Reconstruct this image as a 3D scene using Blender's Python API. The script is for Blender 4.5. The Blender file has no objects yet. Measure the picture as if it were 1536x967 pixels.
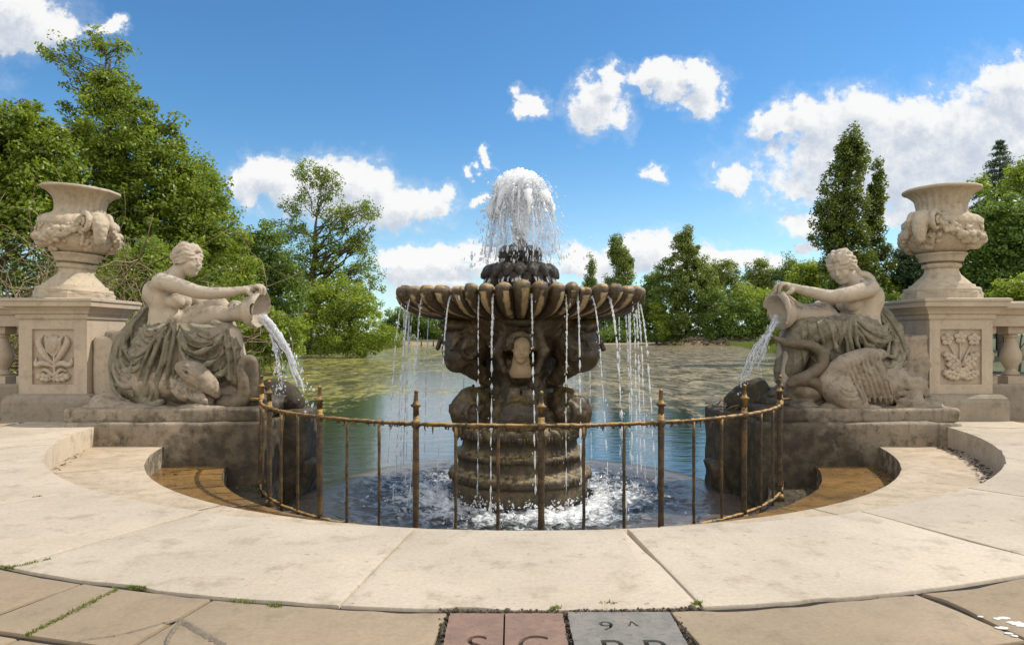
import bpy, bmesh, math, random
import numpy as np
from mathutils import Vector, Matrix

scene = bpy.context.scene
R = math.radians

# ------------------------------------------------------------------ camera, sky, sun, exposure
EYE = 1.30
cam_data = bpy.data.cameras.new("camera")
cam_data.sensor_width = 36.0
cam_data.lens = 24.0
cam_data.shift_y = 0.014
cam_data.clip_start = 0.05
cam_data.clip_end = 6000.0
cam = bpy.data.objects.new("camera", cam_data)
cam.location = (0, 0, EYE)
cam.rotation_euler = (R(90), 0, 0)
scene.collection.objects.link(cam)
scene.camera = cam

SUN_DIR = Vector((0.78, 0.22, 0.96)).normalized()      # towards the sun
sun_data = bpy.data.lights.new("sun", 'SUN')
sun_data.energy = 4.0
sun_data.angle = R(0.53)
sun_data.color = (1.0, 0.93, 0.82)
sun = bpy.data.objects.new("sun", sun_data)
sun.rotation_euler = SUN_DIR.to_track_quat('Z', 'Y').to_euler()
sun.location = SUN_DIR * 60
scene.collection.objects.link(sun)

scene.view_settings.view_transform = 'Standard'
scene.view_settings.look = 'None'
scene.view_settings.exposure = 0.12
scene.view_settings.gamma = 1.0
scene.view_settings.use_curve_mapping = False

scene.cycles.max_bounces = 6
scene.cycles.diffuse_bounces = 4
scene.cycles.glossy_bounces = 3
scene.cycles.transmission_bounces = 4
scene.cycles.transparent_max_bounces = 12
scene.cycles.caustics_reflective = False
scene.cycles.caustics_refractive = False


# ------------------------------------------------------------------ node helper
class NT:
    """small helper around a node tree"""
    def __init__(s, tree):
        s.t = tree
    def n(s, typ, **kw):
        nd = s.t.nodes.new(typ)
        for k, v in kw.items():
            setattr(nd, k, v)
        return nd
    def put(s, sock, v):
        if v is None:
            return
        if isinstance(v, bpy.types.NodeSocket):
            s.t.links.new(v, sock)
        elif isinstance(v, (tuple, list)) and len(v) == 3 and sock.type == 'RGBA':
            sock.default_value = (*v, 1)
        else:
            sock.default_value = v
    def math(s, op, a, b=None, c=None, clamp=False):
        nd = s.n('ShaderNodeMath', operation=op, use_clamp=clamp)
        s.put(nd.inputs[0], a); s.put(nd.inputs[1], b); s.put(nd.inputs[2], c)
        return nd.outputs[0]
    def vmath(s, op, a, b=None, out=0):
        nd = s.n('ShaderNodeVectorMath', operation=op)
        s.put(nd.inputs[0], a)
        if b is not None:
            if op == 'SCALE':
                s.put(nd.inputs[3], b)
            else:
                s.put(nd.inputs[1], b)
        return nd.outputs[out]
    def mix(s, f, a, b, blend='MIX'):
        nd = s.n('ShaderNodeMix', data_type='RGBA', blend_type=blend, clamp_factor=True)
        s.put(nd.inputs[0], f); s.put(nd.inputs[6], a); s.put(nd.inputs[7], b)
        return nd.outputs[2]
    def noise(s, vec, scale, detail=4, rough=0.55, dist=0.0, out=0):
        nd = s.n('ShaderNodeTexNoise')
        if vec is not None:
            s.put(nd.inputs['Vector'], vec)
        nd.inputs['Scale'].default_value = scale
        nd.inputs['Detail'].default_value = detail
        nd.inputs['Roughness'].default_value = rough
        nd.inputs['Distortion'].default_value = dist
        return nd.outputs[out]
    def sstep(s, v, lo, hi, a=0.0, b=1.0):
        nd = s.n('ShaderNodeMapRange', interpolation_type='SMOOTHSTEP')
        s.put(nd.inputs[0], v)
        s.put(nd.inputs[1], lo); s.put(nd.inputs[2], hi); s.put(nd.inputs[3], a); s.put(nd.inputs[4], b)
        return nd.outputs[0]
    def lin(s, v, lo, hi, a=0.0, b=1.0):
        nd = s.n('ShaderNodeMapRange')
        s.put(nd.inputs[0], v)
        s.put(nd.inputs[1], lo); s.put(nd.inputs[2], hi); s.put(nd.inputs[3], a); s.put(nd.inputs[4], b)
        return nd.outputs[0]
    def sep(s, v):
        nd = s.n('ShaderNodeSeparateXYZ'); s.put(nd.inputs[0], v)
        return nd.outputs
    def comb(s, x, y, z):
        nd = s.n('ShaderNodeCombineXYZ')
        s.put(nd.inputs[0], x); s.put(nd.inputs[1], y); s.put(nd.inputs[2], z)
        return nd.outputs[0]


# ------------------------------------------------------------------ sky with summer clouds
world = bpy.data.worlds.new("World")
scene.world = world
world.use_nodes = True
wt = world.node_tree
wt.nodes.clear()
w = NT(wt)
skyn = w.n('ShaderNodeTexSky', sky_type='NISHITA')
skyn.sun_disc = False
skyn.sun_elevation = math.asin(SUN_DIR.z)
skyn.sun_rotation = math.atan2(SUN_DIR.x, SUN_DIR.y)
skyn.altitude = 50
skyn.air_density = 1.0
skyn.dust_density = 0.0
skyn.ozone_density = 1.0
hsv = w.n('ShaderNodeHueSaturation')
hsv.inputs['Saturation'].default_value = 1.2
hsv.inputs['Value'].default_value = 1.22


# clouds live on the sky sphere: (bearing tangent, altitude tangent) of each puff and its half sizes
CLOUDS = [(20, 28, 95, 48), (92, 40, 45, 28), (168, 42, 20, 14),
          (372, 268, 34, 30), (415, 258, 58, 34), (470, 280, 80, 44), (535, 282, 72, 42), (590, 305, 62, 36), (650, 300, 36, 26), 
          (610, 400, 46, 22), (660, 388, 60, 18), (715, 382, 45, 20), (640, 420, 80, 25), (760, 400, 60, 20), (870, 395, 55, 26),
          (898, 155, 44, 40), (920, 110, 26, 22), (985, 112, 46, 20), (1045, 115, 40, 26), (1062, 150, 24, 32), (1015, 140, 30, 18), (800, 155, 25, 24), (780, 172, 16, 18),
          (702, 250, 8, 9), (722, 230, 13, 9), (978, 257, 22, 13), (1102, 270, 31, 20), (725, 301, 18, 11), (1190, 290, 16, 8),
          (1165, 190, 38, 28), (1220, 180, 70, 36), (1295, 190, 90, 56), (1390, 185, 90, 50), (1340, 255, 200, 75), (1480, 235, 140, 110), (1520, 140, 60, 56), (1250, 240, 80, 50), (1440, 300, 120, 40),
          (1230, 330, 60, 18), (1480, 380, 110, 30), (1350, 330, 90, 22), (1540, 330, 60, 60),
          (965, 378, 62, 28), (1020, 400, 80, 22), (1100, 385, 62, 18), (1150, 395, 40, 14), (1214, 368, 16, 8), (900, 410, 60, 20),
          (-260, 120, 200, 70), (1900, 250, 260, 90), (300, -420, 330, 110), (1150, -600, 300, 120)]

grp = bpy.data.node_groups.new("cloud_density", 'ShaderNodeTree')
grp.interface.new_socket("Vector", in_out='INPUT', socket_type='NodeSocketVector')
grp.interface.new_socket("Density", in_out='OUTPUT', socket_type='NodeSocketFloat')
g = NT(grp)
gi = g.n('NodeGroupInput'); go = g.n('NodeGroupOutput')
n1 = g.noise(gi.outputs[0], 13.0, 3, 0.55, out=1)
warp = g.vmath('SCALE', g.vmath('SUBTRACT', n1, (0.5, 0.5, 0.5)), 0.075)
n2 = g.noise(gi.outputs[0], 48.0, 4, 0.62, out=1)
warp2 = g.vmath('SCALE', g.vmath('SUBTRACT', n2, (0.5, 0.5, 0.5)), 0.042)
pv = g.vmath('ADD', g.vmath('ADD', gi.outputs[0], warp), warp2)
acc = None
for (cx, cy, rx, ry) in CLOUDS:
    c = ((cx - 768) / 1024, (505 - cy) / 1024, 0)
    d = g.vmath('MULTIPLY', g.vmath('SUBTRACT', pv, c), (1024 / (rx * 1.17), 1024 / (ry * 1.17), 0))
    dens = g.math('SUBTRACT', 1.0, g.vmath('DOT_PRODUCT', d, d, out=1))
    acc = dens if acc is None else g.math('MAXIMUM', acc, dens)
nf = g.noise(gi.outputs[0], 34.0, 7, 0.66)
acc = g.math('ADD', acc, g.math('MULTIPLY', g.math('SUBTRACT', nf, 0.50), 2.0))
w.t = wt
g.put(go.inputs[0], acc)

geo = w.n('ShaderNodeTexCoord')
dx, dy, dz = w.sep(geo.outputs['Generated'])
fy = w.math('MAXIMUM', dy, 0.02)
uv = w.comb(w.math('DIVIDE', dx, fy), w.math('DIVIDE', dz, fy), 0.0)
def cden(off):
    gn = w.n('ShaderNodeGroup'); gn.node_tree = grp
    w.put(gn.inputs[0], w.vmath('ADD', uv, off))
    return gn.outputs[0]
w.put(hsv.inputs['Color'], skyn.outputs[0])
w.put(hsv.inputs['Saturation'], w.sstep(dz, 0.0, 0.30, 0.82, 1.22))
D0 = cden((0, 0, 0)); D1 = cden((0.014, 0.030, 0))
alpha = w.math('MAXIMUM', w.sstep(D0, -0.05, 0.62), w.sstep(D0, -0.8, 0.4, 0.0, 0.20))
front = w.sstep(dy, 0.05, 0.25)
alpha = w.math('MULTIPLY', alpha, front)
thick = w.math('MULTIPLY', w.sstep(D1, 0.15, 1.35), front)
ccol = w.mix(thick, (8.2, 8.15, 8.0), (4.9, 5.35, 6.1))
# unseen broken cumulus added behind the camera as front fill light
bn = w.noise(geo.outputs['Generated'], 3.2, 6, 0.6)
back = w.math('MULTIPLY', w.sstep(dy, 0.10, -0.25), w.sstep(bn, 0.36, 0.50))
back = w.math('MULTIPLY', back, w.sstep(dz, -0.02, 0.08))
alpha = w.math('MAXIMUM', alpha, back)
skyc = w.mix(1.0, hsv.outputs[0], (0.76, 0.97, 1.05), 'MULTIPLY')
ccol = w.mix(front, (12.5, 12.2, 11.7), ccol)      # added rear cumulus set brighter than the visible clouds, for more fill
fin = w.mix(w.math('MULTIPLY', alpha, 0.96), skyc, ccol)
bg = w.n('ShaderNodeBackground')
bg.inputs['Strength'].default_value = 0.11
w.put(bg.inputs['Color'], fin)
wo = w.n('ShaderNodeOutputWorld')
w.put(wo.inputs[0], bg.outputs[0])


# ------------------------------------------------------------------ object helpers
ORG = {}
def world_org(o):
    return ORG.get(o.name, np.zeros(3)) if o is not None else np.zeros(3)

def tag(o, label=None, cat=None, group=None, kind=None):
    if label: o['label'] = label
    if cat: o['category'] = cat
    if group: o['group'] = group
    if kind: o['kind'] = kind
    return o

def thing(name, label, cat, loc, group=None):
    o = bpy.data.objects.new(name, None)
    o.empty_display_size = 0.3
    o.location = loc
    scene.collection.objects.link(o)
    ORG[o.name] = np.array(loc, float)
    return tag(o, label, cat, group)

def mesh_obj(name, V, F, mat, parent=None, smooth=True, attr=None):
    """V (n,3) world coordinates; F an (m,3|4) array or a list of index lists"""
    V = np.asarray(V, dtype=np.float64)
    org = world_org(parent)
    V = V - org
    me = bpy.data.meshes.new(name)
    if isinstance(F, np.ndarray):
        k = F.shape[1]
        me.vertices.add(len(V)); me.vertices.foreach_set('co', V.astype(np.float32).ravel())
        me.loops.add(F.size); me.loops.foreach_set('vertex_index', F.astype(np.int32).ravel())
        me.polygons.add(len(F))
        me.polygons.foreach_set('loop_start', np.arange(0, F.size, k, dtype=np.int32))
        me.update(calc_edges=True)
        me.validate()
    else:
        me.from_pydata(V.tolist(), [], [list(map(int, f)) for f in F])
        me.update()
    if attr is not None:
        for an, av in attr.items():
            a = me.attributes.new(an, 'FLOAT', 'FACE' if len(av) == len(me.polygons) else 'POINT')
            a.data.foreach_set('value', np.asarray(av, np.float32))
    me.polygons.foreach_set('use_smooth', np.full(len(me.polygons), bool(smooth)))
    me.materials.append(mat)
    o = bpy.data.objects.new(name, me)
    scene.collection.objects.link(o)
    if parent is not None:
        o.parent = parent
    ORG[o.name] = org
    return o

class MB:
    def __init__(s):
        s.V = []; s.F = []; s.n = 0
    def add(s, V, F):
        s.V.append(np.asarray(V, float))
        s.F += [[i + s.n for i in f] for f in F]
        s.n += len(V)
    def box(s, lo, hi, bev=0.0):
        x0, y0, z0 = lo; x1, y1, z1 = hi
        if bev <= 0:
            V = [(x0,y0,z0),(x1,y0,z0),(x1,y1,z0),(x0,y1,z0),(x0,y0,z1),(x1,y0,z1),(x1,y1,z1),(x0,y1,z1)]
            s.add(V, [(0,3,2,1),(4,5,6,7),(0,1,5,4),(1,2,6,5),(2,3,7,6),(3,0,4,7)])
        else:
            b = bev
            cx, cy = (x0+x1)/2, (y0+y1)/2
            s.rings((cx, cy), (x1-x0)/2, (y1-y0)/2, [(-b, z0), (0, z0+b), (0, z1-b), (-b, z1)])
    def rings(s, c, hx, hy, prof, cap=True, rot=0.0):
        """rectangle swept through (offset, z) profile: mitred mouldings"""
        V = []; F = []
        ca, sa = math.cos(rot), math.sin(rot)
        for o, z in prof:
            for sx, sy in ((-1,-1),(1,-1),(1,1),(-1,1)):
                x, y = sx*(hx+o), sy*(hy+o)
                V.append((c[0]+x*ca-y*sa, c[1]+x*sa+y*ca, z))
        for i in range(len(prof)-1):
            for k in range(4):
                a = i*4+k; b = i*4+(k+1) % 4
                F.append((a, b, b+4, a+4))
        if cap:
            F.append((3,2,1,0)); m = (len(prof)-1)*4
            F.append((m, m+1, m+2, m+3))
        s.add(V, F)
    def tube(s, P, rad, seg=8, cap=True):
        V, F = tube_np(P, rad, seg, cap)
        s.add(V, F)
    def lathe(s, c, prof, seg=48, rfun=None):
        V = []; F = []
        for r, z in prof:
            for k in range(seg):
                a = 2*math.pi*k/seg
                rr = r if rfun is None else rfun(r, z, a)
                V.append((c[0]+rr*math.sin(a), c[1]-rr*math.cos(a), z))
        for i in range(len(prof)-1):
            for k in range(seg):
                a = i*seg+k; b = i*seg+(k+1) % seg
                F.append((a, b, b+seg, a+seg))
        F.append(tuple(range(seg-1, -1, -1)))
        m = (len(prof)-1)*seg
        F.append(tuple(range(m, m+seg)))
        s.add(V, F)
    def build(s, name, mat, parent=None, smooth=False, auto=None):
        o = mesh_obj(name, np.concatenate(s.V), s.F, mat, parent, smooth)
        if auto:
            soften(o, auto)
        return o

def soften(o, ang):
    """smooth shading with sharp edges kept"""
    me = o.data
    bm = bmesh.new(); bm.from_mesh(me)
    for f in bm.faces: f.smooth = True
    for e in bm.edges:
        e.smooth = not (len(e.link_faces) == 2 and e.calc_face_angle(0) > R(ang))
    bm.to_mesh(me); bm.free()

def tube_np(P, rad, seg=8, cap=True):
    P = np.asarray(P, float); n = len(P)
    rad = np.broadcast_to(np.asarray(rad, float), (n,))
    T = np.gradient(P, axis=0); T /= np.linalg.norm(T, axis=1)[:, None] + 1e-9
    ref = np.array([0, 0, 1.0]) if abs(T[:, 2]).mean() < 0.8 else np.array([1.0, 0, 0])
    V = []; u = np.cross(T[0], ref); u /= np.linalg.norm(u) + 1e-9
    a = np.arange(seg) * 2 * np.pi / seg
    for i in range(n):
        u = u - T[i] * np.dot(u, T[i]); u /= np.linalg.norm(u) + 1e-9
        v = np.cross(T[i], u)
        V.append(P[i] + rad[i] * (np.cos(a)[:, None] * u + np.sin(a)[:, None] * v))
    V = np.concatenate(V); F = []
    for i in range(n - 1):
        for k in range(seg):
            A = i * seg + k; B = i * seg + (k + 1) % seg
            F.append((A, B, B + seg, A + seg))
    if cap:
        F.append(tuple(range(seg - 1, -1, -1))); m = (n - 1) * seg
        F.append(tuple(range(m, m + seg)))
    return V, F

def spline(P, n):
    """Catmull-Rom resample of points (any width)"""
    P = np.asarray(P, float)
    Q = np.vstack([2 * P[0] - P[1], P, 2 * P[-1] - P[-2]])
    t = np.linspace(0, len(P) - 1 - 1e-6, n)
    i = t.astype(int); f = (t - i)[:, None]
    a, b, c, d = Q[i], Q[i + 1], Q[i + 2], Q[i + 3]
    return 0.5 * (2 * b + (c - a) * f + (2 * a - 5 * b + 4 * c - d) * f ** 2 + (3 * b - a - 3 * c + d) * f ** 3)

def at(px, py, Y):
    """a point at depth Y metres seen in the photograph at (px, py)"""
    return np.array(((px - 768) * Y / 1024, Y, EYE + (505 - py) * Y / 1024))


# ------------------------------------------------------------------ value noise in numpy
def _hash(i, j, k, seed):
    h = (i * 374761393 + j * 668265263 + k * 2147483647 + seed * 1274126177) & 0xffffffff
    h = ((h ^ (h >> 13)) * 1274126177) & 0xffffffff
    return ((h ^ (h >> 16)) & 0xffff) / 65535.0

def vnoise(x, y, z, seed=0):
    xi, yi, zi = (np.floor(v).astype(np.int64) for v in (x, y, z))
    fx, fy_, fz = x - xi, y - yi, z - zi
    fx, fy_, fz = (f * f * (3 - 2 * f) for f in (fx, fy_, fz))
    out = 0
    for a in (0, 1):
        for b in (0, 1):
            for c in (0, 1):
                wgt = (fx if a else 1 - fx) * (fy_ if b else 1 - fy_) * (fz if c else 1 - fz)
                out = out + wgt * _hash(xi + a, yi + b, zi + c, seed)
    return out * 2 - 1

def fbm(x, y, z, seed=0, oct=3):
    s = 0; a = 1.0; t = 0
    for o in range(oct):
        s = s + a * vnoise(x, y, z, seed + o); t += a
        x, y, z = x * 2.03, y * 2.03, z * 2.03; a *= 0.5
    return s / t


# ------------------------------------------------------------------ signed distance sculpting
class SDF:
    def __init__(s, lo, hi, h):
        s.lo = np.array(lo, float); s.h = h
        n = np.ceil((np.array(hi) - s.lo) / h).astype(int) + 1
        s.ax = [s.lo[i] + h * np.arange(n[i]) for i in range(3)]
        s.F = np.full(tuple(n), 9.0, np.float32)
    def _reg(s, lo, hi):
        sl = []
        for i in range(3):
            a = int(max(0, math.floor((lo[i] - s.lo[i]) / s.h)))
            b = int(min(len(s.ax[i]), math.ceil((hi[i] - s.lo[i]) / s.h) + 1))
            if b <= a: return None, None
            sl.append(slice(a, b))
        g = (s.ax[0][sl[0]][:, None, None].astype(np.float32), s.ax[1][sl[1]][None, :, None].astype(np.float32), s.ax[2][sl[2]][None, None, :].astype(np.float32))
        return tuple(sl), g
    def _put(s, sl, d, k, sub=False):
        a = s.F[sl]
        if sub:
            if k > 0:
                h = np.clip(0.5 - 0.5 * (a + d) / k, 0, 1)
                s.F[sl] = a * (1 - h) - d * h + k * h * (1 - h)
            else:
                s.F[sl] = np.maximum(a, -d)
        else:
            if k > 0:
                h = np.clip(0.5 + 0.5 * (a - d) / k, 0, 1)
                s.F[sl] = a * (1 - h) + d * h - k * h * (1 - h)
            else:
                s.F[sl] = np.minimum(a, d)
    def ell(s, c, r, k=0.0, rot=None, sub=False):
        c = np.asarray(c, float); r = np.asarray(r, float) * np.ones(3)
        m = float(r.max()) + 2 * k + 3 * s.h
        sl, g = s._reg(c - m, c + m)
        if sl is None: return
        x, y, z = g[0] - c[0], g[1] - c[1], g[2] - c[2]
        if rot is not None:        # rot rows = local axes
            x, y, z = (rot[i][0] * x + rot[i][1] * y + rot[i][2] * z for i in range(3))
        k0 = np.sqrt((x / r[0]) ** 2 + (y / r[1]) ** 2 + (z / r[2]) ** 2)
        k1 = np.sqrt((x / r[0] ** 2) ** 2 + (y / r[1] ** 2) ** 2 + (z / r[2] ** 2) ** 2) + 1e-6
        s._put(sl, (k0 * (k0 - 1) / k1).astype(np.float32), k, sub)
    def cone(s, a, b, ra, rb, k=0.0, sub=False):
        a = np.asarray(a, float); b = np.asarray(b, float)
        m = max(ra, rb) + 2 * k + 3 * s.h
        sl, g = s._reg(np.minimum(a, b) - m, np.maximum(a, b) + m)
        if sl is None: return
        ab = b - a; L = float(ab @ ab) + 1e-9
        px, py, pz = g[0] - a[0], g[1] - a[1], g[2] - a[2]
        t = np.clip((px * ab[0] + py * ab[1] + pz * ab[2]) / L, 0, 1)
        d = np.sqrt((px - t * ab[0]) ** 2 + (py - t * ab[1]) ** 2 + (pz - t * ab[2]) ** 2) - (ra + (rb - ra) * t)
        s._put(sl, d.astype(np.float32), k, sub)
    def tube(s, P, rad, k=0.0, n=None, sub=False):
        P = np.asarray(P, float)
        rad = np.broadcast_to(np.asarray(rad, float), (len(P),))
        n = n or (len(P) - 1) * 5 + 1
        Q = spline(np.column_stack([P, rad]), n)
        for i in range(n - 1):
            s.cone(Q[i, :3], Q[i + 1, :3], max(Q[i, 3], 0.004), max(Q[i + 1, 3], 0.004), k, sub)
    def box(s, c, hf, rnd=0.0, k=0.0, rot=None, sub=False):
        c = np.asarray(c, float); hf = np.asarray(hf, float)
        m = float(np.linalg.norm(hf)) + 2 * k + 3 * s.h
        sl, g = s._reg(c - m, c + m)
        if sl is None: return
        x, y, z = g[0] - c[0], g[1] - c[1], g[2] - c[2]
        if rot is not None:
            x, y, z = (rot[i][0] * x + rot[i][1] * y + rot[i][2] * z for i in range(3))
        qx, qy, qz = np.abs(x) - hf[0] + rnd, np.abs(y) - hf[1] + rnd, np.abs(z) - hf[2] + rnd
        d = np.sqrt(np.maximum(qx, 0) ** 2 + np.maximum(qy, 0) ** 2 + np.maximum(qz, 0) ** 2) + np.minimum(np.maximum(qx, np.maximum(qy, qz)), 0) - rnd
        s._put(sl, d.astype(np.float32), k, sub)
    def torus(s, c, axis, Rr, r, k=0.0, sub=False):
        c = np.asarray(c, float); axis = np.asarray(axis, float); axis = axis / np.linalg.norm(axis)
        m = Rr + r + 2 * k + 3 * s.h
        sl, g = s._reg(c - m, c + m)
        if sl is None: return
        x, y, z = g[0] - c[0], g[1] - c[1], g[2] - c[2]
        t = x * axis[0] + y * axis[1] + z * axis[2]
        q = np.sqrt(np.maximum(x * x + y * y + z * z - t * t, 0)) - Rr
        s._put(sl, (np.sqrt(q * q + t * t) - r).astype(np.float32), k, sub)
    def disp(s, fn, band=0.12):
        idx = np.nonzero(np.abs(s.F) < band)
        x, y, z = (s.ax[i][idx[i]] for i in range(3))
        s.F[idx] += fn(x, y, z).astype(np.float32)
    def rough(s, amp, scale, seed=0, oct=3):
        s.disp(lambda x, y, z: amp * fbm(x * scale, y * scale, z * scale, seed, oct))
    def mesh(s, smooth_it=1):
        F = s.F
        ins = F < 0
        cnt = np.zeros(tuple(d - 1 for d in F.shape), np.int8)
        for a in (0, 1):
            for b in (0, 1):
                for c in (0, 1):
                    cnt += ins[a:F.shape[0] - 1 + a, b:F.shape[1] - 1 + b, c:F.shape[2] - 1 + c]
        mixed = (cnt > 0) & (cnt < 8)
        I = np.array(np.nonzero(mixed)).T
        vid = np.full(mixed.shape, -1, np.int64); vid[mixed] = np.arange(len(I))
        acc = np.zeros((len(I), 3)); num = np.zeros(len(I))
        offs = [(a, b, c) for a in (0, 1) for b in (0, 1) for c in (0, 1)]
        for p in offs:
            for ax in range(3):
                if p[ax] == 0:
                    q = list(p); q[ax] = 1
                    fa = F[I[:, 0] + p[0], I[:, 1] + p[1], I[:, 2] + p[2]]
                    fb = F[I[:, 0] + q[0], I[:, 1] + q[1], I[:, 2] + q[2]]
                    m = (fa < 0) != (fb < 0)
                    t = np.where(m, fa / np.where(np.abs(fa - fb) < 1e-9, 1, fa - fb), 0)
                    pos = np.array(p, float)[None, :].repeat(len(I), 0); pos[:, ax] += t
                    acc[m] += pos[m]; num[m] += 1
        V = s.lo + s.h * (I + acc / np.maximum(num, 1)[:, None])
        Q = []
        for ax in range(3):
            a1, a2 = (ax + 1) % 3, (ax + 2) % 3
            sa = [slice(None)] * 3; sb = [slice(None)] * 3
            sa[ax] = slice(0, -1); sb[ax] = slice(1, None)
            ch = ins[tuple(sa)] != ins[tuple(sb)]
            E = np.array(np.nonzero(ch)).T
            ok = (E[:, a1] > 0) & (E[:, a2] > 0) & (E[:, a1] < F.shape[a1] - 1) & (E[:, a2] < F.shape[a2] - 1)
            E = E[ok]
            def cell(d1, d2):
                J = E.copy(); J[:, a1] += d1; J[:, a2] += d2
                return vid[J[:, 0], J[:, 1], J[:, 2]]
            q = np.stack([cell(-1, -1), cell(0, -1), cell(0, 0), cell(-1, 0)], 1)
            flip = ~ins[E[:, 0], E[:, 1], E[:, 2]]
            q[flip] = q[flip][:, ::-1]
            Q.append(q)
        Q = np.concatenate(Q); Q = Q[(Q >= 0).all(1)]
        for _ in range(smooth_it):
            S = np.zeros_like(V); C = np.zeros(len(V))
            for a in range(4):
                b = (a + 1) % 4
                np.add.at(S, Q[:, a], V[Q[:, b]]); np.add.at(C, Q[:, a], 1)
                np.add.at(S, Q[:, b], V[Q[:, a]]); np.add.at(C, Q[:, b], 1)
            V = 0.5 * V + 0.5 * S / np.maximum(C, 1)[:, None]
        return V, Q
    def build(s, name, mat, parent, smooth_it=1):
        V, Q = s.mesh(smooth_it)
        return mesh_obj(name, V, Q, mat, parent, True)

# ------------------------------------------------------------------ materials
def new_mat(name):
    m = bpy.data.materials.new(name); m.use_nodes = True
    t = m.node_tree; t.nodes.clear()
    nt = NT(t)
    out = nt.n('ShaderNodeOutputMaterial')
    p = nt.n('ShaderNodeBsdfPrincipled')
    t.links.new(p.outputs[0], out.inputs[0])
    return m, nt, p, out

def pos_of(nt):
    g = nt.n('ShaderNodeNewGeometry')
    return g.outputs['Position'], g.outputs['Normal']

def bump(nt, p, h, strength, dist):
    b = nt.n('ShaderNodeBump')
    b.inputs['Strength'].default_value = strength
    b.inputs['Distance'].default_value = dist
    nt.put(b.inputs['Height'], h)
    nt.put(p.inputs['Normal'], b.outputs[0])

def stone_mat(name, a, b, stain, scale=1.0, stain_amt=0.55, top=None, top_amt=0.0, moss=None, moss_amt=0.0,
              wet=None, wet_col=(0.05, 0.04, 0.03), rough=0.85, bump_s=0.5, bump_d=0.02, pit=0.5, tint=False, streak=0.0):
    m, nt, p, out = new_mat(name)
    P, N = pos_of(nt)
    big = nt.noise(P, 0.9 * scale, 5, 0.6)
    mid = nt.noise(P, 4.0 * scale, 6, 0.65)
    fine = nt.noise(P, 38.0 * scale, 5, 0.7)
    col = nt.mix(nt.sstep(big, 0.35, 0.65), a, b)
    col = nt.mix(nt.math('MULTIPLY', nt.sstep(mid, 0.50, 0.72), stain_amt), col, stain)
    col = nt.mix(nt.lin(fine, 0.3, 0.7, 0.0, 0.5), col, nt.mix(1.0, col, (0.60, 0.55, 0.48), 'MULTIPLY'))
    if streak > 0:
        x, y, z = nt.sep(P)
        st = nt.noise(nt.comb(nt.math('MULTIPLY', x, 9.0), nt.math('MULTIPLY', y, 9.0), nt.math('MULTIPLY', z, 0.7)), 1.0, 4, 0.6)
        col = nt.mix(nt.math('MULTIPLY', nt.sstep(st, 0.5, 0.75), streak), col, stain)
    if pit > 0:
        v = nt.noise(P, 16.0 * scale, 3, 0.5)
        col = nt.mix(nt.math('MULTIPLY', nt.sstep(v, 0.66, 0.76), pit), col, (0.13, 0.10, 0.07))
    sp_ = nt.noise(P, 55.0, 2, 0.5)
    col = nt.mix(nt.math('MULTIPLY', nt.sstep(sp_, 0.70, 0.76), min(1.0, pit * 1.2)), col, (0.16, 0.12, 0.08))
    pat = nt.noise(P, 2.1 * scale, 7, 0.72, 0.6)
    col = nt.mix(nt.math('MULTIPLY', nt.sstep(pat, 0.53, 0.66), stain_amt * 0.6), col, nt.mix(0.5, col, stain))
    blot = nt.noise(P, 6.5, 3, 0.6, 0.8)
    col = nt.mix(nt.math('MULTIPLY', nt.sstep(blot, 0.635, 0.68), min(1.0, pit * .9)), col, stain)
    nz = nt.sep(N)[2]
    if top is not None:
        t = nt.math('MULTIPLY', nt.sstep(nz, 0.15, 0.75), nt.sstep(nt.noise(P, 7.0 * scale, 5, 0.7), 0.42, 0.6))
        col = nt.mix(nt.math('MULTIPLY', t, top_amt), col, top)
    if moss is not None:
        t = nt.sstep(nt.noise(P, 3.2 * scale, 6, 0.7), 0.5, 0.68)
        col = nt.mix(nt.math('MULTIPLY', t, moss_amt), col, moss)
    if tint:
        at_ = nt.n('ShaderNodeAttribute', attribute_name='tint')
        col = nt.mix(1.0, col, nt.comb(at_.outputs['Fac'], nt.math('POWER', at_.outputs['Fac'], 1.15), nt.math('POWER', at_.outputs['Fac'], 1.35)), 'MULTIPLY')
    if wet is not None:
        wm = wet(nt, P)
        col = nt.mix(wm, col, nt.mix(nt.sstep(mid, 0.4, 0.65), wet_col, tuple(c * 2.4 for c in wet_col)))
        nt.put(p.inputs['Roughness'], nt.lin(wm, 0, 1, rough, 0.7))
    else:
        p.inputs['Roughness'].default_value = rough
    nt.put(p.inputs['Base Color'], col)
    h = nt.math('ADD', nt.math('MULTIPLY', mid, 0.6), nt.math('MULTIPLY', fine, 0.4))
    bump(nt, p, h, bump_s, bump_d)
    return m

FC = (0.13, 10.85)                 # centre of the round basin

def pool_dist(nt, P):
    x, y, z = nt.sep(P)
    dx = nt.math('SUBTRACT', x, FC[0]); dy = nt.math('SUBTRACT', y, FC[1])
    return nt.math('SQRT', nt.math('ADD', nt.math('MULTIPLY', dx, dx), nt.math('MULTIPLY', dy, dy))), z

def wet_plinth(nt, P):
    """splash-soaked stone: dark near the basin and low down, with a ragged edge"""
    r, z = pool_dist(nt, P)
    n = nt.noise(P, 2.6, 6, 0.7)
    s = nt.math('ADD', nt.math('MULTIPLY', r, 0.9), nt.math('MULTIPLY', z, 0.75))
    s = nt.math('ADD', s, nt.math('MULTIPLY', nt.math('SUBTRACT', n, 0.5), 2.0))
    return nt.sstep(s, 3.95, 4.5, 1.0, 0.0)

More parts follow.
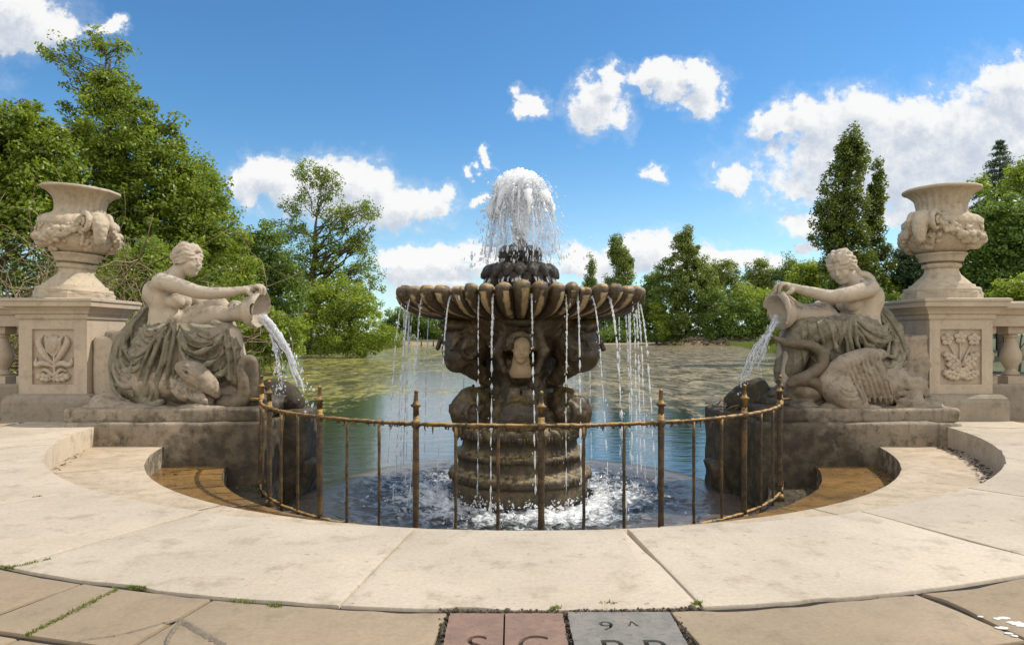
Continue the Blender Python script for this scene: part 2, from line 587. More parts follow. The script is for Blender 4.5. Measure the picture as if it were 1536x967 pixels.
def wet_statue(nt, P):
    r, z = pool_dist(nt, P)
    n = nt.noise(P, 3.5, 6, 0.7)
    s = nt.math('ADD', nt.math('MULTIPLY', r, 0.95), nt.math('MULTIPLY', z, 0.95))
    s = nt.math('ADD', s, nt.math('MULTIPLY', nt.math('SUBTRACT', n, 0.5), 0.9))
    return nt.sstep(s, 4.15, 4.6, 1.0, 0.0)

M = {}
M['slab'] = stone_mat('cream_slab', (0.57, 0.485, 0.37), (0.49, 0.415, 0.315), (0.36, 0.295, 0.21), 1.0, 0.75, rough=0.9, pit=0.55, tint=True, bump_s=0.45, bump_d=0.012)
M['paving'] = stone_mat('sandstone_paving', (0.365, 0.28, 0.18), (0.315, 0.24, 0.155), (0.215, 0.165, 0.105), 1.2, 0.5, rough=0.9, pit=0.3, tint=True, bump_s=0.4, bump_d=0.01)
M['mortar'] = stone_mat('dirt_joint_and_letter_shade', (0.045, 0.034, 0.022), (0.028, 0.022, 0.015), (0.015, 0.012, 0.009), 6, 0.5, rough=1.0, bump_s=1.0, bump_d=0.02)
M['pedestal'] = stone_mat('pedestal_stone', (0.55, 0.45, 0.335), (0.48, 0.39, 0.29), (0.30, 0.245, 0.18), 1.2, 0.6, top=(0.26, 0.23, 0.18), top_amt=0.4, streak=0.3, pit=0.2, bump_s=0.4)
M['plinth_dirty'] = stone_mat('pedestal_plinth_stone', (0.36, 0.30, 0.23), (0.30, 0.25, 0.19), (0.17, 0.15, 0.11), 1.5, 0.6, moss=(0.15, 0.145, 0.07), moss_amt=0.4, streak=0.5, pit=0.4, bump_s=0.6)
M['urn'] = stone_mat('urn_stone', (0.59, 0.485, 0.355), (0.50, 0.41, 0.295), (0.27, 0.215, 0.145), 1.8, 0.65, top=(0.30, 0.25, 0.15), top_amt=0.35, streak=0.35, pit=0.25, bump_s=0.5)
M['skin'] = stone_mat('statue_stone', (0.57, 0.475, 0.36), (0.50, 0.415, 0.315), (0.31, 0.26, 0.20), 1.6, 0.55, top=(0.15, 0.14, 0.12), top_amt=0.7, pit=0.12, bump_s=0.3, wet=wet_statue)
M['drape'] = stone_mat('statue_drapery_stone', (0.30, 0.25, 0.175), (0.20, 0.17, 0.115), (0.075, 0.066, 0.042), 2.2, 0.9, top=(0.34, 0.30, 0.22), top_amt=0.5, moss=(0.12, 0.12, 0.06), moss_amt=0.6, streak=0.6, pit=0.2, bump_s=0.5, wet=wet_statue)
M['swan_neck'] = stone_mat('algae_dark_stone', (0.22, 0.17, 0.11), (0.14, 0.11, 0.07), (0.05, 0.042, 0.028), 2.5, 0.8, moss=(0.14, 0.125, 0.05), moss_amt=0.6, pit=0.2, rough=0.7)
M['rock'] = stone_mat('statue_rock_stone', (0.41, 0.33, 0.245), (0.29, 0.235, 0.17), (0.10, 0.083, 0.06), 2.4, 0.8, moss=(0.17, 0.15, 0.09), moss_amt=0.35, pit=0.4, bump_s=0.7, wet=wet_statue)
M['block'] = stone_mat('plinth_block_stone', (0.44, 0.355, 0.255), (0.29, 0.235, 0.17), (0.06, 0.05, 0.034), 1.4, 0.85, moss=(0.09, 0.085, 0.03), moss_amt=0.6, streak=0.6, pit=0.5, bump_s=0.8, bump_d=0.03, wet=wet_plinth, wet_col=(0.05, 0.038, 0.022))
M['wetdark'] = stone_mat('wet_dark_rock', (0.085, 0.07, 0.045), (0.055, 0.045, 0.03), (0.025, 0.022, 0.018), 3, 0.5, moss=(0.15, 0.115, 0.04), moss_amt=0.7, rough=0.85, bump_s=1.0, bump_d=0.05)
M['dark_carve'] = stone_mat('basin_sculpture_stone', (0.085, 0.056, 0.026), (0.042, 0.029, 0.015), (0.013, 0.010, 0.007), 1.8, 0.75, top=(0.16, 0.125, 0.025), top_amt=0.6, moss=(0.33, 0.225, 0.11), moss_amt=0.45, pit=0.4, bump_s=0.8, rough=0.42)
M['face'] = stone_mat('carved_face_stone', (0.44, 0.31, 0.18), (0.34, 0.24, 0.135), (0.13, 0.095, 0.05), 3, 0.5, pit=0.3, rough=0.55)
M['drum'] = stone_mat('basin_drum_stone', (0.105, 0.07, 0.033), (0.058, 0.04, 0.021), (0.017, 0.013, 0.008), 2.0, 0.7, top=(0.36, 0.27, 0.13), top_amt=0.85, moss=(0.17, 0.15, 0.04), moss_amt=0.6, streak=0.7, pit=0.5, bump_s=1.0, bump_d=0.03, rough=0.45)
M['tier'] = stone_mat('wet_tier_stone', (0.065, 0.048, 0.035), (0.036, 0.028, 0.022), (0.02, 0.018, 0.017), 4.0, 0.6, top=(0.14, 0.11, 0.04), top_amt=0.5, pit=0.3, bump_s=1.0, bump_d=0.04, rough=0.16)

# wet treads of the sunk steps
def tread_mat(name, a, b, dark, rough_lo, rough_hi, green):
    m, nt, p, out = new_mat(name)
    P, N = pos_of(nt)
    big = nt.noise(P, 1.3, 5, 0.6); mid = nt.noise(P, 5.0, 6, 0.7); fine = nt.noise(P, 42.0, 5, 0.7)
    col = nt.mix(nt.sstep(big, 0.35, 0.62), a, b)
    col = nt.mix(nt.math('MULTIPLY', nt.sstep(mid, 0.48, 0.7), 0.75), col, dark)
    x, y, z = nt.sep(P)
    st = nt.noise(nt.comb(nt.math('MULTIPLY', x, 3.4), nt.math('MULTIPLY', y, 4.6), z), 1.0, 6, 0.72, 0.8)
    col = nt.mix(nt.math('MULTIPLY', nt.sstep(st, 0.47, 0.66), 0.6), col, dark)
    col = nt.mix(nt.math('MULTIPLY', nt.sstep(nt.noise(P, 2.0, 5, 0.7), 0.56, 0.7), 0.6), col, green)
    col = nt.mix(nt.lin(fine, 0.3, 0.7, 0, 0.5), col, nt.mix(1.0, col, (0.5, 0.45, 0.4), 'MULTIPLY'))
    nz = nt.sep(N)[2]
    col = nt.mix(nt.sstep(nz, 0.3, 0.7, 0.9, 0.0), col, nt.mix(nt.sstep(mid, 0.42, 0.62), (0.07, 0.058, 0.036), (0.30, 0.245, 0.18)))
    nt.put(p.inputs['Base Color'], col)
    nt.put(p.inputs['Roughness'], nt.lin(mid, 0.35, 0.65, rough_lo, rough_hi))
    bump(nt, p, nt.math('ADD', mid, nt.math('MULTIPLY', fine, 0.5)), 0.5, 0.012)
    return m
M['tread_dry'] = tread_mat('dusty_tread', (0.60, 0.49, 0.35), (0.50, 0.405, 0.285), (0.36, 0.28, 0.185), 0.8, 0.95, (0.40, 0.32, 0.21))
M['tread_wet'] = tread_mat('algae_stained_wet_tread', (0.36, 0.205, 0.065), (0.23, 0.135, 0.05), (0.085, 0.055, 0.026), 0.10, 0.42, (0.10, 0.085, 0.03))
M['tread_dark'] = tread_mat('dark_wet_tread', (0.085, 0.07, 0.045), (0.14, 0.115, 0.075), (0.04, 0.034, 0.024), 0.1, 0.5, (0.09, 0.11, 0.03))
M['apron'] = tread_mat('wet_basin_rim', (0.20, 0.16, 0.13), (0.16, 0.13, 0.105), (0.10, 0.083, 0.07), 0.05, 0.2, (0.15, 0.14, 0.10))

# iron with rust and dried algae
m, nt, p, out = new_mat('rusty_iron')
P, N = pos_of(nt)
a = nt.noise(P, 9.0, 6, 0.7); b = nt.noise(P, 40.0, 5, 0.7); c3 = nt.noise(P, 3.0, 4, 0.6)
nz = nt.sep(N)[2]
col = nt.mix(nt.sstep(b, 0.4, 0.65), (0.035, 0.025, 0.015), (0.085, 0.052, 0.02))
al = nt.math('MULTIPLY', nt.sstep(a, 0.44, 0.6), nt.sstep(c3, 0.36, 0.6, 0.3, 1.0))
col = nt.mix(nt.math('MULTIPLY', al, nt.sstep(nt.math('ABSOLUTE', nz), 0.15, 0.5, 0.38, 0.9)), col, nt.mix(nt.sstep(b, 0.4, 0.6), (0.38, 0.20, 0.04), (0.22, 0.13, 0.035)))
col = nt.mix(nt.math('MULTIPLY', nt.sstep(nz, 0.2, 0.7), nt.sstep(a, 0.38, 0.55)), col, (0.44, 0.26, 0.075))
nt.put(p.inputs['Base Color'], col); p.inputs['Roughness'].default_value = 0.6; p.inputs['Metallic'].default_value = 0.1
bump(nt, p, nt.math('ADD', a, b), 1.0, 0.012)
M['iron'] = m

# still lake with drifting weed and scum
m, nt, p, out = new_mat('lake_water')
P, N = pos_of(nt)
x, y, z = nt.sep(P)
ps = nt.comb(nt.math('MULTIPLY', x, 0.55), y, 0.0)
w1 = nt.noise(nt.comb(nt.math('MULTIPLY', x, 0.35), nt.math('MULTIPLY', y, 1.0), 0.0), 2.6, 3, 0.5)
w2 = nt.noise(ps, 14.0, 3, 0.5)
hgt = nt.math('ADD', nt.math('MULTIPLY', w1, 1.0), nt.math('MULTIPLY', w2, 0.22))
wb = nt.n('ShaderNodeBump'); wb.inputs['Strength'].default_value = 0.26; wb.inputs['Distance'].default_value = 0.055
nt.put(wb.inputs['Height'], hgt)
p.inputs['IOR'].default_value = 1.85; p.inputs['Roughness'].default_value = 0.03
nt.put(p.inputs['Base Color'], (0.016, 0.029, 0.028))
nt.put(p.inputs['Normal'], wb.outputs[0])
sc1 = nt.noise(nt.comb(nt.math('MULTIPLY', x, 0.45), nt.math('MULTIPLY', y, 1.0), 3.0), 0.20, 5, 0.6)
sc2 = nt.noise(nt.comb(nt.math('MULTIPLY', x, 1.0), nt.math('MULTIPLY', y, 0.4), 1.0), 1.7, 7, 0.72)
far = nt.sstep(y, 13.0, 34.0)
sc4 = nt.noise(nt.comb(nt.math('MULTIPLY', x, 1.0), nt.math('MULTIPLY', y, 0.34), 2.0), 1.0, 8, 0.78, 0.5)
sc5 = nt.noise(nt.comb(nt.math('MULTIPLY', x, 0.9), nt.math('MULTIPLY', y, 0.35), 5.0), 0.45, 7, 0.75)
sc3 = nt.noise(nt.comb(nt.math('MULTIPLY', x, 1.0), nt.math('MULTIPLY', y, 0.3), 7.0), 2.3, 6, 0.72)
lane = nt.math('ADD', x, nt.math('MULTIPLY', y, 0.13))          # open water runs up the middle-left of the lake
clear = nt.math('MULTIPLY', nt.sstep(lane, -3.2, -0.8), nt.sstep(lane, 1.2, 5.5, 1.0, 0.0))
clear = nt.math('MULTIPLY', clear, nt.sstep(y, 60.0, 95.0, 1.0, 0.0))
cov = nt.math('ADD', nt.math('MULTIPLY', sc1, 0.7), nt.math('MULTIPLY', sc2, 0.75))
cov = nt.math('ADD', cov, nt.math('MULTIPLY', far, 0.36))
cov = nt.math('SUBTRACT', cov, nt.math('MULTIPLY', clear, 0.22))
cov = nt.math('ADD', cov, nt.math('MULTIPLY', nt.sstep(x, -2.0, -4.5), 0.03))
scum = nt.math('MULTIPLY', nt.sstep(cov, 0.88, 1.0), nt.sstep(sc4, 0.40, 0.56, 0.15, 1.0))
weed = nt.mix(nt.sstep(x, -9.0, 3.0), (0.46, 0.40, 0.07), (0.46, 0.35, 0.17))
weed = nt.mix(nt.sstep(sc5, 0.42, 0.6), weed, nt.mix(1.0, weed, (0.55, 0.50, 0.42), 'MULTIPLY'))
weed = nt.mix(nt.sstep(nt.math('ADD', nt.math('MULTIPLY', nt.noise(nt.comb(nt.math('MULTIPLY', x, 1.0), nt.math('MULTIPLY', y, 0.4), 0.0), 5.0, 6, 0.75), 0.5), nt.math('MULTIPLY', sc3, 0.5)), 0.43, 0.57), nt.mix(1.0, weed, (0.30, 0.32, 0.24), 'MULTIPLY'), weed)
sb = nt.n('ShaderNodeBsdfPrincipled'); nt.put(sb.inputs['Base Color'], weed); sb.inputs['Roughness'].default_value = 0.5
sbb = nt.n('ShaderNodeBump'); sbb.inputs['Strength'].default_value = 0.8; sbb.inputs['Distance'].default_value = 0.12
nt.put(sbb.inputs['Height'], nt.math('ADD', sc3, sc2)); nt.put(sb.inputs['Normal'], sbb.outputs[0])
ms = nt.n('ShaderNodeMixShader')
nt.put(ms.inputs[0], nt.math('MULTIPLY', scum, 0.9)); nt.put(ms.inputs[1], p.outputs[0]); nt.put(ms.inputs[2], sb.outputs[0])
nt.put(out.inputs[0], ms.outputs[0])
M['lake'] = m

# churned basin water with foam
m, nt, p, out = new_mat('churned_basin_water')
P, N = pos_of(nt)
r, z = pool_dist(nt, P)
f1 = nt.noise(P, 4.2, 9, 0.72, 1.4); f2 = nt.noise(P, 1.3, 4, 0.6)
ring = nt.math('MULTIPLY', nt.sstep(r, 1.0, 1.25), nt.sstep(r, 1.25, 2.7, 1.0, 0.0))
fo = nt.math('ADD', nt.math('ADD', f1, nt.math('MULTIPLY', f2, 0.45)), nt.math('MULTIPLY', ring, 0.28))
foam = nt.math('POWER', nt.sstep(fo, 0.76, 1.12), 1.3)
wc = nt.mix(nt.sstep(r, 1.9, 2.9), (0.028, 0.034, 0.036), (0.13, 0.105, 0.085))
nt.put(p.inputs['Base Color'], nt.mix(foam, wc, (0.88, 0.90, 0.90)))
nt.put(p.inputs['Roughness'], nt.lin(foam, 0, 1, 0.06, 0.6))
p.inputs['IOR'].default_value = 1.33
bump(nt, p, nt.math('ADD', nt.noise(P, 9.0, 5, 0.6), nt.math('MULTIPLY', foam, 0.25)), 0.40, 0.05)
M['pool'] = m

# falling water: white where aerated, half clear elsewhere
def spray_mat(name, white, clear_amt, tl_amt=0.45):
    m, nt, p, out = new_mat(name)
    P, N = pos_of(nt)
    f = nt.noise(P, 22.0, 4, 0.7)
    p.inputs['Base Color'].default_value = (*white, 1)
    p.inputs['Roughness'].default_value = 0.12
    p.inputs['IOR'].default_value = 1.33
    tl = nt.n('ShaderNodeBsdfTranslucent'); tl.inputs[0].default_value = (*white, 1)
    a = nt.n('ShaderNodeMixShader'); a.inputs[0].default_value = tl_amt
    nt.put(a.inputs[1], p.outputs[0]); nt.put(a.inputs[2], tl.outputs[0])
    tr = nt.n('ShaderNodeBsdfTransparent')
    gl = nt.n('ShaderNodeBsdfGlossy'); gl.inputs['Roughness'].default_value = 0.05
    b = nt.n('ShaderNodeMixShader'); b.inputs[0].default_value = 0.2
    nt.put(b.inputs[1], tr.outputs[0]); nt.put(b.inputs[2], gl.outputs[0])
    c = nt.n('ShaderNodeMixShader')
    nt.put(c.inputs[0], nt.sstep(f, 0.5 - 0.2, 0.5 + 0.2, clear_amt * 1.5, clear_amt * 0.5))
    nt.put(c.inputs[1], a.outputs[0]); nt.put(c.inputs[2], b.outputs[0])
    nt.put(out.inputs[0], c.outputs[0])
    return m
M['jet'] = spray_mat('aerated_water', (0.99, 0.99, 1.0), 0.30, 0.62)
M['stream'] = spray_mat('falling_water', (0.98, 0.99, 0.99), 0.36, 0.55)
M['veil'] = spray_mat('thin_water_veil', (0.93, 0.96, 1.0), 0.64)

# dense froth: light scatters through it
m, nt, p, out = new_mat('froth')
p.inputs['Base Color'].default_value = (0.99, 0.99, 1.0, 1)
p.inputs['Roughness'].default_value = 0.35
p.inputs['Subsurface Weight'].default_value = 1.0
p.inputs['Subsurface Radius'].default_value = (1.0, 1.0, 1.0)
p.inputs['Subsurface Scale'].default_value = 0.45
M['froth'] = m
# torn sheet of clear water with white edges
m, nt, p, out = new_mat('water_sheet')
P, N = pos_of(nt)
x, y, z = nt.sep(P)
f = nt.noise(nt.comb(nt.math('MULTIPLY', x, 14.0), nt.math('MULTIPLY', y, 14.0), nt.math('MULTIPLY', z, 5.5)), 1.0, 6, 0.72, 0.8)
p.inputs['Base Color'].default_value = (0.97, 0.98, 1.0, 1); p.inputs['Roughness'].default_value = 0.08
tl = nt.n('ShaderNodeBsdfTranslucent'); tl.inputs[0].default_value = (0.97, 0.98, 1.0, 1)
a_ = nt.n('ShaderNodeMixShader'); a_.inputs[0].default_value = 0.6
nt.put(a_.inputs[1], p.outputs[0]); nt.put(a_.inputs[2], tl.outputs[0])
tr = nt.n('ShaderNodeBsdfTransparent'); tr.inputs[0].default_value = (0.95, 0.97, 1.0, 1)
gl = nt.n('ShaderNodeBsdfGlossy'); gl.inputs['Roughness'].default_value = 0.03
b_ = nt.n('ShaderNodeMixShader'); b_.inputs[0].default_value = 0.10
bb = nt.n('ShaderNodeBump'); bb.inputs['Strength'].default_value = 0.9; bb.inputs['Distance'].default_value = 0.05
nt.put(bb.inputs['Height'], f); nt.put(gl.inputs['Normal'], bb.outputs[0]); nt.put(p.inputs['Normal'], bb.outputs[0])
nt.put(b_.inputs[1], tr.outputs[0]); nt.put(b_.inputs[2], gl.outputs[0])
c_ = nt.n('ShaderNodeMixShader')
nt.put(c_.inputs[0], nt.math('MAXIMUM', nt.sstep(f, 0.50, 0.64, 0.0, 0.88), nt.sstep(z, 3.35, 3.75, 0.0, 0.55)))
nt.put(c_.inputs[1], b_.outputs[0]); nt.put(c_.inputs[2], a_.outputs[0])
nt.put(out.inputs[0], c_.outputs[0])
M['sheet'] = m

# leaves, grass, bark
def leaf_mat(name, dark, light, transl=0.35, rough=0.42):
    m, nt, p, out = new_mat(name)
    at_ = nt.n('ShaderNodeAttribute', attribute_name='tint')
    col = nt.mix(at_.outputs['Fac'], dark, light)
    nt.put(p.inputs['Base Color'], col)
    p.inputs['Roughness'].default_value = rough
    p.inputs['Specular IOR Level'].default_value = 0.35
    tl = nt.n('ShaderNodeBsdfTranslucent')
    nt.put(tl.inputs[0], nt.mix(1.0, col, (1.5, 1.35, 0.55), 'MULTIPLY'))
    ms = nt.n('ShaderNodeMixShader'); ms.inputs[0].default_value = transl + .07
    nt.put(ms.inputs[1], p.outputs[0]); nt.put(ms.inputs[2], tl.outputs[0])
    nt.put(out.inputs[0], ms.outputs[0])
    return m
M['leaf_mid'] = leaf_mat('broad_green_leaves', (0.075, 0.125, 0.016), (0.315, 0.395, 0.065))
M['leaf_bright'] = leaf_mat('bright_green_leaves', (0.12, 0.19, 0.022), (0.39, 0.48, 0.075))
M['leaf_deep'] = leaf_mat('deep_green_leaves', (0.065, 0.12, 0.026), (0.22, 0.31, 0.065))
M['leaf_far'] = leaf_mat('far_green_leaves', (0.10, 0.155, 0.036), (0.27, 0.33, 0.085))
M['needle'] = leaf_mat('blue_green_needles', (0.045, 0.085, 0.042), (0.12, 0.17, 0.085), 0.15)
M['grass'] = leaf_mat('grass_blades', (0.08, 0.115, 0.02), (0.24, 0.28, 0.06), 0.3)
M['bark'] = stone_mat('bark', (0.12, 0.095, 0.065), (0.08, 0.062, 0.045), (0.045, 0.036, 0.028), 5, 0.6, rough=0.95, bump_s=0.8, bump_d=0.03)
M['twig'] = stone_mat('dry_twigs', (0.34, 0.25, 0.14), (0.24, 0.18, 0.11), (0.42, 0.30, 0.06), 5, 0.6, rough=0.9)
M['drift'] = stone_mat('bleached_wood', (0.33, 0.26, 0.18), (0.22, 0.17, 0.12), (0.12, 0.09, 0.06), 4, 0.5, rough=0.9)
m, nt, p, out = new_mat('grassy_bank_and_shore_path')
P, N = pos_of(nt)
x, y, z = nt.sep(P)
n_ = nt.noise(P, 0.5, 6, 0.65); f_ = nt.noise(P, 6.0, 5, 0.7)
col = nt.mix(nt.sstep(n_, 0.4, 0.6), (0.075, 0.095, 0.025), (0.12, 0.125, 0.04))
col = nt.mix(nt.sstep(f_, 0.4, 0.7), col, (0.06, 0.05, 0.025))
pathm = nt.math('MULTIPLY', nt.sstep(y, 209.0, 212.0), nt.sstep(y, 226.0, 234.0, 1.0, 0.0))
col = nt.mix(pathm, col, nt.mix(f_, (0.36, 0.27, 0.17), (0.26, 0.19, 0.12)))
nt.put(p.inputs['Base Color'], col); p.inputs['Roughness'].default_value = 1.0
M['earth'] = m
M['granite_pink'] = stone_mat('pink_granite', (0.30, 0.19, 0.135), (0.235, 0.15, 0.11), (0.14, 0.095, 0.07), 8, 0.7, rough=0.8, pit=0.4, bump_s=0.6, bump_d=0.006)
M['granite_grey'] = stone_mat('grey_granite', (0.27, 0.245, 0.205), (0.20, 0.19, 0.17), (0.11, 0.108, 0.105), 9, 0.8, rough=0.8, pit=0.4, bump_s=0.6, bump_d=0.006)
M['litter'] = stone_mat('wet_leaf_litter', (0.05, 0.04, 0.03), (0.09, 0.07, 0.045), (0.2, 0.17, 0.13), 12, 0.5, rough=0.6)

# ------------------------------------------------------------------ ground, lake, steps, paving
rng = np.random.default_rng(11)
random.seed(5)
WATER = -1.19

def shore_x(Y):
    """left and right shoreline of the lake at distance Y"""
    L = np.interp(Y, [9, 12, 16, 24, 34, 64, 94, 130, 160, 190, 212, 216], [-6, -6.2, -7.5, -11, -15.5, -23.8, -29, -29.5, -29, -31, -33, -10])
    Rr = np.interp(Y, [9, 12, 16, 24, 34, 60, 100, 160, 200, 212, 216], [6, 6.2, 7.5, 12, 17, 27, 37, 54, 62, 66, 20])
    return L, Rr

# one sheet of ground that dips under the lake and runs to the horizon
ys = np.concatenate([np.linspace(-40, 8, 13), np.linspace(9, 60, 60), np.linspace(61, 225, 90), np.geomspace(230, 3500, 24)])
ts = np.concatenate([-np.geomspace(1, 1 / 90, 40), [0], np.geomspace(1 / 90, 1, 40)])
V = []
for Y in ys:
    L, Rr = shore_x(np.clip(Y, 9, 216))
    half = 0.5 * (Rr - L); mid = 0.5 * (Rr + L)
    X = ts * (60 + abs(Y) * 1.6) * 1.0 + np.sign(ts) * 0
    for x in X:
        inl = min(x - L, Rr - x)
        inl = min(inl, 214 - Y) if Y > 8 else -10
        if Y < 11.5: inl = -10 if Y < 8 else inl
        z = np.interp(inl, [-60, -12, -4, -0.6, 0, 1.5, 8], [1.2, 0.1, -0.45, -0.98, WATER, -1.7, -2.3])
        if Y < 13.5 or (abs(x) > 6 and Y < 16 and False):
            z = min(z, -1.9)
        if Y > 214: z = np.interp(Y, [214, 222, 260, 600, 3500], [WATER, -0.7, 0.5, 3, 12]); 
        if inl < -4: z += 0.25 * math.sin(x * 0.21 + 1) * math.cos(Y * 0.13)
        V.append((x, Y, z))
nx = len(ts); F = []
for i in range(len(ys) - 1):
    for k in range(nx - 1):
        a = i * nx + k
        F.append((a, a + 1, a + nx + 1, a + nx))
tag(mesh_obj('ground', V, np.array(F), M['earth']), kind='structure')

# lake sheet, starting at the rim of the round basin
V = []; F = []
lake_rows = np.concatenate([np.linspace(11.2, 40, 40), np.linspace(42, 214.5, 60)])
for Y in lake_rows:
    L, Rr = shore_x(Y)
    L -= 1.5; Rr += 1.5
    for k in range(33): V.append((L + (Rr - L) * k / 32, Y, WATER - 0.012))
for i in range(len(lake_rows) - 1):
    for k in range(32):
        a = i * 33 + k; F.append((a, a + 1, a + 34, a + 33))
tag(mesh_obj('lake_water', V, np.array(F), M['lake']), kind='structure')

def ring_slabs(name, r0, r1, joints, ztop, depth, mat, gap=0.009, jit=0.004, tint=(0.93, 1.05), seed=1, skip=None, chip=0.0, rows=5):
    """a ring of stone slabs, each with its own worn arris, in one pavement mesh"""
    rg = np.random.default_rng(seed)
    VV = []; FF = []; T = []; n = 0
    for j in range(len(joints) - 1):
        if skip and skip(j, joints[j], joints[j + 1]): continue
        p0, p1 = R(joints[j]), R(joints[j + 1])
        na = max(6, int((p1 - p0) * (r0 + r1) / 2 / 0.06)); nr = max(rows, int((r1 - r0) / 0.12))
        # boundary loop in (r, phi)
        loop = []
        for k in range(na): loop.append((r0, p0 + (p1 - p0) * k / na, 1, 0))
        for k in range(nr): loop.append((r0 + (r1 - r0) * k / nr, p1, 0, -1))
        for k in range(na): loop.append((r1, p1 - (p1 - p0) * k / na, -1, 0))
        for k in range(nr): loop.append((r1 - (r1 - r0) * k / nr, p0, 0, 1))
        L = np.array(loop)
        r, ph, sr, sp = L.T
        s = np.arange(len(L)) * 0.37 + seed * 7.7 + j * 31
        wob = jit * vnoise(s, s * 0, s * 0, seed) + chip * np.maximum(0, vnoise(s * 0.45, s * 0, s * 0 + 9, seed) - 0.35) ** 1.3
        dz = rg.uniform(-0.003, 0.003)
        def pt(ins, z):
            rr = r + sr * (ins + wob); pp = ph + sp * (ins + wob) / r
            # keep corners inside
            rr = np.clip(rr, r0 + ins, r1 - ins); pp = np.clip(pp, p0 + ins / r, p1 - ins / r)
            return np.stack([FC[0] + rr * np.sin(pp), FC[1] - rr * np.cos(pp), np.full(len(r), z)], 1)
        m = len(L)
        VV += [pt(gap / 2, ztop - depth), pt(gap / 2, ztop + dz - 0.012), pt(gap / 2 + 0.004, ztop + dz - 0.003), pt(gap / 2 + 0.014, ztop + dz)]
        for q in range(3):
            for k in range(m):
                a = n + q * m + k; b = n + q * m + (k + 1) % m
                FF.append((b, a, a + m, b + m))
        FF.append(tuple(range(n + 4 * m - 1, n + 3 * m - 1, -1)))
        tv = rg.uniform(*tint)
        T += [tv] * (3 * m + 1)
        n += 4 * m
    o = mesh_obj(name, np.concatenate(VV), FF, mat, None, False, {'tint': T})
    soften(o, 35)
    return tag(o, kind='structure')

def annulus(name, r0, r1, a0, a1, z, mat, seg=120):
    V = []; F = []
    for k in range(seg + 1):
        a = R(a0 + (a1 - a0) * k / seg)
        for rr in (r0, r1): V.append((FC[0] + rr * math.sin(a), FC[1] - rr * math.cos(a), z))
    for k in range(seg): F.append((2 * k, 2 * k + 1, 2 * k + 3, 2 * k + 2))
    return tag(mesh_obj(name, V, F, mat, None, False), kind='structure')

R0, R1, R2, R3 = 6.24, 5.25, 4.36, 3.70
STEP = 0.285
J0 = [-98, -80, -65.5, -51, -36.5, -23.0, -7.3, 5.95, 23.4, 37.5, 52, 66, 81, 98]
ring_slabs('terrace', R0, 7.6, J0, 0.0, 0.42, M['slab'], seed=3, jit=.006, chip=0.075, tint=(0.95, 1.04))
ring_slabs('upper_tread', R1, R0 + 0.03, [-86, -62, -33, -9, 12, 30.2, 58, 86], -STEP, 0.42, M['tread_dry'], seed=4, chip=0.02)
ring_slabs('middle_tread', R2, R1 + 0.03, [-86, -44, -3, 40, 86], -2 * STEP, 0.42, M['tread_wet'], seed=5, chip=0.03)
ring_slabs('lower_tread', R3, R2 + 0.03, [-86, -50, -15, 22, 55, 86], -3 * STEP, 0.6, M['tread_dark'], seed=6, chip=0.03)
annulus('bedding', 3.8, 20, -120, 120, -1.3, M['mortar'])
annulus('joint_dirt', 7.0, 24, -130, 130, -0.02, M['mortar'])

# outer paving of tan sandstone, in rings, with room for the two boundary stones
STONE_A = (-5.55, 0.15); STONE_B = (0.28, 5.55)       # bearing ranges (degrees) of the boundary stones
JA = [-100, -84, -70, -58, -47.5, -37.5, -29.3, -18.4, -12.3, -3.22, 4.62, 14.8, 24.5, 33, 44, 55, 67, 80, 100]
ring_slabs('pavement', 7.615, 8.19, JA, -0.004, 0.1, M['paving'], gap=0.018, jit=0.009, seed=8, chip=0.07, tint=(0.9, 1.12), skip=lambda j, a, b: abs(a + 3.22) < 0.1)
rr0 = 8.205
for q, (wid, off) in enumerate([(0.75, 3.0), (0.8, -2.0), (0.7, 1.0), (0.9, 4.0), (0.8, 0.5), (0.9, -3), (0.8, 2), (0.9, 0), (0.9, 3), (0.9, 1), (0.9, 2), (1.0, 0)]):
    st = 7.0 - q * 0.25
    js = list(np.arange(-110 + off, 110, st))
    ring_slabs('pavement', rr0, rr0 + wid, js, -0.004, 0.1, M['paving'], gap=0.018, jit=0.008, seed=20 + q, chip=0.03, tint=(0.88, 1.1),
               skip=(lambda j, a, b: b > -5.9 and a < 5.9) if q == 0 else None)
    rr0 += wid + 0.012
ring_slabs('pavement', 8.205, 8.955, [-14, -3.22], -0.004, 0.1, M['paving'], gap=0.018, seed=60)
ring_slabs('pavement', 8.205, 8.955, [4.62, 14], -0.004, 0.1, M['paving'], gap=0.018, seed=61)
ring_slabs('pavement', 8.40, 8.955, [-3.22, 0, 4.62], -0.004, 0.1, M['paving'], gap=0.018, seed=62)

# the churned water of the basin and its wet stone rim
nr_, na_ = 120, 520
V = []; F = []
for i in range(nr_):
    a = np.arange(na_) * 2 * np.pi / na_
    edge = 2.93 + .14 * fbm(np.sin(a) * 5, np.cos(a) * 5, a * 0, 13, 3)
    rr = 0.7 + (edge - 0.7) * i / (nr_ - 1)
    x = FC[0] + rr * np.sin(a); y = FC[1] - rr * np.cos(a)
    amp = np.interp(rr, [0.7, 1.2, 1.7, 2.6, 3.02], [0.10, 0.13, 0.10, 0.045, 0.012])
    h = amp * (0.6 * fbm(x * 3, y * 3, x * 0, 3, 3) + 0.5 * (fbm(x * 9, y * 9, x * 0, 9, 2)))
    V.append(np.stack([x, y, WATER + 0.02 + h], 1))
V = np.concatenate(V)
for i in range(nr_ - 1):
    for k in range(na_):
        p_ = i * na_ + k; q_ = i * na_ + (k + 1) % na_
        F.append((p_, q_, q_ + na_, p_ + na_))
tag(mesh_obj('basin_water', V, np.array(F), M['pool']), kind='structure')
mb = MB()
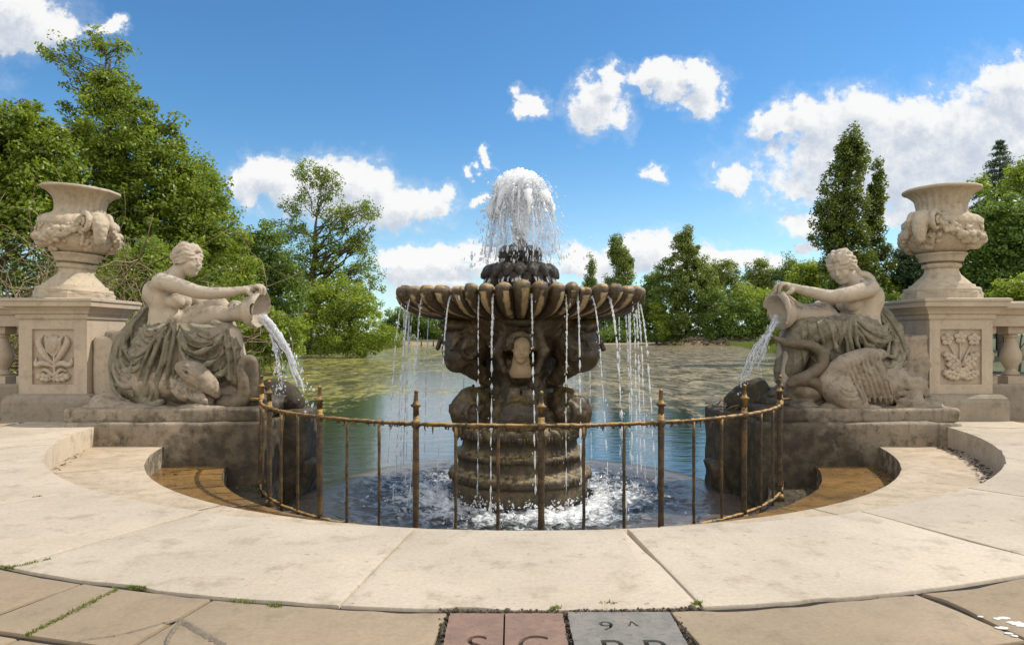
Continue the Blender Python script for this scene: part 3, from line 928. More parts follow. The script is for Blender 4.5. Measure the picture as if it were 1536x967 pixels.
prof = [(2.4, WATER - 0.4), (2.6, WATER - 0.02), (2.85, WATER + 0.014), (3.05, WATER + 0.024), (3.3, WATER + 0.012), (3.55, WATER - 0.03), (3.68, WATER - 0.5)]
V = []; F = []
for r_, z_ in prof:
    for k in range(200):
        a = 2 * math.pi * k / 200
        V.append((FC[0] + r_ * math.sin(a), FC[1] - r_ * math.cos(a), z_))
for i in range(len(prof) - 1):
    for k in range(200):
        a = i * 200 + k; b = i * 200 + (k + 1) % 200
        F.append((a, b, b + 200, a + 200))
tag(mesh_obj('basin_rim', V, np.array(F), M['apron']), kind='structure')

# ------------------------------------------------------------------ the tazza fountain
CX, CY = FC
fountain = thing('tiered_fountain', 'mossy carved stone fountain with a wide scalloped bowl rising from the round basin', 'fountain', (CX, CY, WATER))

# moulded drum
mb = MB()
prof = [(1.02, WATER - 0.3), (1.06, WATER), (1.07, WATER + 0.26)]
for q in range(9):
    a = -math.pi / 2 + math.pi * q / 8
    prof.append((1.05 + 0.075 * math.cos(a), WATER + 0.36 + 0.085 * math.sin(a)))
prof += [(1.0, WATER + 0.47), (0.985, WATER + 0.50), (0.975, WATER + 0.62)]
for q in range(7):
    a = -math.pi / 2 + math.pi * q / 6
    prof.append((0.975 + 0.05 * math.cos(a), WATER + 0.68 + 0.05 * math.sin(a)))
prof += [(0.92, WATER + 0.75), (0.90, WATER + 0.86), (0.92, WATER + 0.93)]
for q in range(9):
    a = -math.pi / 2 + math.pi * q / 8
    prof.append((0.945 + 0.10 * math.cos(a), WATER + 1.04 + 0.10 * math.sin(a)))
prof += [(0.93, WATER + 1.17), (0.5, WATER + 1.25)]
def drumr(r, z, a):
    n = 0.03 * float(fbm(np.array([math.sin(a) * 6]), np.array([math.cos(a) * 6]), np.array([z * 7.0]), 4, 3)[0])
    rope = 0.022 * math.sin(a * 30 + z * 16) if WATER + 0.94 < z < WATER + 1.16 else 0
    return r + n + rope
mb.lathe((CX, CY), prof, 180, drumr)
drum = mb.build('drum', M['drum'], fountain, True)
# tufts of hanging moss on the mouldings
mb = MB()
rgm = np.random.default_rng(3)
for q in range(620):
    a = rgm.uniform(0, 2 * math.pi); lvl = rgm.choice([0, 1, 2])
    zz = WATER + (0.97, 0.66, 0.34)[lvl]; rr = (1.035, 1.02, 1.115)[lvl]
    L = min(.15, rgm.lognormal(math.log(.035), .6))
    x, y = CX + rr * math.sin(a), CY - rr * math.cos(a)
    mb.tube([(x, y, zz + 0.06), (x, y, zz + 0.01), (x + rgm.normal(0, .008), y, zz - L)], np.array([0.008, 0.013, 0.003]) * rgm.uniform(.6, 1.5), 5)
mb.build('hanging_moss', M['drum'], drum, True)

# carved stem: four term figures with scroll consoles between (sector folded about its middle)
def stem_sector():
    s = SDF((-1.45, -1.45, WATER + 1.05), (1.45, 1.45, 1.66), 0.022)
    X = s.ax[0][:, None, None].astype(np.float32); Y = s.ax[1][None, :, None].astype(np.float32); Z = s.ax[2][None, None, :].astype(np.float32)
    th = np.arctan2(X, -Y)                     # 0 = towards the viewer
    r = np.sqrt(X * X + Y * Y)
    q = 2 * np.pi / 3
    tf = (th + q / 2) % q - q / 2
    u = r * np.sin(tf); v = r * np.cos(tf)     # u sideways (signed), v outwards
    au = np.abs(u)
    f = None
    def uni(d, k):
        nonlocal f
        if f is None: f = d; return
        h = np.clip(0.5 + 0.5 * (f - d) / k, 0, 1)
        f = f * (1 - h) + d * h - k * h * (1 - h)
    def sub(d, k):
        nonlocal f
        h = np.clip(0.5 - 0.5 * (f + d) / k, 0, 1)
        f = f * (1 - h) - d * h + k * h * (1 - h)
    def el(c, rd, uu=None):
        a_ = u if uu is None else uu
        x, y, z = (a_ - c[0]) / rd[0], (v - c[1]) / rd[1], (Z - c[2]) / rd[2]
        k0 = np.sqrt(x * x + y * y + z * z)
        k1 = np.sqrt((x / rd[0]) ** 2 + (y / rd[1]) ** 2 + (z / rd[2]) ** 2) + 1e-6
        return k0 * (k0 - 1) / k1
    def cn(a, b, ra, rb, uu=None):
        a = np.array(a); b = np.array(b); ab = b - a; L = ab @ ab
        px, py, pz = (au if uu is None else uu) - a[0], v - a[1], Z - a[2]
        t = np.clip((px * ab[0] + py * ab[1] + pz * ab[2]) / L, 0, 1)
        return np.sqrt((px - t * ab[0]) ** 2 + (py - t * ab[1]) ** 2 + (pz - t * ab[2]) ** 2) - (ra + (rb - ra) * t)
    # core
    core = np.interp(s.ax[2], [-0.15, 0.1, 0.35, 0.6, 0.9, 1.25, 1.5, 1.66], [0.80, 0.70, 0.56, 0.46, 0.54, 0.78, 0.98, 1.08])[None, None, :]
    uni((r - core) * 0.8, 0.05)
    # term figure: hips and skirt, belly, breast, neck
    uni(el((0, 0.62, 0.10), (0.27, 0.36, 0.36)), 0.10)
    uni(cn((0, 0.80, -0.02), (0, 0.58, 0.50), 0.20, 0.14), 0.10)
    uni(el((0, 0.62, 0.76), (0.20, 0.20, 0.20)), 0.08)
    uni(cn((0.10, 0.80, 0.80), (0.11, 0.80, 0.79), 0.095, 0.09), 0.06)
    uni(cn((0.0, 0.68, 0.86), (0.26, 0.62, 0.92), 0.12, 0.10), 0.06)
    # veil swags falling from the hair to the shoulders
    uni(cn((0.22, 0.80, 1.36), (0.33, 0.76, 1.08), 0.10, 0.10), 0.05)
    uni(cn((0.33, 0.76, 1.08), (0.24, 0.78, 0.80), 0.09, 0.06), 0.05)
    uni(el((0, 0.78, 1.42), (0.30, 0.20, 0.12)), 0.05)
    # skirt folds
    for du in (0.06, 0.15, 0.24):
        uni(cn((du * 0.6, 0.80, 0.52), (du * 1.25, 0.93, -0.06), 0.028, 0.05), 0.04)
    # great scroll feet
    uni(el((0.0, 0.86, 0.12), (0.30, 0.20, 0.28)), 0.09)
    # consoles between the figures (at the sector edge)
    w_ = np.minimum(np.abs(tf - q / 2), np.abs(tf + q / 2))
    cu = r * np.sin(w_); cv = r * np.cos(w_)
    def elc(c, rd):
        x, y, z = (cu - c[0]) / rd[0], (cv - c[1]) / rd[1], (Z - c[2]) / rd[2]
        k0 = np.sqrt(x * x + y * y + z * z)
        k1 = np.sqrt((x / rd[0]) ** 2 + (y / rd[1]) ** 2 + (z / rd[2]) ** 2) + 1e-6
        return k0 * (k0 - 1) / k1
    def cnc(a, b, ra, rb):
        a = np.array(a); b = np.array(b); ab = b - a; L = ab @ ab
        px, py, pz = cu - a[0], cv - a[1], Z - a[2]
        t = np.clip((px * ab[0] + py * ab[1] + pz * ab[2]) / L, 0, 1)
        return np.sqrt((px - t * ab[0]) ** 2 + (py - t * ab[1]) ** 2 + (pz - t * ab[2]) ** 2) - (ra + (rb - ra) * t)
    uni(elc((0, 0.92, 1.22), (0.32, 0.40, 0.36)), 0.06)
    uni(elc((0, 1.10, 1.05), (0.23, 0.24, 0.29)), 0.05)
    uni(cnc((0.0, 0.98, 0.95), (0, 0.58, 0.60), 0.20, 0.10), 0.06)
    for i in range(16):                       # spiral on the flank of the upper scroll
        t0 = i / 16 * 4.2 * math.pi / 1.6; t1 = (i + 1) / 16 * 4.2 * math.pi / 1.6
        f0, f1 = 0.25 * (1 - i / 19), 0.25 * (1 - (i + 1) / 19)
        uni(cnc((0.25, 1.06 + f0 * math.cos(t0), 1.12 + f0 * math.sin(t0)), (0.25, 1.06 + f1 * math.cos(t1), 1.12 + f1 * math.sin(t1)), 0.05, 0.046), 0.02)
    uni(elc((0, 0.84, 0.18), (0.30, 0.36, 0.36)), 0.08)
    uni(elc((0, 1.02, 0.14), (0.24, 0.18, 0.26)), 0.05)
    for i in range(16):
        t0 = i / 16 * 2.7 * math.pi; t1 = (i + 1) / 16 * 2.7 * math.pi
        f0, f1 = 0.19 * (1 - i / 19), 0.19 * (1 - (i + 1) / 19)
        uni(cnc((0.26, 0.96 - f0 * math.cos(t0), 0.16 + f0 * math.sin(t0)), (0.26, 0.96 - f1 * math.cos(t1), 0.16 + f1 * math.sin(t1)), 0.045, 0.04), 0.02)
    # bracket leaves under the bowl
    uni(elc((0, 1.12, 1.47), (0.30, 0.28, 0.12)), 0.05)
    uni(el((0, 0.95, 1.52), (0.26, 0.20, 0.09)), 0.05)
    s.F = f.astype(np.float32)
    s.disp(lambda x, y, z: 0.03 * fbm(x * 5, y * 5, z * 5, 5, 3) + 0.03 * np.abs(fbm(x * 14, y * 14, z * 14, 8, 2)), 0.1)
    V, Q = s.mesh(1)
    V[:, 0] += CX; V[:, 1] += CY
    return V, Q
V, Q = stem_sector()
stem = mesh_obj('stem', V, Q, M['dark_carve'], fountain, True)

def sculpt_head(s, c, f, up, H, k=0.03, hair=True):
    """a head with face; c = middle of the head, f = facing, up = crown, H = chin-to-crown height"""
    f = np.array(f, float); f /= np.linalg.norm(f)
    up = np.array(up, float); up -= f * (up @ f); up /= np.linalg.norm(up)
    rt = np.cross(f, up)
    rot = np.stack([f, rt, up])
    def L(a, b, d): return np.asarray(c) + H * (f * a + rt * b + up * d)
    s.ell(L(-.05, 0, .12), np.array((.41, .33, .37)) * H, k, rot)
    s.ell(L(.13, 0, -.12), np.array((.24, .27, .36)) * H, .08 * H, rot)
    s.ell(L(.21, 0, -.40), np.array((.11, .12, .09)) * H, .10 * H, rot)
    s.ell(L(.02, 0, -.22), np.array((.25, .25, .18)) * H, .10 * H, rot)
    for sgn in (-1, 1):
        s.ell(L(.41, .135 * sgn, .03), np.array((.085, .095, .06)) * H, .05 * H, rot, sub=True)
    s.cone(L(.345, 0, .07), L(.435, 0, -.09), .038 * H, .05 * H, .04 * H)
    s.ell(L(.40, 0, -.10), np.array((.055, .07, .035)) * H, .03 * H, rot)
    s.cone(L(.335, -.17, .085), L(.375, -.05, .10), .03 * H, .03 * H, .03 * H)
    s.cone(L(.335, .17, .085), L(.375, .05, .10), .03 * H, .03 * H, .03 * H)
    for sgn in (-1, 1):
        s.ell(L(.315, .13 * sgn, .02), np.array((.06, .068, .048)) * H, .01 * H, rot)
        s.ell(L(.24, .17 * sgn, -.12), np.array((.11, .10, .12)) * H, .08 * H, rot)
        s.ell(L(-.02, .32 * sgn, -.03), np.array((.06, .035, .10)) * H, .02 * H, rot)
    s.ell(L(.375, 0, -.185), np.array((.04, .095, .022)) * H, .02 * H, rot)
    s.ell(L(.365, 0, -.245), np.array((.04, .075, .028)) * H, .02 * H, rot)
    s.cone(L(.40, -.08, -.213), L(.40, .08, -.213), .012 * H, .012 * H, .01 * H, sub=True)
    return L, rot

# the three carved women's faces
for k in range(3):
    a = k * 2 * math.pi / 3
    d = np.array((math.sin(a), -math.cos(a), 0))
    side = np.array((math.cos(a), math.sin(a), 0))
    c = np.array((CX, CY, 1.12)) + d * 0.97
    s = SDF(c - 0.42, c + 0.42, 0.013)
    s.tube([c + d * -.05 + np.array((0, 0, -.10)), c + d * -.10 + np.array((0, 0, -.36))], [0.105, 0.14], 0.03)
    s.ell(c + d * -.12 + np.array((0, 0, -.34)), (0.17, 0.17, 0.10), 0.06)
    sculpt_head(s, c + side * 0.01, d + np.array((0, 0, -.10)), (side * 0.10 + np.array((0, 0, 1))), 0.40)
    s.rough(0.006, 14, 3)
    fc = s.build('carved_face', M['face'], stem)
    h = SDF(c - 0.42, c + 0.42, 0.016)
    cc = c + d * -.05 + np.array((0, 0, .07))
    for i in range(11):
        b = -1.75 + 3.5 * i / 10
        p0 = cc + side * 0.17 * math.sin(b) + np.array((0, 0, 0.15 * math.cos(b))) + d * 0.07
        h.ell(p0, (0.062, 0.062, 0.062), 0.02)
        p1 = cc + side * 0.21 * math.sin(b) + np.array((0, 0, 0.19 * math.cos(b))) - d * 0.03
        h.ell(p1, (0.07, 0.07, 0.07), 0.02)
    h.rough(0.02, 18, 4)
    h.build('carved_hair', M['dark_carve'], fc)

# scalloped bowl: six shells of eight flutes
NL, SP = 48, 18
NT_ = NL * SP
th = np.arange(NT_) * 2 * np.pi / NT_
ph6 = ((th + np.pi / 6) % (np.pi / 3)) - np.pi / 6
shell = 1.0 - 0.105 * (np.abs(ph6) / (np.pi / 6)) ** 1.6 - 0.05 * np.exp(-((np.abs(ph6) - np.pi / 6) / 0.035) ** 2)
u = ((th * NL / (2 * np.pi) + 0.5) % 1.0) * 2 - 1                      # -1..1 across one flute (0 = crown)
lobe = np.sqrt(np.clip(1 - np.abs(u) ** 2.2, 0, 1))
lrand = np.repeat(0, NT_) + 0.02 * vnoise(np.round(th * NL / (2 * np.pi)) * 3.3, th * 0, th * 0, 2)
#        r      z     lobe weight (radial), lobe weight (vertical)
P_ = [(0.86, 1.50, 0.00, 0.0), (1.02, 1.555, 0.02, -0.03), (1.22, 1.60, 0.04, -0.06), (1.42, 1.645, 0.06, -0.09), (1.60, 1.70, 0.09, -0.11),
      (1.74, 1.765, 0.13, -0.09), (1.83, 1.835, 0.16, -0.05), (1.865, 1.90, 0.175, 0.0), (1.865, 1.945, 0.17, 0.05), (1.845, 1.965, 0.15, 0.085),
      (1.80, 1.965, 0.11, 0.10), (1.74, 1.945, 0.08, 0.09), (1.66, 1.90, 0.03, 0.05), (1.5, 1.85, 0.01, 0.02), (1.2, 1.78, 0, 0), (0.5, 1.74, 0, 0)]
V = []
for (r_, z_, lr, lz) in P_:
    f_ = np.interp(r_, [0.86, 1.3, 1.8], [0, 0.5, 1])
    rr = r_ * (1 + (shell * 1.03 - 1) * f_) + (lobe - 0.45) * lr
    zz = z_ + (lobe - 0.4) * lz + lrand * f_ + (shell - 0.95) * 0.25 * f_
    nz_ = 0.012 * fbm(rr * np.sin(th) * 9, rr * np.cos(th) * 9, zz * 9, 6, 3)
    rr = rr + nz_; zz = zz + nz_
    V.append(np.stack([CX + rr * np.sin(th), CY - rr * np.cos(th), zz], 1))
V = np.concatenate(V)
F = []
for i in range(len(P_) - 1):
    a = i * NT_ + np.arange(NT_); b = i * NT_ + (np.arange(NT_) + 1) % NT_
    F.append(np.stack([a, b, b + NT_, a + NT_], 1))
# bowl material: tan stone with dirt and moss following the flutes' own grooves (face attribute)
fl = np.tile(np.abs(u), len(P_) - 1); lv = np.repeat(np.arange(len(P_) - 1), NT_)
rgb = np.random.default_rng(4); lobeid = np.round(th * NL / (2 * np.pi)).astype(int) % NL
side_p = rgb.uniform(-0.35, 0.35, NL)[lobeid]
clean = np.clip(1.25 - 2.0 * np.abs(np.abs(u - side_p)) ** 1.3, 0, 1)
clean = clean * rgb.uniform(.72, 1.08, NL)[lobeid]
clean = np.tile(clean, len(P_) - 1) * np.interp(lv, [0, 2, 3, 6, 7, 8], [0.5, 0.8, 1.0, 0.9, 0.25, 0.1])
m, nt, p, out = new_mat('scalloped_bowl_stone')
P, N = pos_of(nt)
n1 = nt.noise(P, 5.0, 6, 0.7); n2 = nt.noise(P, 26.0, 5, 0.7); n3 = nt.noise(P, 1.8, 3, 0.6)
at_ = nt.n('ShaderNodeAttribute', attribute_name='clean')
cm = nt.math('ADD', at_.outputs['Fac'], nt.math('MULTIPLY', nt.math('SUBTRACT', n1, 0.52), 1.5))
cm = nt.sstep(cm, 0.56, 0.80)
col = nt.mix(nt.sstep(n2, 0.35, 0.65), (0.026, 0.016, 0.007), (0.09, 0.053, 0.02))
col = nt.mix(cm, col, nt.mix(nt.sstep(n2, 0.4, 0.65), (0.46, 0.335, 0.175), (0.34, 0.24, 0.12)))
nz = nt.sep(N)[2]
col = nt.mix(nt.math('MULTIPLY', nt.sstep(nz, 0.0, 0.7), nt.sstep(n1, 0.38, 0.54)), col, (0.40, 0.26, 0.10))
col = nt.mix(nt.math('MULTIPLY', nt.sstep(n3, 0.55, 0.66), 0.5), col, (0.09, 0.08, 0.025))
nt.put(p.inputs['Base Color'], col); p.inputs['Roughness'].default_value = 0.45
bump(nt, p, nt.math('ADD', n1, nt.math('MULTIPLY', n2, 0.6)), 0.9, 0.025)
M['bowl'] = m
bowl = mesh_obj('bowl', V, np.concatenate(F), M['bowl'], fountain, True, {'clean': clean})
mb = MB(); mb.lathe((CX, CY), [(0.3, 1.80), (1.70, 1.80), (1.72, 1.865), (0.3, 1.87)], 96)
mb.build('bowl_water', M['pool'], bowl, True)

# two leafy upper tiers on a knotted stalk
def tier(name, zc, r, drop, nleaf, seed):
    s = SDF((CX - r - .25, CY - r - .25, zc - drop - .3), (CX + r + .25, CY + r + .25, zc + .25), 0.016)
    s.ell((CX, CY, zc - drop * .45), (r * .78, r * .78, drop * .5), 0.03)
    for row, (rr, zz, sz) in enumerate([(0.97, -0.02, 1.0), (0.90, -drop * .42, 1.05), (0.72, -drop * .8, 0.9)]):
        for k in range(nleaf):
            a = 2 * math.pi * (k + 0.5 * row) / nleaf
            d = np.array((math.sin(a), -math.cos(a), 0))
            c = np.array((CX, CY, zc + zz))
            L = 2 * math.pi * r / nleaf
            s.tube([c + d * r * rr * .62 + np.array((0, 0, .04)), c + d * r * rr * .9 + np.array((0, 0, .03)), c + d * r * rr * 1.08 + np.array((0, 0, -.075))],
                   [L * .36 * sz, L * .46 * sz, L * .14 * sz], 0.008)
            s.cone(c + d * r * rr * .66 + np.array((0, 0, .02 + L * .35)), c + d * r * rr * 1.05 + np.array((0, 0, -.01)), 0.02, 0.012, 0.01)
    s.disp(lambda x, y, z: .035 * np.abs(fbm(x * 8, y * 8, z * 5, seed, 3)) - .02 * np.abs(fbm(x * 22, y * 22, z * 12, seed + 5, 2)))
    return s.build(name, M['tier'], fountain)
tier('lower_cup', 2.33, 0.57, 0.36, 17, 21)
tier('upper_cup', 2.64, 0.31, 0.26, 11, 22)
s = SDF((CX - .4, CY - .4, 1.7), (CX + .4, CY + .4, 2.9), 0.02)
s.tube([(CX, CY, 1.75), (CX, CY, 1.95), (CX, CY, 2.15), (CX, CY, 2.4), (CX, CY, 2.6), (CX, CY, 2.78)], [0.32, 0.24, 0.22, 0.17, 0.14, 0.10], 0.02)
s.torus((CX, CY, 2.73), (0, 0, 1), 0.10, 0.05, 0.03); s.rough(0.02, 14, 2)
s.build('stalk', M['tier'], fountain)

# ------------------------------------------------------------------ falling water
ICO_V = None
def ico():
    global ICO_V, ICO_F
    if ICO_V is None:
        t = (1 + 5 ** .5) / 2
        V = np.array([(-1,t,0),(1,t,0),(-1,-t,0),(1,-t,0),(0,-1,t),(0,1,t),(0,-1,-t),(0,1,-t),(t,0,-1),(t,0,1),(-t,0,-1),(-t,0,1)], float)
        ICO_V = V / np.linalg.norm(V[0])
        ICO_F = np.array([(0,11,5),(0,5,1),(0,1,7),(0,7,10),(0,10,11),(1,5,9),(5,11,4),(11,10,2),(10,7,6),(7,1,8),(3,9,4),(3,4,2),(3,2,6),(3,6,8),(3,8,9),(4,9,5),(2,4,11),(6,2,10),(8,6,7),(9,8,1)])
    return ICO_V, ICO_F

def drops(P, D, rad, length):
    """elongated drops at P along unit D"""
    iv, if_ = ico()
    n = len(P)
    ref = np.tile([0.31, 0.95, 0.05], (n, 1))
    U = np.cross(D, ref); U /= np.linalg.norm(U, axis=1)[:, None] + 1e-9
    W = np.cross(D, U)
    V = P[:, None, :] + rad[:, None, None] * (iv[None, :, 0:1] * U[:, None, :] + iv[None, :, 1:2] * W[:, None, :]) + length[:, None, None] * iv[None, :, 2:3] * D[:, None, :]
    F = (if_[None] + 12 * np.arange(n)[:, None, None]).reshape(-1, 3)
    return V.reshape(-1, 3), F

def tris(VF):
    Vs = []; Fs = []; n = 0
    for V, F in VF:
        Vs.append(V); n0 = n; n += len(V)
        for f in F:
            f = list(f)
            for i in range(1, len(f) - 1): Fs.append((f[0] + n0, f[i] + n0, f[i + 1] + n0))
    return np.concatenate(Vs), np.array(Fs)

# the jet: aerated core spreading upwards, then a ragged dome of falling drops
rj = np.random.default_rng(17)
jet = thing('water_jet', 'white foaming water jet bursting from the top of the fountain', 'water jet', (CX, CY, 2.74))
G = 9.81
def traj(n, vr, vz, jit):
    a = rj.uniform(0, 2 * np.pi, n)
    r = np.abs(rj.normal(vr, jit, n)); z = rj.normal(*vz, n)
    return a, r, z
def sample(n, vr, jit, vz, tr, rad, stretch, z0=2.76, r0=0.06, flick=0.015):
    a, vrr, vzz = traj(n, vr, vz, jit)
    t = rj.uniform(tr[0], tr[1], n) * (2 * vzz / G)
    rr = r0 * np.sqrt(rj.uniform(0, 1, n)) + vrr * t; zz = z0 + vzz * t - .5 * G * t * t
    P = np.stack([CX + rr * np.cos(a), CY + rr * np.sin(a), zz], 1) + rj.normal(0, flick, (n, 3))
    D = np.stack([vrr * np.cos(a), vrr * np.sin(a), vzz - G * t], 1)
    sp = np.linalg.norm(D, axis=1); D /= sp[:, None]
    rd = rad * rj.lognormal(0, .45, n)
    L = rd * (1 + stretch * sp * rj.uniform(.4, 1.4, n))
    keep = zz > 1.95
    return drops(P[keep], D[keep], rd[keep], L[keep])
def merge(L):
    n = 0; Vs = []; Fs = []
    for V, F in L:
        Vs.append(V); Fs.append(F + n); n += len(V)
    return np.concatenate(Vs), np.concatenate(Fs)
# funnel of dense white water inside the spray
fs = SDF((CX - .75, CY - .75, 2.70), (CX + .75, CY + .75, 3.95), 0.022)
fs.tube([(CX, CY, 2.72), (CX, CY, 3.0), (CX, CY, 3.3), (CX, CY, 3.55), (CX, CY, 3.68)], [.07, .115, .19, .28, .33], .03)
for q in range(46):
    a_ = rj.uniform(0, 2 * np.pi); r_ = rj.uniform(.10, .42)
    fs.ell((CX + r_ * math.cos(a_), CY + r_ * math.sin(a_), 3.58 - .25 * max(0, r_ - .26) + rj.uniform(-.08, .10)), rj.uniform(.05, .105), .02)
for q in range(20):      # shoulders tumbling over
    a_ = rj.uniform(0, 2 * np.pi); r_ = rj.uniform(.38, .46)
    fs.tube([(CX + r_ * math.cos(a_), CY + r_ * math.sin(a_), 3.50), (CX + (r_ + .05) * math.cos(a_), CY + (r_ + .05) * math.sin(a_), 3.36 + rj.uniform(-.05, .05)), (CX + (r_ + .09) * math.cos(a_), CY + (r_ + .09) * math.sin(a_), 3.16 + rj.uniform(-.12, .08))], [.05, .032, .008], .02)
fs.disp(lambda x, y, z: .10 * fbm(x * 9, y * 9, z * 4, 5, 3) + .06 * np.abs(fbm(x * 24, y * 24, z * 11, 8, 2)), .2)
V, F = fs.mesh(0)
mesh_obj('white_core', V, F, M['froth'], jet, True)
# torn clear sheet falling in a dome round the core
na2, nt2 = 260, 60
Vs = []
aa = np.arange(na2) * 2 * np.pi / na2
for i in range(nt2):
    tt = np.interp(i / (nt2 - 1), [0, 1], [.40, 1.04])
    vz = 4.28 + .10 * fbm(np.cos(aa) * 2, np.sin(aa) * 2, aa * 0, 3, 2); vr = .55 + .14 * fbm(np.cos(aa) * 2.5, np.sin(aa) * 2.5, aa * 0, 6, 2)
    t = tt * 2 * vz / G
    rr = .05 + vr * t; zz = 2.76 + vz * t - .5 * G * t * t
    nn = fbm(np.cos(aa) * 6, np.sin(aa) * 6, zz * 2.5, 11, 3) * .05 * (.4 + tt)
    Vs.append(np.stack([CX + (rr + nn) * np.cos(aa), CY + (rr + nn) * np.sin(aa), zz], 1))
Fs = []
for i in range(nt2 - 1):
    a_ = i * na2 + np.arange(na2); b_ = i * na2 + (np.arange(na2) + 1) % na2
    Fs.append(np.stack([a_, b_, b_ + na2, a_ + na2], 1))
mesh_obj('falling_sheet', np.concatenate(Vs), np.concatenate(Fs), M['sheet'], jet, True)
V, F = merge([sample(1800, 0.34, 0.10, (4.26, .08), (0.25, 0.50), 0.010, 0.8),
              sample(2200, 0.42, 0.16, (4.32, .06), (0.38, 0.54), 0.012, 0.35, flick=.035),
              sample(2400, 0.52, 0.10, (4.28, .08), (0.40, 0.66), 0.011, 0.45, flick=.03),
              sample(900, 0.2, 0.12, (3.2, .5), (0.0, 0.5), 0.012, 0.7)])
mesh_obj('jet_core', V, F, M['jet'], jet, True)
V, F = merge([sample(2200, 0.56, 0.12, (4.27, .11), (0.52, 1.08), 0.0075, 0.5, flick=.03),
              sample(420, 0.74, 0.2, (4.2, .22), (0.5, 1.1), 0.009, 0.3, flick=.04)])
mesh_obj('falling_drops', V, F, M['veil'], jet, True)
# wavy clear strands of the dome
VF = []
for k in range(130):
    a = rj.uniform(0, 2 * np.pi); vr = rj.normal(0.56, 0.10); vz = rj.normal(4.26, .09)
    t0 = rj.uniform(0.42, 0.75); t1 = t0 + rj.uniform(.12, .4)
    t = np.linspace(t0, min(t1, 1.08), 9) * 2 * vz / G
    rr = vr * t + .04; zz = 2.76 + vz * t - .5 * G * t * t
    aa = a + np.cumsum(rj.normal(0, .02, 9))
    Pq = np.stack([CX + rr * np.cos(aa), CY + rr * np.sin(aa), zz], 1) + rj.normal(0, .008, (9, 3))
    VF.append(tube_np(Pq, rj.uniform(.005, .014) * rj.uniform(.5, 1.4, 9), 5))
V, F = tris(VF)
mesh_obj('clear_strands', V, F, M['veil'], jet, True)
# water skating down over the leafy cups
VF = []
for k in range(110):
    a = rj.uniform(0, 2 * np.pi); lowr = k % 2
    r0_, z0_ = ((0.30, 2.70), (0.55, 2.36))[lowr]
    n = 6
    zz = z0_ - np.linspace(0, .30, n) ** 1.3 * 1.1; rr = r0_ * np.linspace(.8, 1.08, n)
    aa = a + np.cumsum(rj.normal(0, .03, n))
    VF.append(tube_np(np.stack([CX + rr * np.cos(aa), CY + rr * np.sin(aa), zz], 1), rj.uniform(.006, .016, n), 5))
V, F = tris(VF)
mesh_obj('running_water', V, F, M['jet'], jet, True)

# thin streams that run out between the flutes of the bowl
def stream(name, top, out_dir, v0, zend, r0, label, group, seed, mat='stream', drops_n=10, broken=0.5):
    rs = np.random.default_rng(seed)
    top = np.asarray(top, float); out_dir = np.asarray(out_dir, float)
    T = math.sqrt(2 * (top[2] - zend) / G)
    n = 84
    t = np.linspace(0, T, n)
    zz = top[2] - .5 * G * t * t
    P = top + out_dir * (v0 * t)[:, None]; P[:, 2] = zz
    wob = np.cumsum(rs.normal(0, .0028, (n, 2)), axis=0)
    P[:, :2] += wob * np.linspace(0, 1, n)[:, None]
    rad = r0 * np.interp(t / T, [0, .06, .3, 1], [1.9, 1.1, .85, .75]) * (1 + .45 * np.sin(np.arange(n) * rs.uniform(1.5, 2.4) + rs.uniform(0, 6)) * np.linspace(.2, 1, n)) * rs.uniform(.55, 1.45, n)
    o = thing(name, label, 'water stream', tuple(top), group)
    VF = []
    i = 0
    cut = int(n * (1 - broken * rs.uniform(.5, 1.0)))
    VF.append(tube_np(P[:cut], rad[:cut], 6))
    i = cut
    while i < n - 5:                         # the lower part breaks into beads
        L = rs.integers(2, 6)
        if i + L >= n: break
        VF.append(tube_np(P[i:i + L + 1], rad[i:i + L + 1] * np.interp(np.linspace(0, 1, L + 1), [0, .3, .7, 1], [.35, 1.05, 1.1, .3]), 6))
        i += L + rs.integers(0, 3)
    V, F = tris(VF)
    if drops_n:
        k = rs.integers(5, n, drops_n)
        dp = P[k] + rs.normal(0, .022, (drops_n, 3))
        V2, F2 = drops(dp, np.tile([0, 0, -1.0], (drops_n, 1)), rs.uniform(.004, .008, drops_n), rs.uniform(.006, .02, drops_n))
        V, F = merge([(V, F), (V2, F2)])
    mesh_obj('falling_water', V, F, M[mat], o, True)
    return o
rs_ = np.random.default_rng(23)
SG = 'thin water streams falling from the scalloped bowl'
for k in range(NL):
    a = 2 * math.pi * (k + .5) / NL
    back = math.cos(a) < -0.15
    if rs_.uniform() < (0.25 if not back else 0.3): continue
    ph = ((a + math.pi / 6) % (math.pi / 3)) - math.pi / 6
    sh = 1.0 - 0.105 * (abs(ph) / (math.pi / 6)) ** 1.6
    rr = 1.865 * (1 + (sh * 1.03 - 1)) - 0.03
    aa = a + rs_.normal(0, .012)
    d = np.array((math.sin(aa), -math.cos(aa), 0))
    top = np.array((CX, CY, 0)) + d * rr; top[2] = 1.86
    lab = 'thin beaded water stream falling from the front rim of the scalloped bowl' if not back else 'thin water stream falling from the far rim of the bowl behind the carved stem'
    stream('water_stream', top, d, rs_.uniform(.02, .22) if rs_.uniform() < .8 else rs_.uniform(.3, .5), WATER + .08, rs_.uniform(.009, .016) * (1.0 if not back else .9), lab,
           SG if not back else 'water streams behind the stem', 100 + k, drops_n=int(rs_.integers(10, 34)), broken=rs_.uniform(.55, .95))

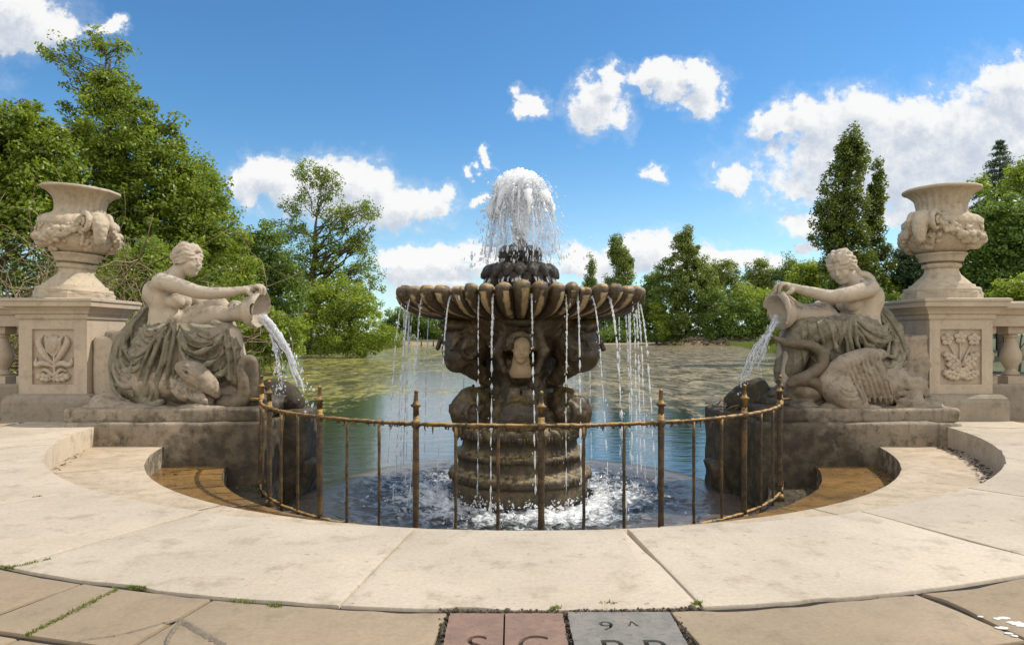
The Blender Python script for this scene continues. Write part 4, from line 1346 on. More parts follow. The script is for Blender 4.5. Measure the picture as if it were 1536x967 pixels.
# splashes where the streams hit the basin
n = 1500
a = rj.uniform(0, 2 * np.pi, n); r_ = 1.15 + np.abs(rj.normal(0, .5, n))
P = np.stack([CX + r_ * np.sin(a), CY - r_ * np.cos(a), WATER + .05 + np.abs(rj.normal(0, .07, n)) * np.exp(-(r_ - 1.15))], 1)
D = rj.normal(0, 1, (n, 3)); D /= np.linalg.norm(D, axis=1)[:, None]
rd = rj.lognormal(math.log(.007), .5, n)
V, F = drops(P, D, rd, rd * rj.uniform(1, 3, n))
tag(mesh_obj('splash', V, F, M['jet'], None, True), 'white splashing drops on the churned water around the drum', 'splash', kind='stuff')

# ------------------------------------------------------------------ plinth blocks, pedestals, urns, balustrades
def plinth(sgn, label):
    """the block that carries a statue; sgn -1 left of the basin, +1 right"""
    o = thing('statue_plinth', label, 'plinth', (sgn * 4.9 + (0.0), 10.9, WATER))
    def X(a, b): return (min(sgn * a, sgn * b), max(sgn * a, sgn * b))
    mb = MB()
    def rough_box(x0, x1, y0, y1, z0, z1, seed, amp=0.032):
        s = SDF((x0 - .1, y0 - .1, z0 - .1), (x1 + .1, y1 + .1, z1 + .1), 0.035)
        s.box(((x0 + x1) / 2, (y0 + y1) / 2, (z0 + z1) / 2), ((x1 - x0) / 2, (y1 - y0) / 2, (z1 - z0) / 2), 0.03)
        s.rough(amp, 4, seed, 4)
        return s.mesh(0)
    xa, xb = X(3.62, 6.55)
    V, Q = rough_box(xa, xb, 9.87, 12.0, WATER - .35, 0.055, 5 + sgn)
    mesh_obj('lower_course', V, Q, M['block'], o)
    xa, xb = X(3.72, 6.6)
    V, Q = rough_box(xa, xb, 10.02, 11.9, 0.03, 0.25, 9 + sgn, 0.012)
    mesh_obj('upper_course', V, Q, M['block'], o)
    # splash-worn end pier beside the basin
    xa, xb = X(3.30, 3.75)
    V, Q = rough_box(xa, xb, 10.9, 11.7, WATER - .3, 0.12, 13 + sgn, 0.035)
    mesh_obj('end_pier', V, Q, M['block'], o)
    s = SDF((min(sgn*2.9, sgn*3.7), 10.4, WATER - .3), (max(sgn*2.9, sgn*3.7), 11.7, -.5), 0.03)
    s.box((sgn * 3.3, 11.0, -.95), (0.09, 0.22, 0.30), 0.03, rot=Matrix.Rotation(0.35 * sgn, 3, 'Y'))
    s.rough(0.03, 5, 2)
    V, Q = s.mesh(0)
    mesh_obj('fallen_stone', V, Q, M['block'], o)
    return o
plinth(-1, 'mossy wet-stained stone block under the woman pouring towards the right')
plinth(1, 'mossy wet-stained stone block under the woman pouring towards the left')

def relief(s, kind, cx, y, z0, sgn):
    """leaf carving on the pedestal panel; s = SDF, y = panel face (viewer side is -y)"""
    def P(u, v, d=0.0): return np.array((cx + u, y - d, z0 + v))
    def leaf(u0, v0, u1, v1, wd, lobes=4, d=0.03):
        a = np.array((u0, v0)); b = np.array((u1, v1)); t = b - a; L = np.linalg.norm(t); t = t / L; n = np.array((-t[1], t[0]))
        s.tube([P(*a, .012), P(*(a + .5 * (b - a) + n * .02), d + .02), P(*b, .015)], [.012, .02, .01], 0.01)
        for q in range(lobes):
            f = (q + 0.6) / lobes
            ww = wd * math.sin(math.pi * min(1, f * 0.8 + .15))
            for sg in (-1, 1):
                c0 = a + (b - a) * f * .8; c1 = c0 + t * L * .26 + n * sg * ww
                s.tube([P(*c0, d), P(*((c0 + c1) / 2 + t * .012), d + .02), P(*c1, d - .02)], [.020, .032, .008], 0.005)
                s.cone(P(*c0, d + .03), P(*c1, d + .014), .006, .004, .003, sub=True)
    if kind == 'lily':
        s.tube([P(0, .02, .01), P(0.01, .3, .025), P(0, .55, .02)], [.02, .018, .016], .01)
        for dx_ in (-.05, 0, .05):
            s.tube([P(0, .46, .02), P(dx_ * 1.2, .60, .05), P(dx_ * .7, .74, .015)], [.02, .045, .01], .01)
        for sg in (-1, 1):
            s.tube([P(0, .28, .015), P(sg * .12, .42, .05), P(sg * .22, .62, .04), P(sg * .17, .74, .012)], [.016, .045, .045, .008], .004)
            s.tube([P(sg * .03, .34, .06), P(sg * .13, .45, .10), P(sg * .21, .62, .085)], [.006, .010, .006], .004, sub=True)
            s.tube([P(0, .40, .02), P(sg * .09, .52, .03), P(sg * .10, .66, .03), P(sg * .15, .72, .01)], [.012, .03, .03, .006], .004)
            s.tube([P(0, .24, .015), P(sg * .14, .30, .05), P(sg * .26, .28, .035), P(sg * .28, .40, .012)], [.016, .045, .042, .008], .004)
            s.tube([P(sg * .03, .25, .06), P(sg * .15, .305, .10), P(sg * .25, .29, .08)], [.006, .010, .006], .004, sub=True)
            leaf(0, .05, sg * .25, .10, .07, 3)
            s.tube([P(0, .1, .015), P(sg * .12, .2, .03), P(sg * .2, .17, .012)], [.02, .03, .01], .01)
    else:
        for sg, dv in ((-1, 0), (0, .03), (1, 0)):
            s.tube([P(0, .2, .01), P(sg * .1, .45, .025), P(sg * .21, .64 + dv, .02)], [.016, .014, .012], .008)
            for q in range(5):
                b = 2 * math.pi * q / 5 + .3
                s.ell(P(sg * .21 + .062 * math.cos(b), .67 + dv + .062 * math.sin(b), .03), (.042, .03, .042), .003)
            s.ell(P(sg * .21, .67 + dv, .045), (.022, .022, .022), .004)
        for sg in (-1, 1):
            leaf(0, .25, sg * .27, .46, .075, 4)
            leaf(0, .06, sg * .27, .16, .08, 4)
            leaf(0, .16, sg * .22, .30, .04, 3)
        leaf(0, .04, .02, .22, .06, 3)

def pedestal(sgn, kind, label):
    cx = -7.13 if sgn < 0 else 7.0; cy = 11.13; hx = 0.53 if sgn < 0 else 0.49
    o = thing('stone_pedestal', label, 'pedestal', (cx, cy, 0))
    # recess in the front of the shaft: frame faces around a sunk panel
    z0, z1, y0 = 0.40, 1.60, cy - hx
    mb = MB(); mb.rings((cx, cy), hx, hx, [(0.155, -0.05), (0.155, 0.29), (0.14, 0.35), (0.10, 0.395), (0.045, 0.415)])
    pl = mb.build('plinth', M['plinth_dirty'], o, auto=14)
    pu, pz0, pz1, rc = 0.325, 0.56, 1.42, 0.045
    o_ = [(cx - hx, z0), (cx + hx, z0), (cx + hx, z1), (cx - hx, z1)]
    i_ = [(cx - pu, pz0), (cx + pu, pz0), (cx + pu, pz1), (cx - pu, pz1)]
    V = [(x, y0, z) for x, z in o_] + [(x, y0, z) for x, z in i_] + [(x * .995 + cx * .005, y0 + rc, z * .995 + 1.0 * .005) for x, z in i_] + [(x, cy + hx, z) for x, z in o_]
    F = [(0, 1, 5, 4), (1, 2, 6, 5), (2, 3, 7, 6), (3, 0, 4, 7), (4, 5, 9, 8), (5, 6, 10, 9), (6, 7, 11, 10), (7, 4, 8, 11), (8, 9, 10, 11),
         (1, 0, 12, 13), (2, 1, 13, 14), (3, 2, 14, 15), (0, 3, 15, 12), (13, 12, 15, 14)]
    sh = mesh_obj('shaft', V, F, M['pedestal'], o, False)
    s = SDF((cx - pu - .02, y0 + rc - .12, pz0 - .02), (cx + pu + .02, y0 + rc + .03, pz1 + .02), 0.0085)
    relief(s, kind, cx, y0 + rc, pz0 + .03, sgn)
    s.rough(0.005, 16, 3)
    s.build('carved_relief', M['pedestal'], sh)
    mb = MB(); mb.rings((cx, cy), hx, hx, [(0.02, 1.575), (0.03, 1.595), (0.03, 1.645), (0.06, 1.66), (0.075, 1.70), (0.115, 1.745), (0.15, 1.765), (0.165, 1.77), (0.165, 1.845), (0.185, 1.85), (0.185, 1.885), (0.15, 1.90)])
    mb.build('cornice', M['pedestal'], o, auto=14)
    # lower connecting wall running back beside the statue
    xi = cx - sgn * (hx + 0.30)
    s = SDF((xi - .45, 10.4, 0.1), (xi + .45, 12.2, 1.5), 0.025)
    s.box((xi, 11.25, 0.70), (0.30, 0.55, 0.62), 0.07); s.rough(0.015, 5, 3)
    s.build('side_wall', M['pedestal'], o)
    return cx, cy
pl_ = pedestal(-1, 'lily', 'square stone pedestal carved with a budding lily under the left urn')
pr_ = pedestal(1, 'flowers', 'square stone pedestal carved with three flowers under the right urn')

def urn(cx, cy, z, ang, label):
    o = thing('stone_urn', label, 'urn', (cx, cy, z))
    mb = MB()
    octv = lambda r: [(cx + r * math.sin(2 * math.pi * (k + .5) / 8), cy - r * math.cos(2 * math.pi * (k + .5) / 8)) for k in range(8)]
    V = []; F = []
    for r, zz in ((0.58, 0), (0.58, 0.10), (0.56, 0.125)):
        V += [(x, y, z + zz) for x, y in octv(r)]
    for i in range(2):
        for k in range(8):
            a = i * 8 + k; b = i * 8 + (k + 1) % 8; F.append((a, b, b + 8, a + 8))
    F.append(tuple(range(16, 24)))
    mb.add(V, F)
    mb.lathe((cx, cy), [(0.545, z + .10), (0.55, z + .15), (0.53, z + .185), (0.475, z + .19), (0.46, z + .235), (0.425, z + .24), (0.39, z + .28), (0.33, z + .34), (0.27, z + .40), (0.23, z + .46),
                        (0.225, z + .50), (0.26, z + .515), (0.275, z + .545), (0.26, z + .575), (0.215, z + .58), (0.215, z + .60), (0.30, z + .615), (0.315, z + .64), (0.33, z + .69), (0.365, z + .72), (0.365, z + .745), (0.33, z + .75)], 64,
             lambda r, zz, a: r + (0.018 * abs(math.sin(a * 6)) if z + .42 < zz < z + .578 else 0))
    mb.build('foot', M['urn'], o, auto=35)
    def fl(r, zz, a):
        h = zz - z
        if 1.37 < h < 1.72: r += 0.014 * math.cos(a * 24)
        if 1.21 < h < 1.37: r += 0.035 * abs(math.cos(a * 13)) * math.sin((h - 1.21) / .16 * math.pi) ** .5
        if h > 1.74: r += 0.012 * float(vnoise(np.array([math.sin(a) * 5]), np.array([math.cos(a) * 5]), np.array([h * 3 + ang]), 4)[0])
        return r
    pr = [(0.28, .73), (0.32, .77), (0.42, .82), (0.50, .90), (0.545, 0.99), (0.56, 1.08), (0.555, 1.17), (0.57, 1.185), (0.57, 1.205), (0.545, 1.26), (0.48, 1.32), (0.41, 1.355), (0.37, 1.385), (0.35, 1.44), (0.35, 1.51),
          (0.362, 1.58), (0.39, 1.64), (0.44, 1.69), (0.51, 1.735), (0.555, 1.75), (0.565, 1.765), (0.56, 1.79), (0.54, 1.80), (0.47, 1.76), (0.38, 1.65), (0.33, 1.4), (0.2, 1.1)]
    mb = MB(); mb.lathe((cx, cy), [(r, z + h) for r, h in pr], 120, fl)
    bl = mb.build('bowl', M['urn'], o, True)
    # rams' heads with curled horns
    for q in (0, 1):
        a = ang + q * math.pi
        d = np.array((math.sin(a), -math.cos(a), 0)); t = np.array((math.cos(a), math.sin(a), 0)); up = np.array((0, 0, 1.0))
        c = np.array((cx, cy, z)) + d * 0.60 + up * 1.20
        s = SDF(c - 0.40, c + 0.40, 0.0105)
        s.tube([c - d * .08 + up * .05, c + d * .10 + up * .04, c + d * .165 - up * .14, c + d * .15 - up * .27], [.12, .125, .085, .062], .03)
        s.ell(c + d * .15 - up * .28, (.06, .06, .04), .02)
        for sg in (-1, 1):
            pts = []
            for i in range(22):
                b = math.pi * .75 - i / 21 * 3.1 * math.pi
                f = 0.165 * (1 - i / 25)
                pts.append(c + t * sg * (.155 + .05 * i / 21) + d * (f * math.cos(b) * 1 + .01) + up * (f * math.sin(b) - .0))
            s.tube(pts, np.linspace(.045, .020, 22), .003, n=60)
            s.ell(c + t * sg * .085 + d * .17 + up * -.03, (.022, .022, .022), .005)
            s.cone(c + t * sg * .10 + d * .06 - up * .06, c + t * sg * .17 + d * .05 - up * .12, .03, .012, .01)
        for i in range(9):
            s.ell(c + d * .12 + up * .13 + t * .04 * (i % 3 - 1) + d * .04 * (i // 3 - 1), (.034, .034, .034), .01)
        s.rough(0.012, 22, 3)
        s.build('ram_head', M['urn'], bl)
        # drop of fruit under the head
    # garlands hung between the heads
    s = SDF((cx - .76, cy - .76, z + .66), (cx + .76, cy + .76, z + 1.30), 0.0115)
    rg = np.random.default_rng(int(abs(cx * 10)) + 3)
    prof_r = lambda h: np.interp(h, [p[1] for p in pr[:9]], [p[0] for p in pr[:9]])
    for half in range(2):
        for i in range(40):
            f = i / 39
            a = ang + half * math.pi + .28 + (math.pi - .56) * f
            h = 1.20 - .30 * math.sin(math.pi * f) - (.0)
            thk = .032 + .028 * math.sin(math.pi * f)
            for q in range(6):
                hh = h + rg.normal(0, .04); aa = a + rg.normal(0, .05); rr = prof_r(hh) + rg.uniform(0, .055)
                s.ell((cx + rr * math.sin(aa), cy - rr * math.cos(aa), z + hh), np.array((1, 1, 1)) * thk * rg.uniform(.6, 1.05), .003)
    for q in range(2):
        a = ang + q * math.pi
        for i in range(60):
            hh = rg.uniform(.80, 1.08); aa = a + rg.normal(0, .24) * (hh - .6) * 2; rr = prof_r(hh) + rg.uniform(0, .05)
            s.ell((cx + rr * math.sin(aa), cy - rr * math.cos(aa), z + hh), np.array((1, 1, 1)) * rg.uniform(.022, .045), .003)
    for i in range(12):      # looped ribbons above the garland
        a = ang + .6 + i / 12 * 2 * math.pi
        rr = prof_r(1.1) + .005
        pts = [(cx + (rr) * math.sin(a + b), cy - rr * math.cos(a + b), z + 1.10 + hh) for b, hh in ((-.12, .05), (0, .0), (.12, .06))]
        s.tube(pts, [.016, .024, .014], .01)
    s.rough(0.010, 30, 5)
    s.build('garland', M['urn'], bl)
    return o
ul_ = urn(pl_[0], pl_[1], 1.90, 0.95, 'weathered stone urn with ram heads on the pedestal by the tangled bare shrub')
ul_.rotation_euler = (0, R(3.6), 0)          # this one has settled out of true
urn(pr_[0], pr_[1], 1.90, -0.95, 'weathered stone urn with ram heads on the pedestal before the dark round tree')

def balustrade(sgn, label):
    x0 = -7.66 if sgn < 0 else 7.49; x1 = sgn * 14.5; cy = 11.2
    o = thing('stone_balustrade', label, 'balustrade', (sgn * 11, cy, 0))
    lo, hi = min(x0, x1), max(x0, x1); hxx = (hi - lo) / 2; cx = (lo + hi) / 2
    mb = MB(); mb.rings((cx, cy), hxx, 0.22, [(0.0, -.05), (0.0, .50), (-.02, .54)])
    mb.build('base_wall', M['plinth_dirty'], o, auto=14)
    mb = MB(); mb.rings((cx, cy), hxx - .01, 0.20, [(0.0, 1.47), (0.0, 1.64), (0.03, 1.66), (0.06, 1.72), (0.10, 1.76), (0.10, 1.84), (0.07, 1.87)])
    mb.build('coping', M['pedestal'], o, auto=14)
    proto = None
    n = 15
    for k in range(n):
        x = x0 + sgn * (0.235 + 0.455 * k)
        mb = MB()
        mb.rings((x, cy), .14, .14, [(0, .53), (0, .66), (-.02, .67)])
        mb.lathe((x, cy), [(.09, .66), (.12, .69), (.12, .72), (.08, .75), (.075, .77), (.10, .82), (.145, .90), (.155, .97), (.145, 1.04), (.115, 1.13), (.085, 1.22), (.075, 1.28), (.10, 1.30), (.10, 1.33), (.08, 1.35)], 24)
        mb.rings((x, cy), .13, .13, [(-.02, 1.34), (0, 1.36), (0, 1.475)])
        if proto is None:
            proto = mb.build('baluster', M['pedestal'], o, auto=40); px0 = x
        else:
            c = proto.copy(); scene.collection.objects.link(c); c.parent = o
            c.location.x += x - px0
    return o
balustrade(-1, 'stone balustrade running off behind the lily pedestal on the left')
balustrade(1, 'stone balustrade running off beyond the three-flower pedestal on the right')

# ------------------------------------------------------------------ the two pouring women
ZS = 10.75
def mk(px, py, d=0.0):
    """sculptor's measure: photograph proportions scaled to the statue's own plane, d metres towards the back"""
    return np.array(((px - 768) * ZS / 1024, ZS + d, EYE + (505 - py) * ZS / 1024))

def bbox(pts, m):
    pts = np.array(pts); return pts.min(0) - m, pts.max(0) + m

def hand(s, wrist, palm, tips, thumb, r=.03, pr=(.07, .055, .045)):
    """palm with four unequal bent fingers and a thumb; tips = list of (knuckle, mid, tip)"""
    s.cone(wrist, palm, .062, .062, .03)
    s.ell(palm, pr, .03)
    for i, (k, m_, t_) in enumerate(tips):
        rr = r * (1.0, 1.05, 1.0, .85)[i]
        s.tube([np.asarray(palm) * .5 + np.asarray(k) * .5, k, m_, t_], [rr * 1.1, rr, rr * .92, rr * .75], .006)
    s.tube(thumb, [r * 1.3, r * 1.1, r * .8], .012)

def drape_fold(s, pts, r, k=0.03):
    s.tube([mk(*p) for p in pts], r, k)

def cloth_folds(s, knot, swing, sg, seed):
    """sharp folds: fanning down from the knot at the waist, hanging in loops behind the hip"""
    def fn(x, y, z):
        u = (x - knot[0]) * sg; v = knot[2] - z
        ang = np.arctan2(u, np.maximum(v, -.2) + .12)
        n = fbm(x * 3.2, y * 3.2, z * 3.2, seed, 3)
        p1 = ang * 6.5 + n * .9
        d1 = np.hypot(x - swing[0], (swing[2] - z) * 1.05)
        p2 = d1 * 10.5 + n * .8 - np.arctan2((x - swing[0]) * sg, swing[2] - z + .3) * .6
        rid = lambda p: np.abs(((p * .5) % 1.0) * 2 - 1) ** .8 - .5
        wl = 1 / (1 + np.exp(-(-(x - swing[0]) * sg + .05 - .10 * v) / .05))
        rr = np.hypot(u, v)
        amp = .062 * np.clip(rr / .35, .15, 1) * (.65 + .5 * fbm(x * 2, y * 2, z * 2, seed + 7, 2))
        return amp * ((1 - wl) * rid(p1) + wl * rid(p2))
    s.disp(fn, .16)

def surf_y(s, x, z):
    i = int(round((x - s.lo[0]) / s.h)); k = int(round((z - s.lo[2]) / s.h))
    if not (0 <= i < s.F.shape[0] and 0 <= k < s.F.shape[2]): return None
    col = s.F[i, :, k]; hit = np.nonzero(col < 0)[0]
    return None if len(hit) == 0 else s.ax[1][hit[0]]

def folds_on(s, curves, r=.024, k=.006, groove=True):
    """raise crisp pleats along curves drawn on the cloth, each with a cut furrow beside it"""
    jobs = []
    for cv in curves:
        rr = r
        if not isinstance(cv[0], tuple): rr, cv = cv[0], cv[1:]
        Q = spline(np.array(cv, float), len(cv) * 7)
        P = []
        for px, py in Q:
            w_ = mk(px, py); y = surf_y(s, w_[0], w_[2])
            if y is not None: P.append((w_[0], y, w_[2]))
        if len(P) < 5: continue
        P = np.array(P)
        ys = P[:, 1].copy()
        for _ in range(4): ys[1:-1] = (ys[:-2] + ys[1:-1] + ys[2:]) / 3
        P[:, 1] = ys
        T = np.gradient(P, axis=0); T /= np.linalg.norm(T, axis=1)[:, None] + 1e-9
        side = np.stack([T[:, 2], T[:, 1] * 0, -T[:, 0]], 1)
        jobs.append((P, rr, side))
    for P, rr, side in jobs:
        n = len(P); tp = np.interp(np.linspace(0, 1, n), [0, .15, .8, 1], [.5, 1, 1, .4])
        if groove:
            G_ = P + side * rr * 1.25 + np.array((0, -.3 * rr, 0))
            for i in range(n - 1): s.cone(G_[i], G_[i + 1], rr * .8 * tp[i], rr * .8 * tp[i + 1], k, sub=True)
    for P, rr, side in jobs:
        n = len(P); tp = np.interp(np.linspace(0, 1, n), [0, .15, .8, 1], [.5, 1, 1, .4])
        P = P + np.array((0, rr * .1, 0))
        for i in range(n - 1): s.cone(P[i], P[i + 1], rr * tp[i], rr * tp[i + 1], k)

# ---------------- left statue: faces right
st = thing('woman_statue', 'pale stone woman in profile facing right, pouring water from a jug across her raised knee', 'statue', tuple(mk(265, 612, 0)))
# body
lo, hi = bbox([mk(205, 365, -.6), mk(408, 600, .6)], .12)
s = SDF(lo, hi, 0.0165)
s.ell(mk(246, 492), (.25, .24, .22), .06)
s.ell(mk(244, 474), (.20, .22, .20), .06)
s.ell(mk(245, 449), (.205, .235, .27), .07)
s.cone(mk(249, 424, -.19), mk(253, 424, .20), .115, .115, .09)
s.ell(mk(232, 440, -.06), (.13, .20, .20), .06)                  # back
s.ell(mk(270, 452, -.13), (.135, .125, .125), .035)
s.ell(mk(268, 451, .14), (.135, .125, .125), .035)
s.ell(mk(262, 474, -.02), (.12, .17, .13), .05)
s.tube([mk(253, 426, 0), mk(263, 417, -.01), mk(271, 404, -.02)], [.14, .10, .095], .05)
fwd = np.array((.93, -.32, -.10))
sculpt_head(s, mk(284, 391, -.02), fwd, np.array((.08, 0, 1)), 0.50, .03)
# near arm to the jug's lip
s.ell(mk(255, 424, -.24), (.135, .14, .14), .05)
s.tube([mk(256, 424, -.27), mk(284, 431, -.35), mk(318, 441, -.38), mk(350, 441, -.33), mk(379, 436, -.24)], [.118, .110, .094, .078, .050], .03)
pal = mk(388, 434, -.20)
hand(s, mk(379, 436, -.24), pal, [(mk(394, 431, -.29), mk(401, 434, -.30), mk(401, 443, -.28)), (mk(396, 430, -.23), mk(403, 433, -.23), mk(403, 444, -.22)),
                                  (mk(395, 431, -.16), mk(402, 434, -.15), mk(402, 443, -.15)), (mk(393, 432, -.10), mk(399, 436, -.09), mk(399, 443, -.09))],
     [mk(383, 438, -.29), mk(389, 444, -.32), mk(396, 446, -.28)])
# far arm under the jug's neck
s.tube([mk(256, 428, .26), mk(285, 456, .44), mk(316, 466, .44), mk(338, 462, .26), mk(346, 458, .14)], [.12, .11, .09, .08, .055], .03)
pal2 = mk(352, 456, .08)
hand(s, mk(346, 455, .12), pal2, [(mk(358, 456, .12), mk(363, 460, .12), mk(366, 466, .10)), (mk(359, 456, .05), mk(364, 460, .05), mk(367, 467, .04)),
                                  (mk(358, 456, -.01), mk(363, 461, -.02), mk(365, 467, -.02)), (mk(356, 457, -.06), mk(360, 462, -.07), mk(362, 467, -.07))],
     [mk(348, 459, .0), mk(352, 464, -.05), mk(358, 467, -.08)])
# far leg: bare raised knee
s.tube([mk(258, 490, .14), mk(293, 474, .14), mk(322, 458, .10)], [.21, .175, .13], .05)
s.ell(mk(326, 456, .09), (.125, .13, .12), .03)
s.tube([mk(327, 460, .10), mk(338, 500, .16), mk(344, 540, .20), mk(346, 570, .18)], [.125, .12, .09, .07], .04)
s.tube([mk(346, 572, .16), mk(358, 580, .1), mk(372, 584, .02)], [.075, .065, .05], .03)
# near shin and foot showing below the cloth
s.tube([mk(356, 500, -.20), mk(366, 540, -.20), mk(372, 572, -.18)], [.13, .11, .065], .03)
s.tube([mk(372, 573, -.2), mk(381, 581, -.2), mk(391, 585, -.21)], [.07, .06, .045], .03)
s.rough(.004, 9, 2)
body = s.build('figure', M['skin'], st)
# hair
lo, hi = bbox([mk(252, 365, -.3), mk(318, 412, .3)], .08)
s = SDF(lo, hi, 0.013)
fu = fwd / np.linalg.norm(fwd); upv = np.array((.08, 0, 1.)); upv -= fu * (upv @ fu); upv /= np.linalg.norm(upv); rt_ = np.cross(fu, upv)
HC = mk(284, 391, -.02); HH = .50
def HL(c, f, u, r, H): return lambda a, b, d: np.asarray(c) + H * (f * a + r * b + u * d)
def sculpt_hair(s, L, H, rot, fringe, bun, seed):
    rg = np.random.default_rng(seed)
    s.ell(L(-.12, 0, .20), np.array((.43, .36, .36)) * H, .03, rot)
    s.ell(L(-.30, 0, .0), np.array((.22, .30, .26)) * H, .04, rot)
    s.ell(L(.46, 0, -.16), np.array((.34, .34, .34)) * H, .02, rot, sub=True)
    for sg in (-1, 1):
        for i in range(6):          # waved locks combed back from the parting
            e = i / 5
            pts = []
            for q in range(7):
                t = q / 6
                a_ = .36 - .80 * t; b_ = sg * (.05 + (.30 + .07 * math.sin(e * 3)) * math.sin(math.pi * min(1, t * .7 + .12))) * (0.35 + .65 * e) ; d_ = .50 - .02 * i - .46 * (e ** 1.2) - .30 * t * t + .03 * math.sin(q * 2.4 + i)
                d_ = max(d_, -.18)
                nrm = np.array((a_ + .08, b_ * 1.15, d_ - .12)); nrm = nrm / (np.linalg.norm(nrm) + 1e-6) * (.415 + .02 * math.sin(q * 2.2 + i * 1.7))
                pts.append(L(nrm[0] - .08, nrm[1] * .92, nrm[2] + .14))
            s.tube(pts, np.array([.055, .06, .058, .055, .052, .05, .045]) * H, .01)
    for i in range(fringe):
        b = -1.25 + 2.5 * i / (fringe - 1)
        p = L(.30 - .16 * abs(b) + rg.normal(0, .012), .34 * math.sin(b), .36 - .14 * (1 - math.cos(b)) * 2 + rg.normal(0, .015))
        s.ell(p, np.array((1, 1, 1)) * H * rg.uniform(.05, .08), .008)
    bc = L(*bun)
    s.ell(bc, np.array((.17, .19, .17)) * H, .02)
    for i in range(10):
        b = i * 2 * math.pi / 10
        s.ell(bc + H * .14 * (np.array((math.cos(b) * .6, math.sin(b), 0)) @ np.stack([rot[0], rot[1], rot[2]]) + rot[2] * .5 * math.cos(b * 2)), np.array((1, 1, 1)) * H * .07, .01)
    s.rough(.010, 26, seed)
sculpt_hair(s, HL(HC, fu, upv, rt_, HH), HH, np.stack([fu, rt_, upv]), 11, (-.52, .0, .10), 4)
# falling tress on the nape
s.tube([mk(263, 400, .05), mk(254, 409, .04), mk(245, 414, .0), mk(240, 421, -.06)], [.06, .06, .05, .03], .02)
s.build('hair', M['skin'], body)
# drapery
lo, hi = bbox([mk(170, 440, -.75), mk(385, 612, .5)], .1)
s = SDF(lo, hi, 0.0125)
s.ell(mk(245, 505, -.02), (.33, .36, .24), .06)
s.tube([mk(250, 508, -.16), mk(300, 506, -.21), mk(346, 502, -.21)], [.24, .195, .155], .05)
s.tube([mk(349, 504, -.21), mk(357, 532, -.21), mk(362, 566, -.19)], [.165, .15, .13], .06)
s.tube([mk(330, 500, -.1), mk(330, 540, -.1), mk(335, 575, -.1)], [.2, .2, .18], .08)
s.tube([mk(285, 520, -.12), mk(285, 550, -.15), mk(280, 585, -.15)], [.24, .24, .22], .1)
s.tube([mk(214, 462, .22), mk(200, 492, .15), mk(188, 520, .02), mk(192, 552, -.12), mk(212, 580, -.24), mk(240, 596, -.32)], [.10, .15, .16, .15, .13, .10], .05)
s.tube([mk(230, 520, -.1), mk(240, 560, -.2), mk(248, 600, -.25)], [.26, .24, .18], .08)
# folds
F_ = lambda pts, r: drape_fold(s, pts, r, .013)
F_([(226, 488, -.20), (243, 497, -.34), (262, 493, -.36), (275, 484, -.30)], .038)
F_([(222, 494, -.18), (236, 508, -.33), (256, 508, -.40), (276, 490, -.37)], .032)
F_([(272, 482, -.36), (268, 500, -.42), (270, 525, -.44), (262, 560, -.46), (258, 592, -.44)], .042)
F_([(279, 484, -.38), (280, 510, -.45), (276, 540, -.46), (272, 578, -.44)], .034)
F_([(262, 498, -.40), (252, 530, -.44), (243, 565, -.46), (244, 600, -.44)], .042)
F_([(252, 505, -.36), (238, 535, -.42), (232, 570, -.44), (238, 602, -.42)], .036)
F_([(205, 480, -.05), (196, 515, -.16), (212, 535, -.30), (240, 522, -.38), (258, 505, -.40)], .040)
F_([(196, 492, .0), (186, 530, -.16), (206, 555, -.32), (238, 545, -.42)], .042)
F_([(190, 500, .0), (180, 540, -.16), (198, 572, -.34), (226, 574, -.42)], .040)
F_([(186, 505, .05), (177, 545, -.10), (190, 585, -.30), (215, 598, -.40)], .034)
F_([(222, 540, -.34), (215, 565, -.38), (222, 590, -.42)], .03)
F_([(290, 505, -.43), (310, 528, -.44), (335, 520, -.43), (352, 502, -.38)], .032)
F_([(286, 518, -.43), (306, 548, -.44), (338, 540, -.42), (360, 515, -.36)], .034)
F_([(292, 538, -.43), (312, 568, -.40), (345, 560, -.38), (364, 535, -.34)], .032)
F_([(352, 495, -.36), (357, 530, -.37), (358, 566, -.34)], .03)
F_([(364, 500, -.30), (369, 535, -.30), (367, 565, -.28)], .028)
s.tube([mk(236, 596, -.40), mk(252, 606, -.46), mk(264, 598, -.44)], [.07, .08, .05], .03)
cloth_folds(s, mk(266, 478, 0), mk(236, 474, 0), 1, 51)
folds_on(s, [
    (.030, (276, 484), (272, 505), (268, 530), (258, 565), (248, 600)), (.026, (282, 486), (281, 515), (276, 550), (268, 590)), (.028, (267, 488), (260, 515), (248, 550), (238, 595)),
    (.024, (286, 488), (290, 515), (288, 550), (283, 585)), (.024, (258, 492), (246, 520), (236, 550), (226, 590)),
    (.028, (214, 462), (203, 490), (204, 520), (222, 533), (244, 520), (262, 496)), (.028, (206, 462), (191, 500), (195, 540), (217, 556), (243, 540)),
    (.028, (198, 470), (182, 512), (187, 556), (210, 578), (238, 568)), (.026, (190, 480), (174, 524), (180, 572), (206, 597)), (.022, (210, 470), (197, 500), (199, 528), (215, 545), (236, 535)),
    (.020, (202, 468), (186, 508), (190, 548), (212, 568)), (.022, (230, 492), (242, 503), (258, 497), (272, 484)), (.020, (226, 497), (240, 512), (256, 508), (268, 494)),
    (.022, (286, 495), (302, 516), (325, 518), (347, 503)), (.022, (288, 508), (305, 534), (333, 536), (354, 516)), (.022, (291, 524), (310, 553), (338, 553), (359, 532)),
    (.020, (296, 545), (316, 570), (342, 568), (362, 550)), (.018, (312, 500), (330, 507), (346, 498)), (.022, (352, 500), (357, 530), (359, 562)), (.020, (361, 505), (366, 535), (366, 562)),
    (.018, (345, 506), (346, 530), (344, 560)), (.018, (300, 500), (316, 512), (336, 512))], .022)
s.rough(.006, 9, 5)
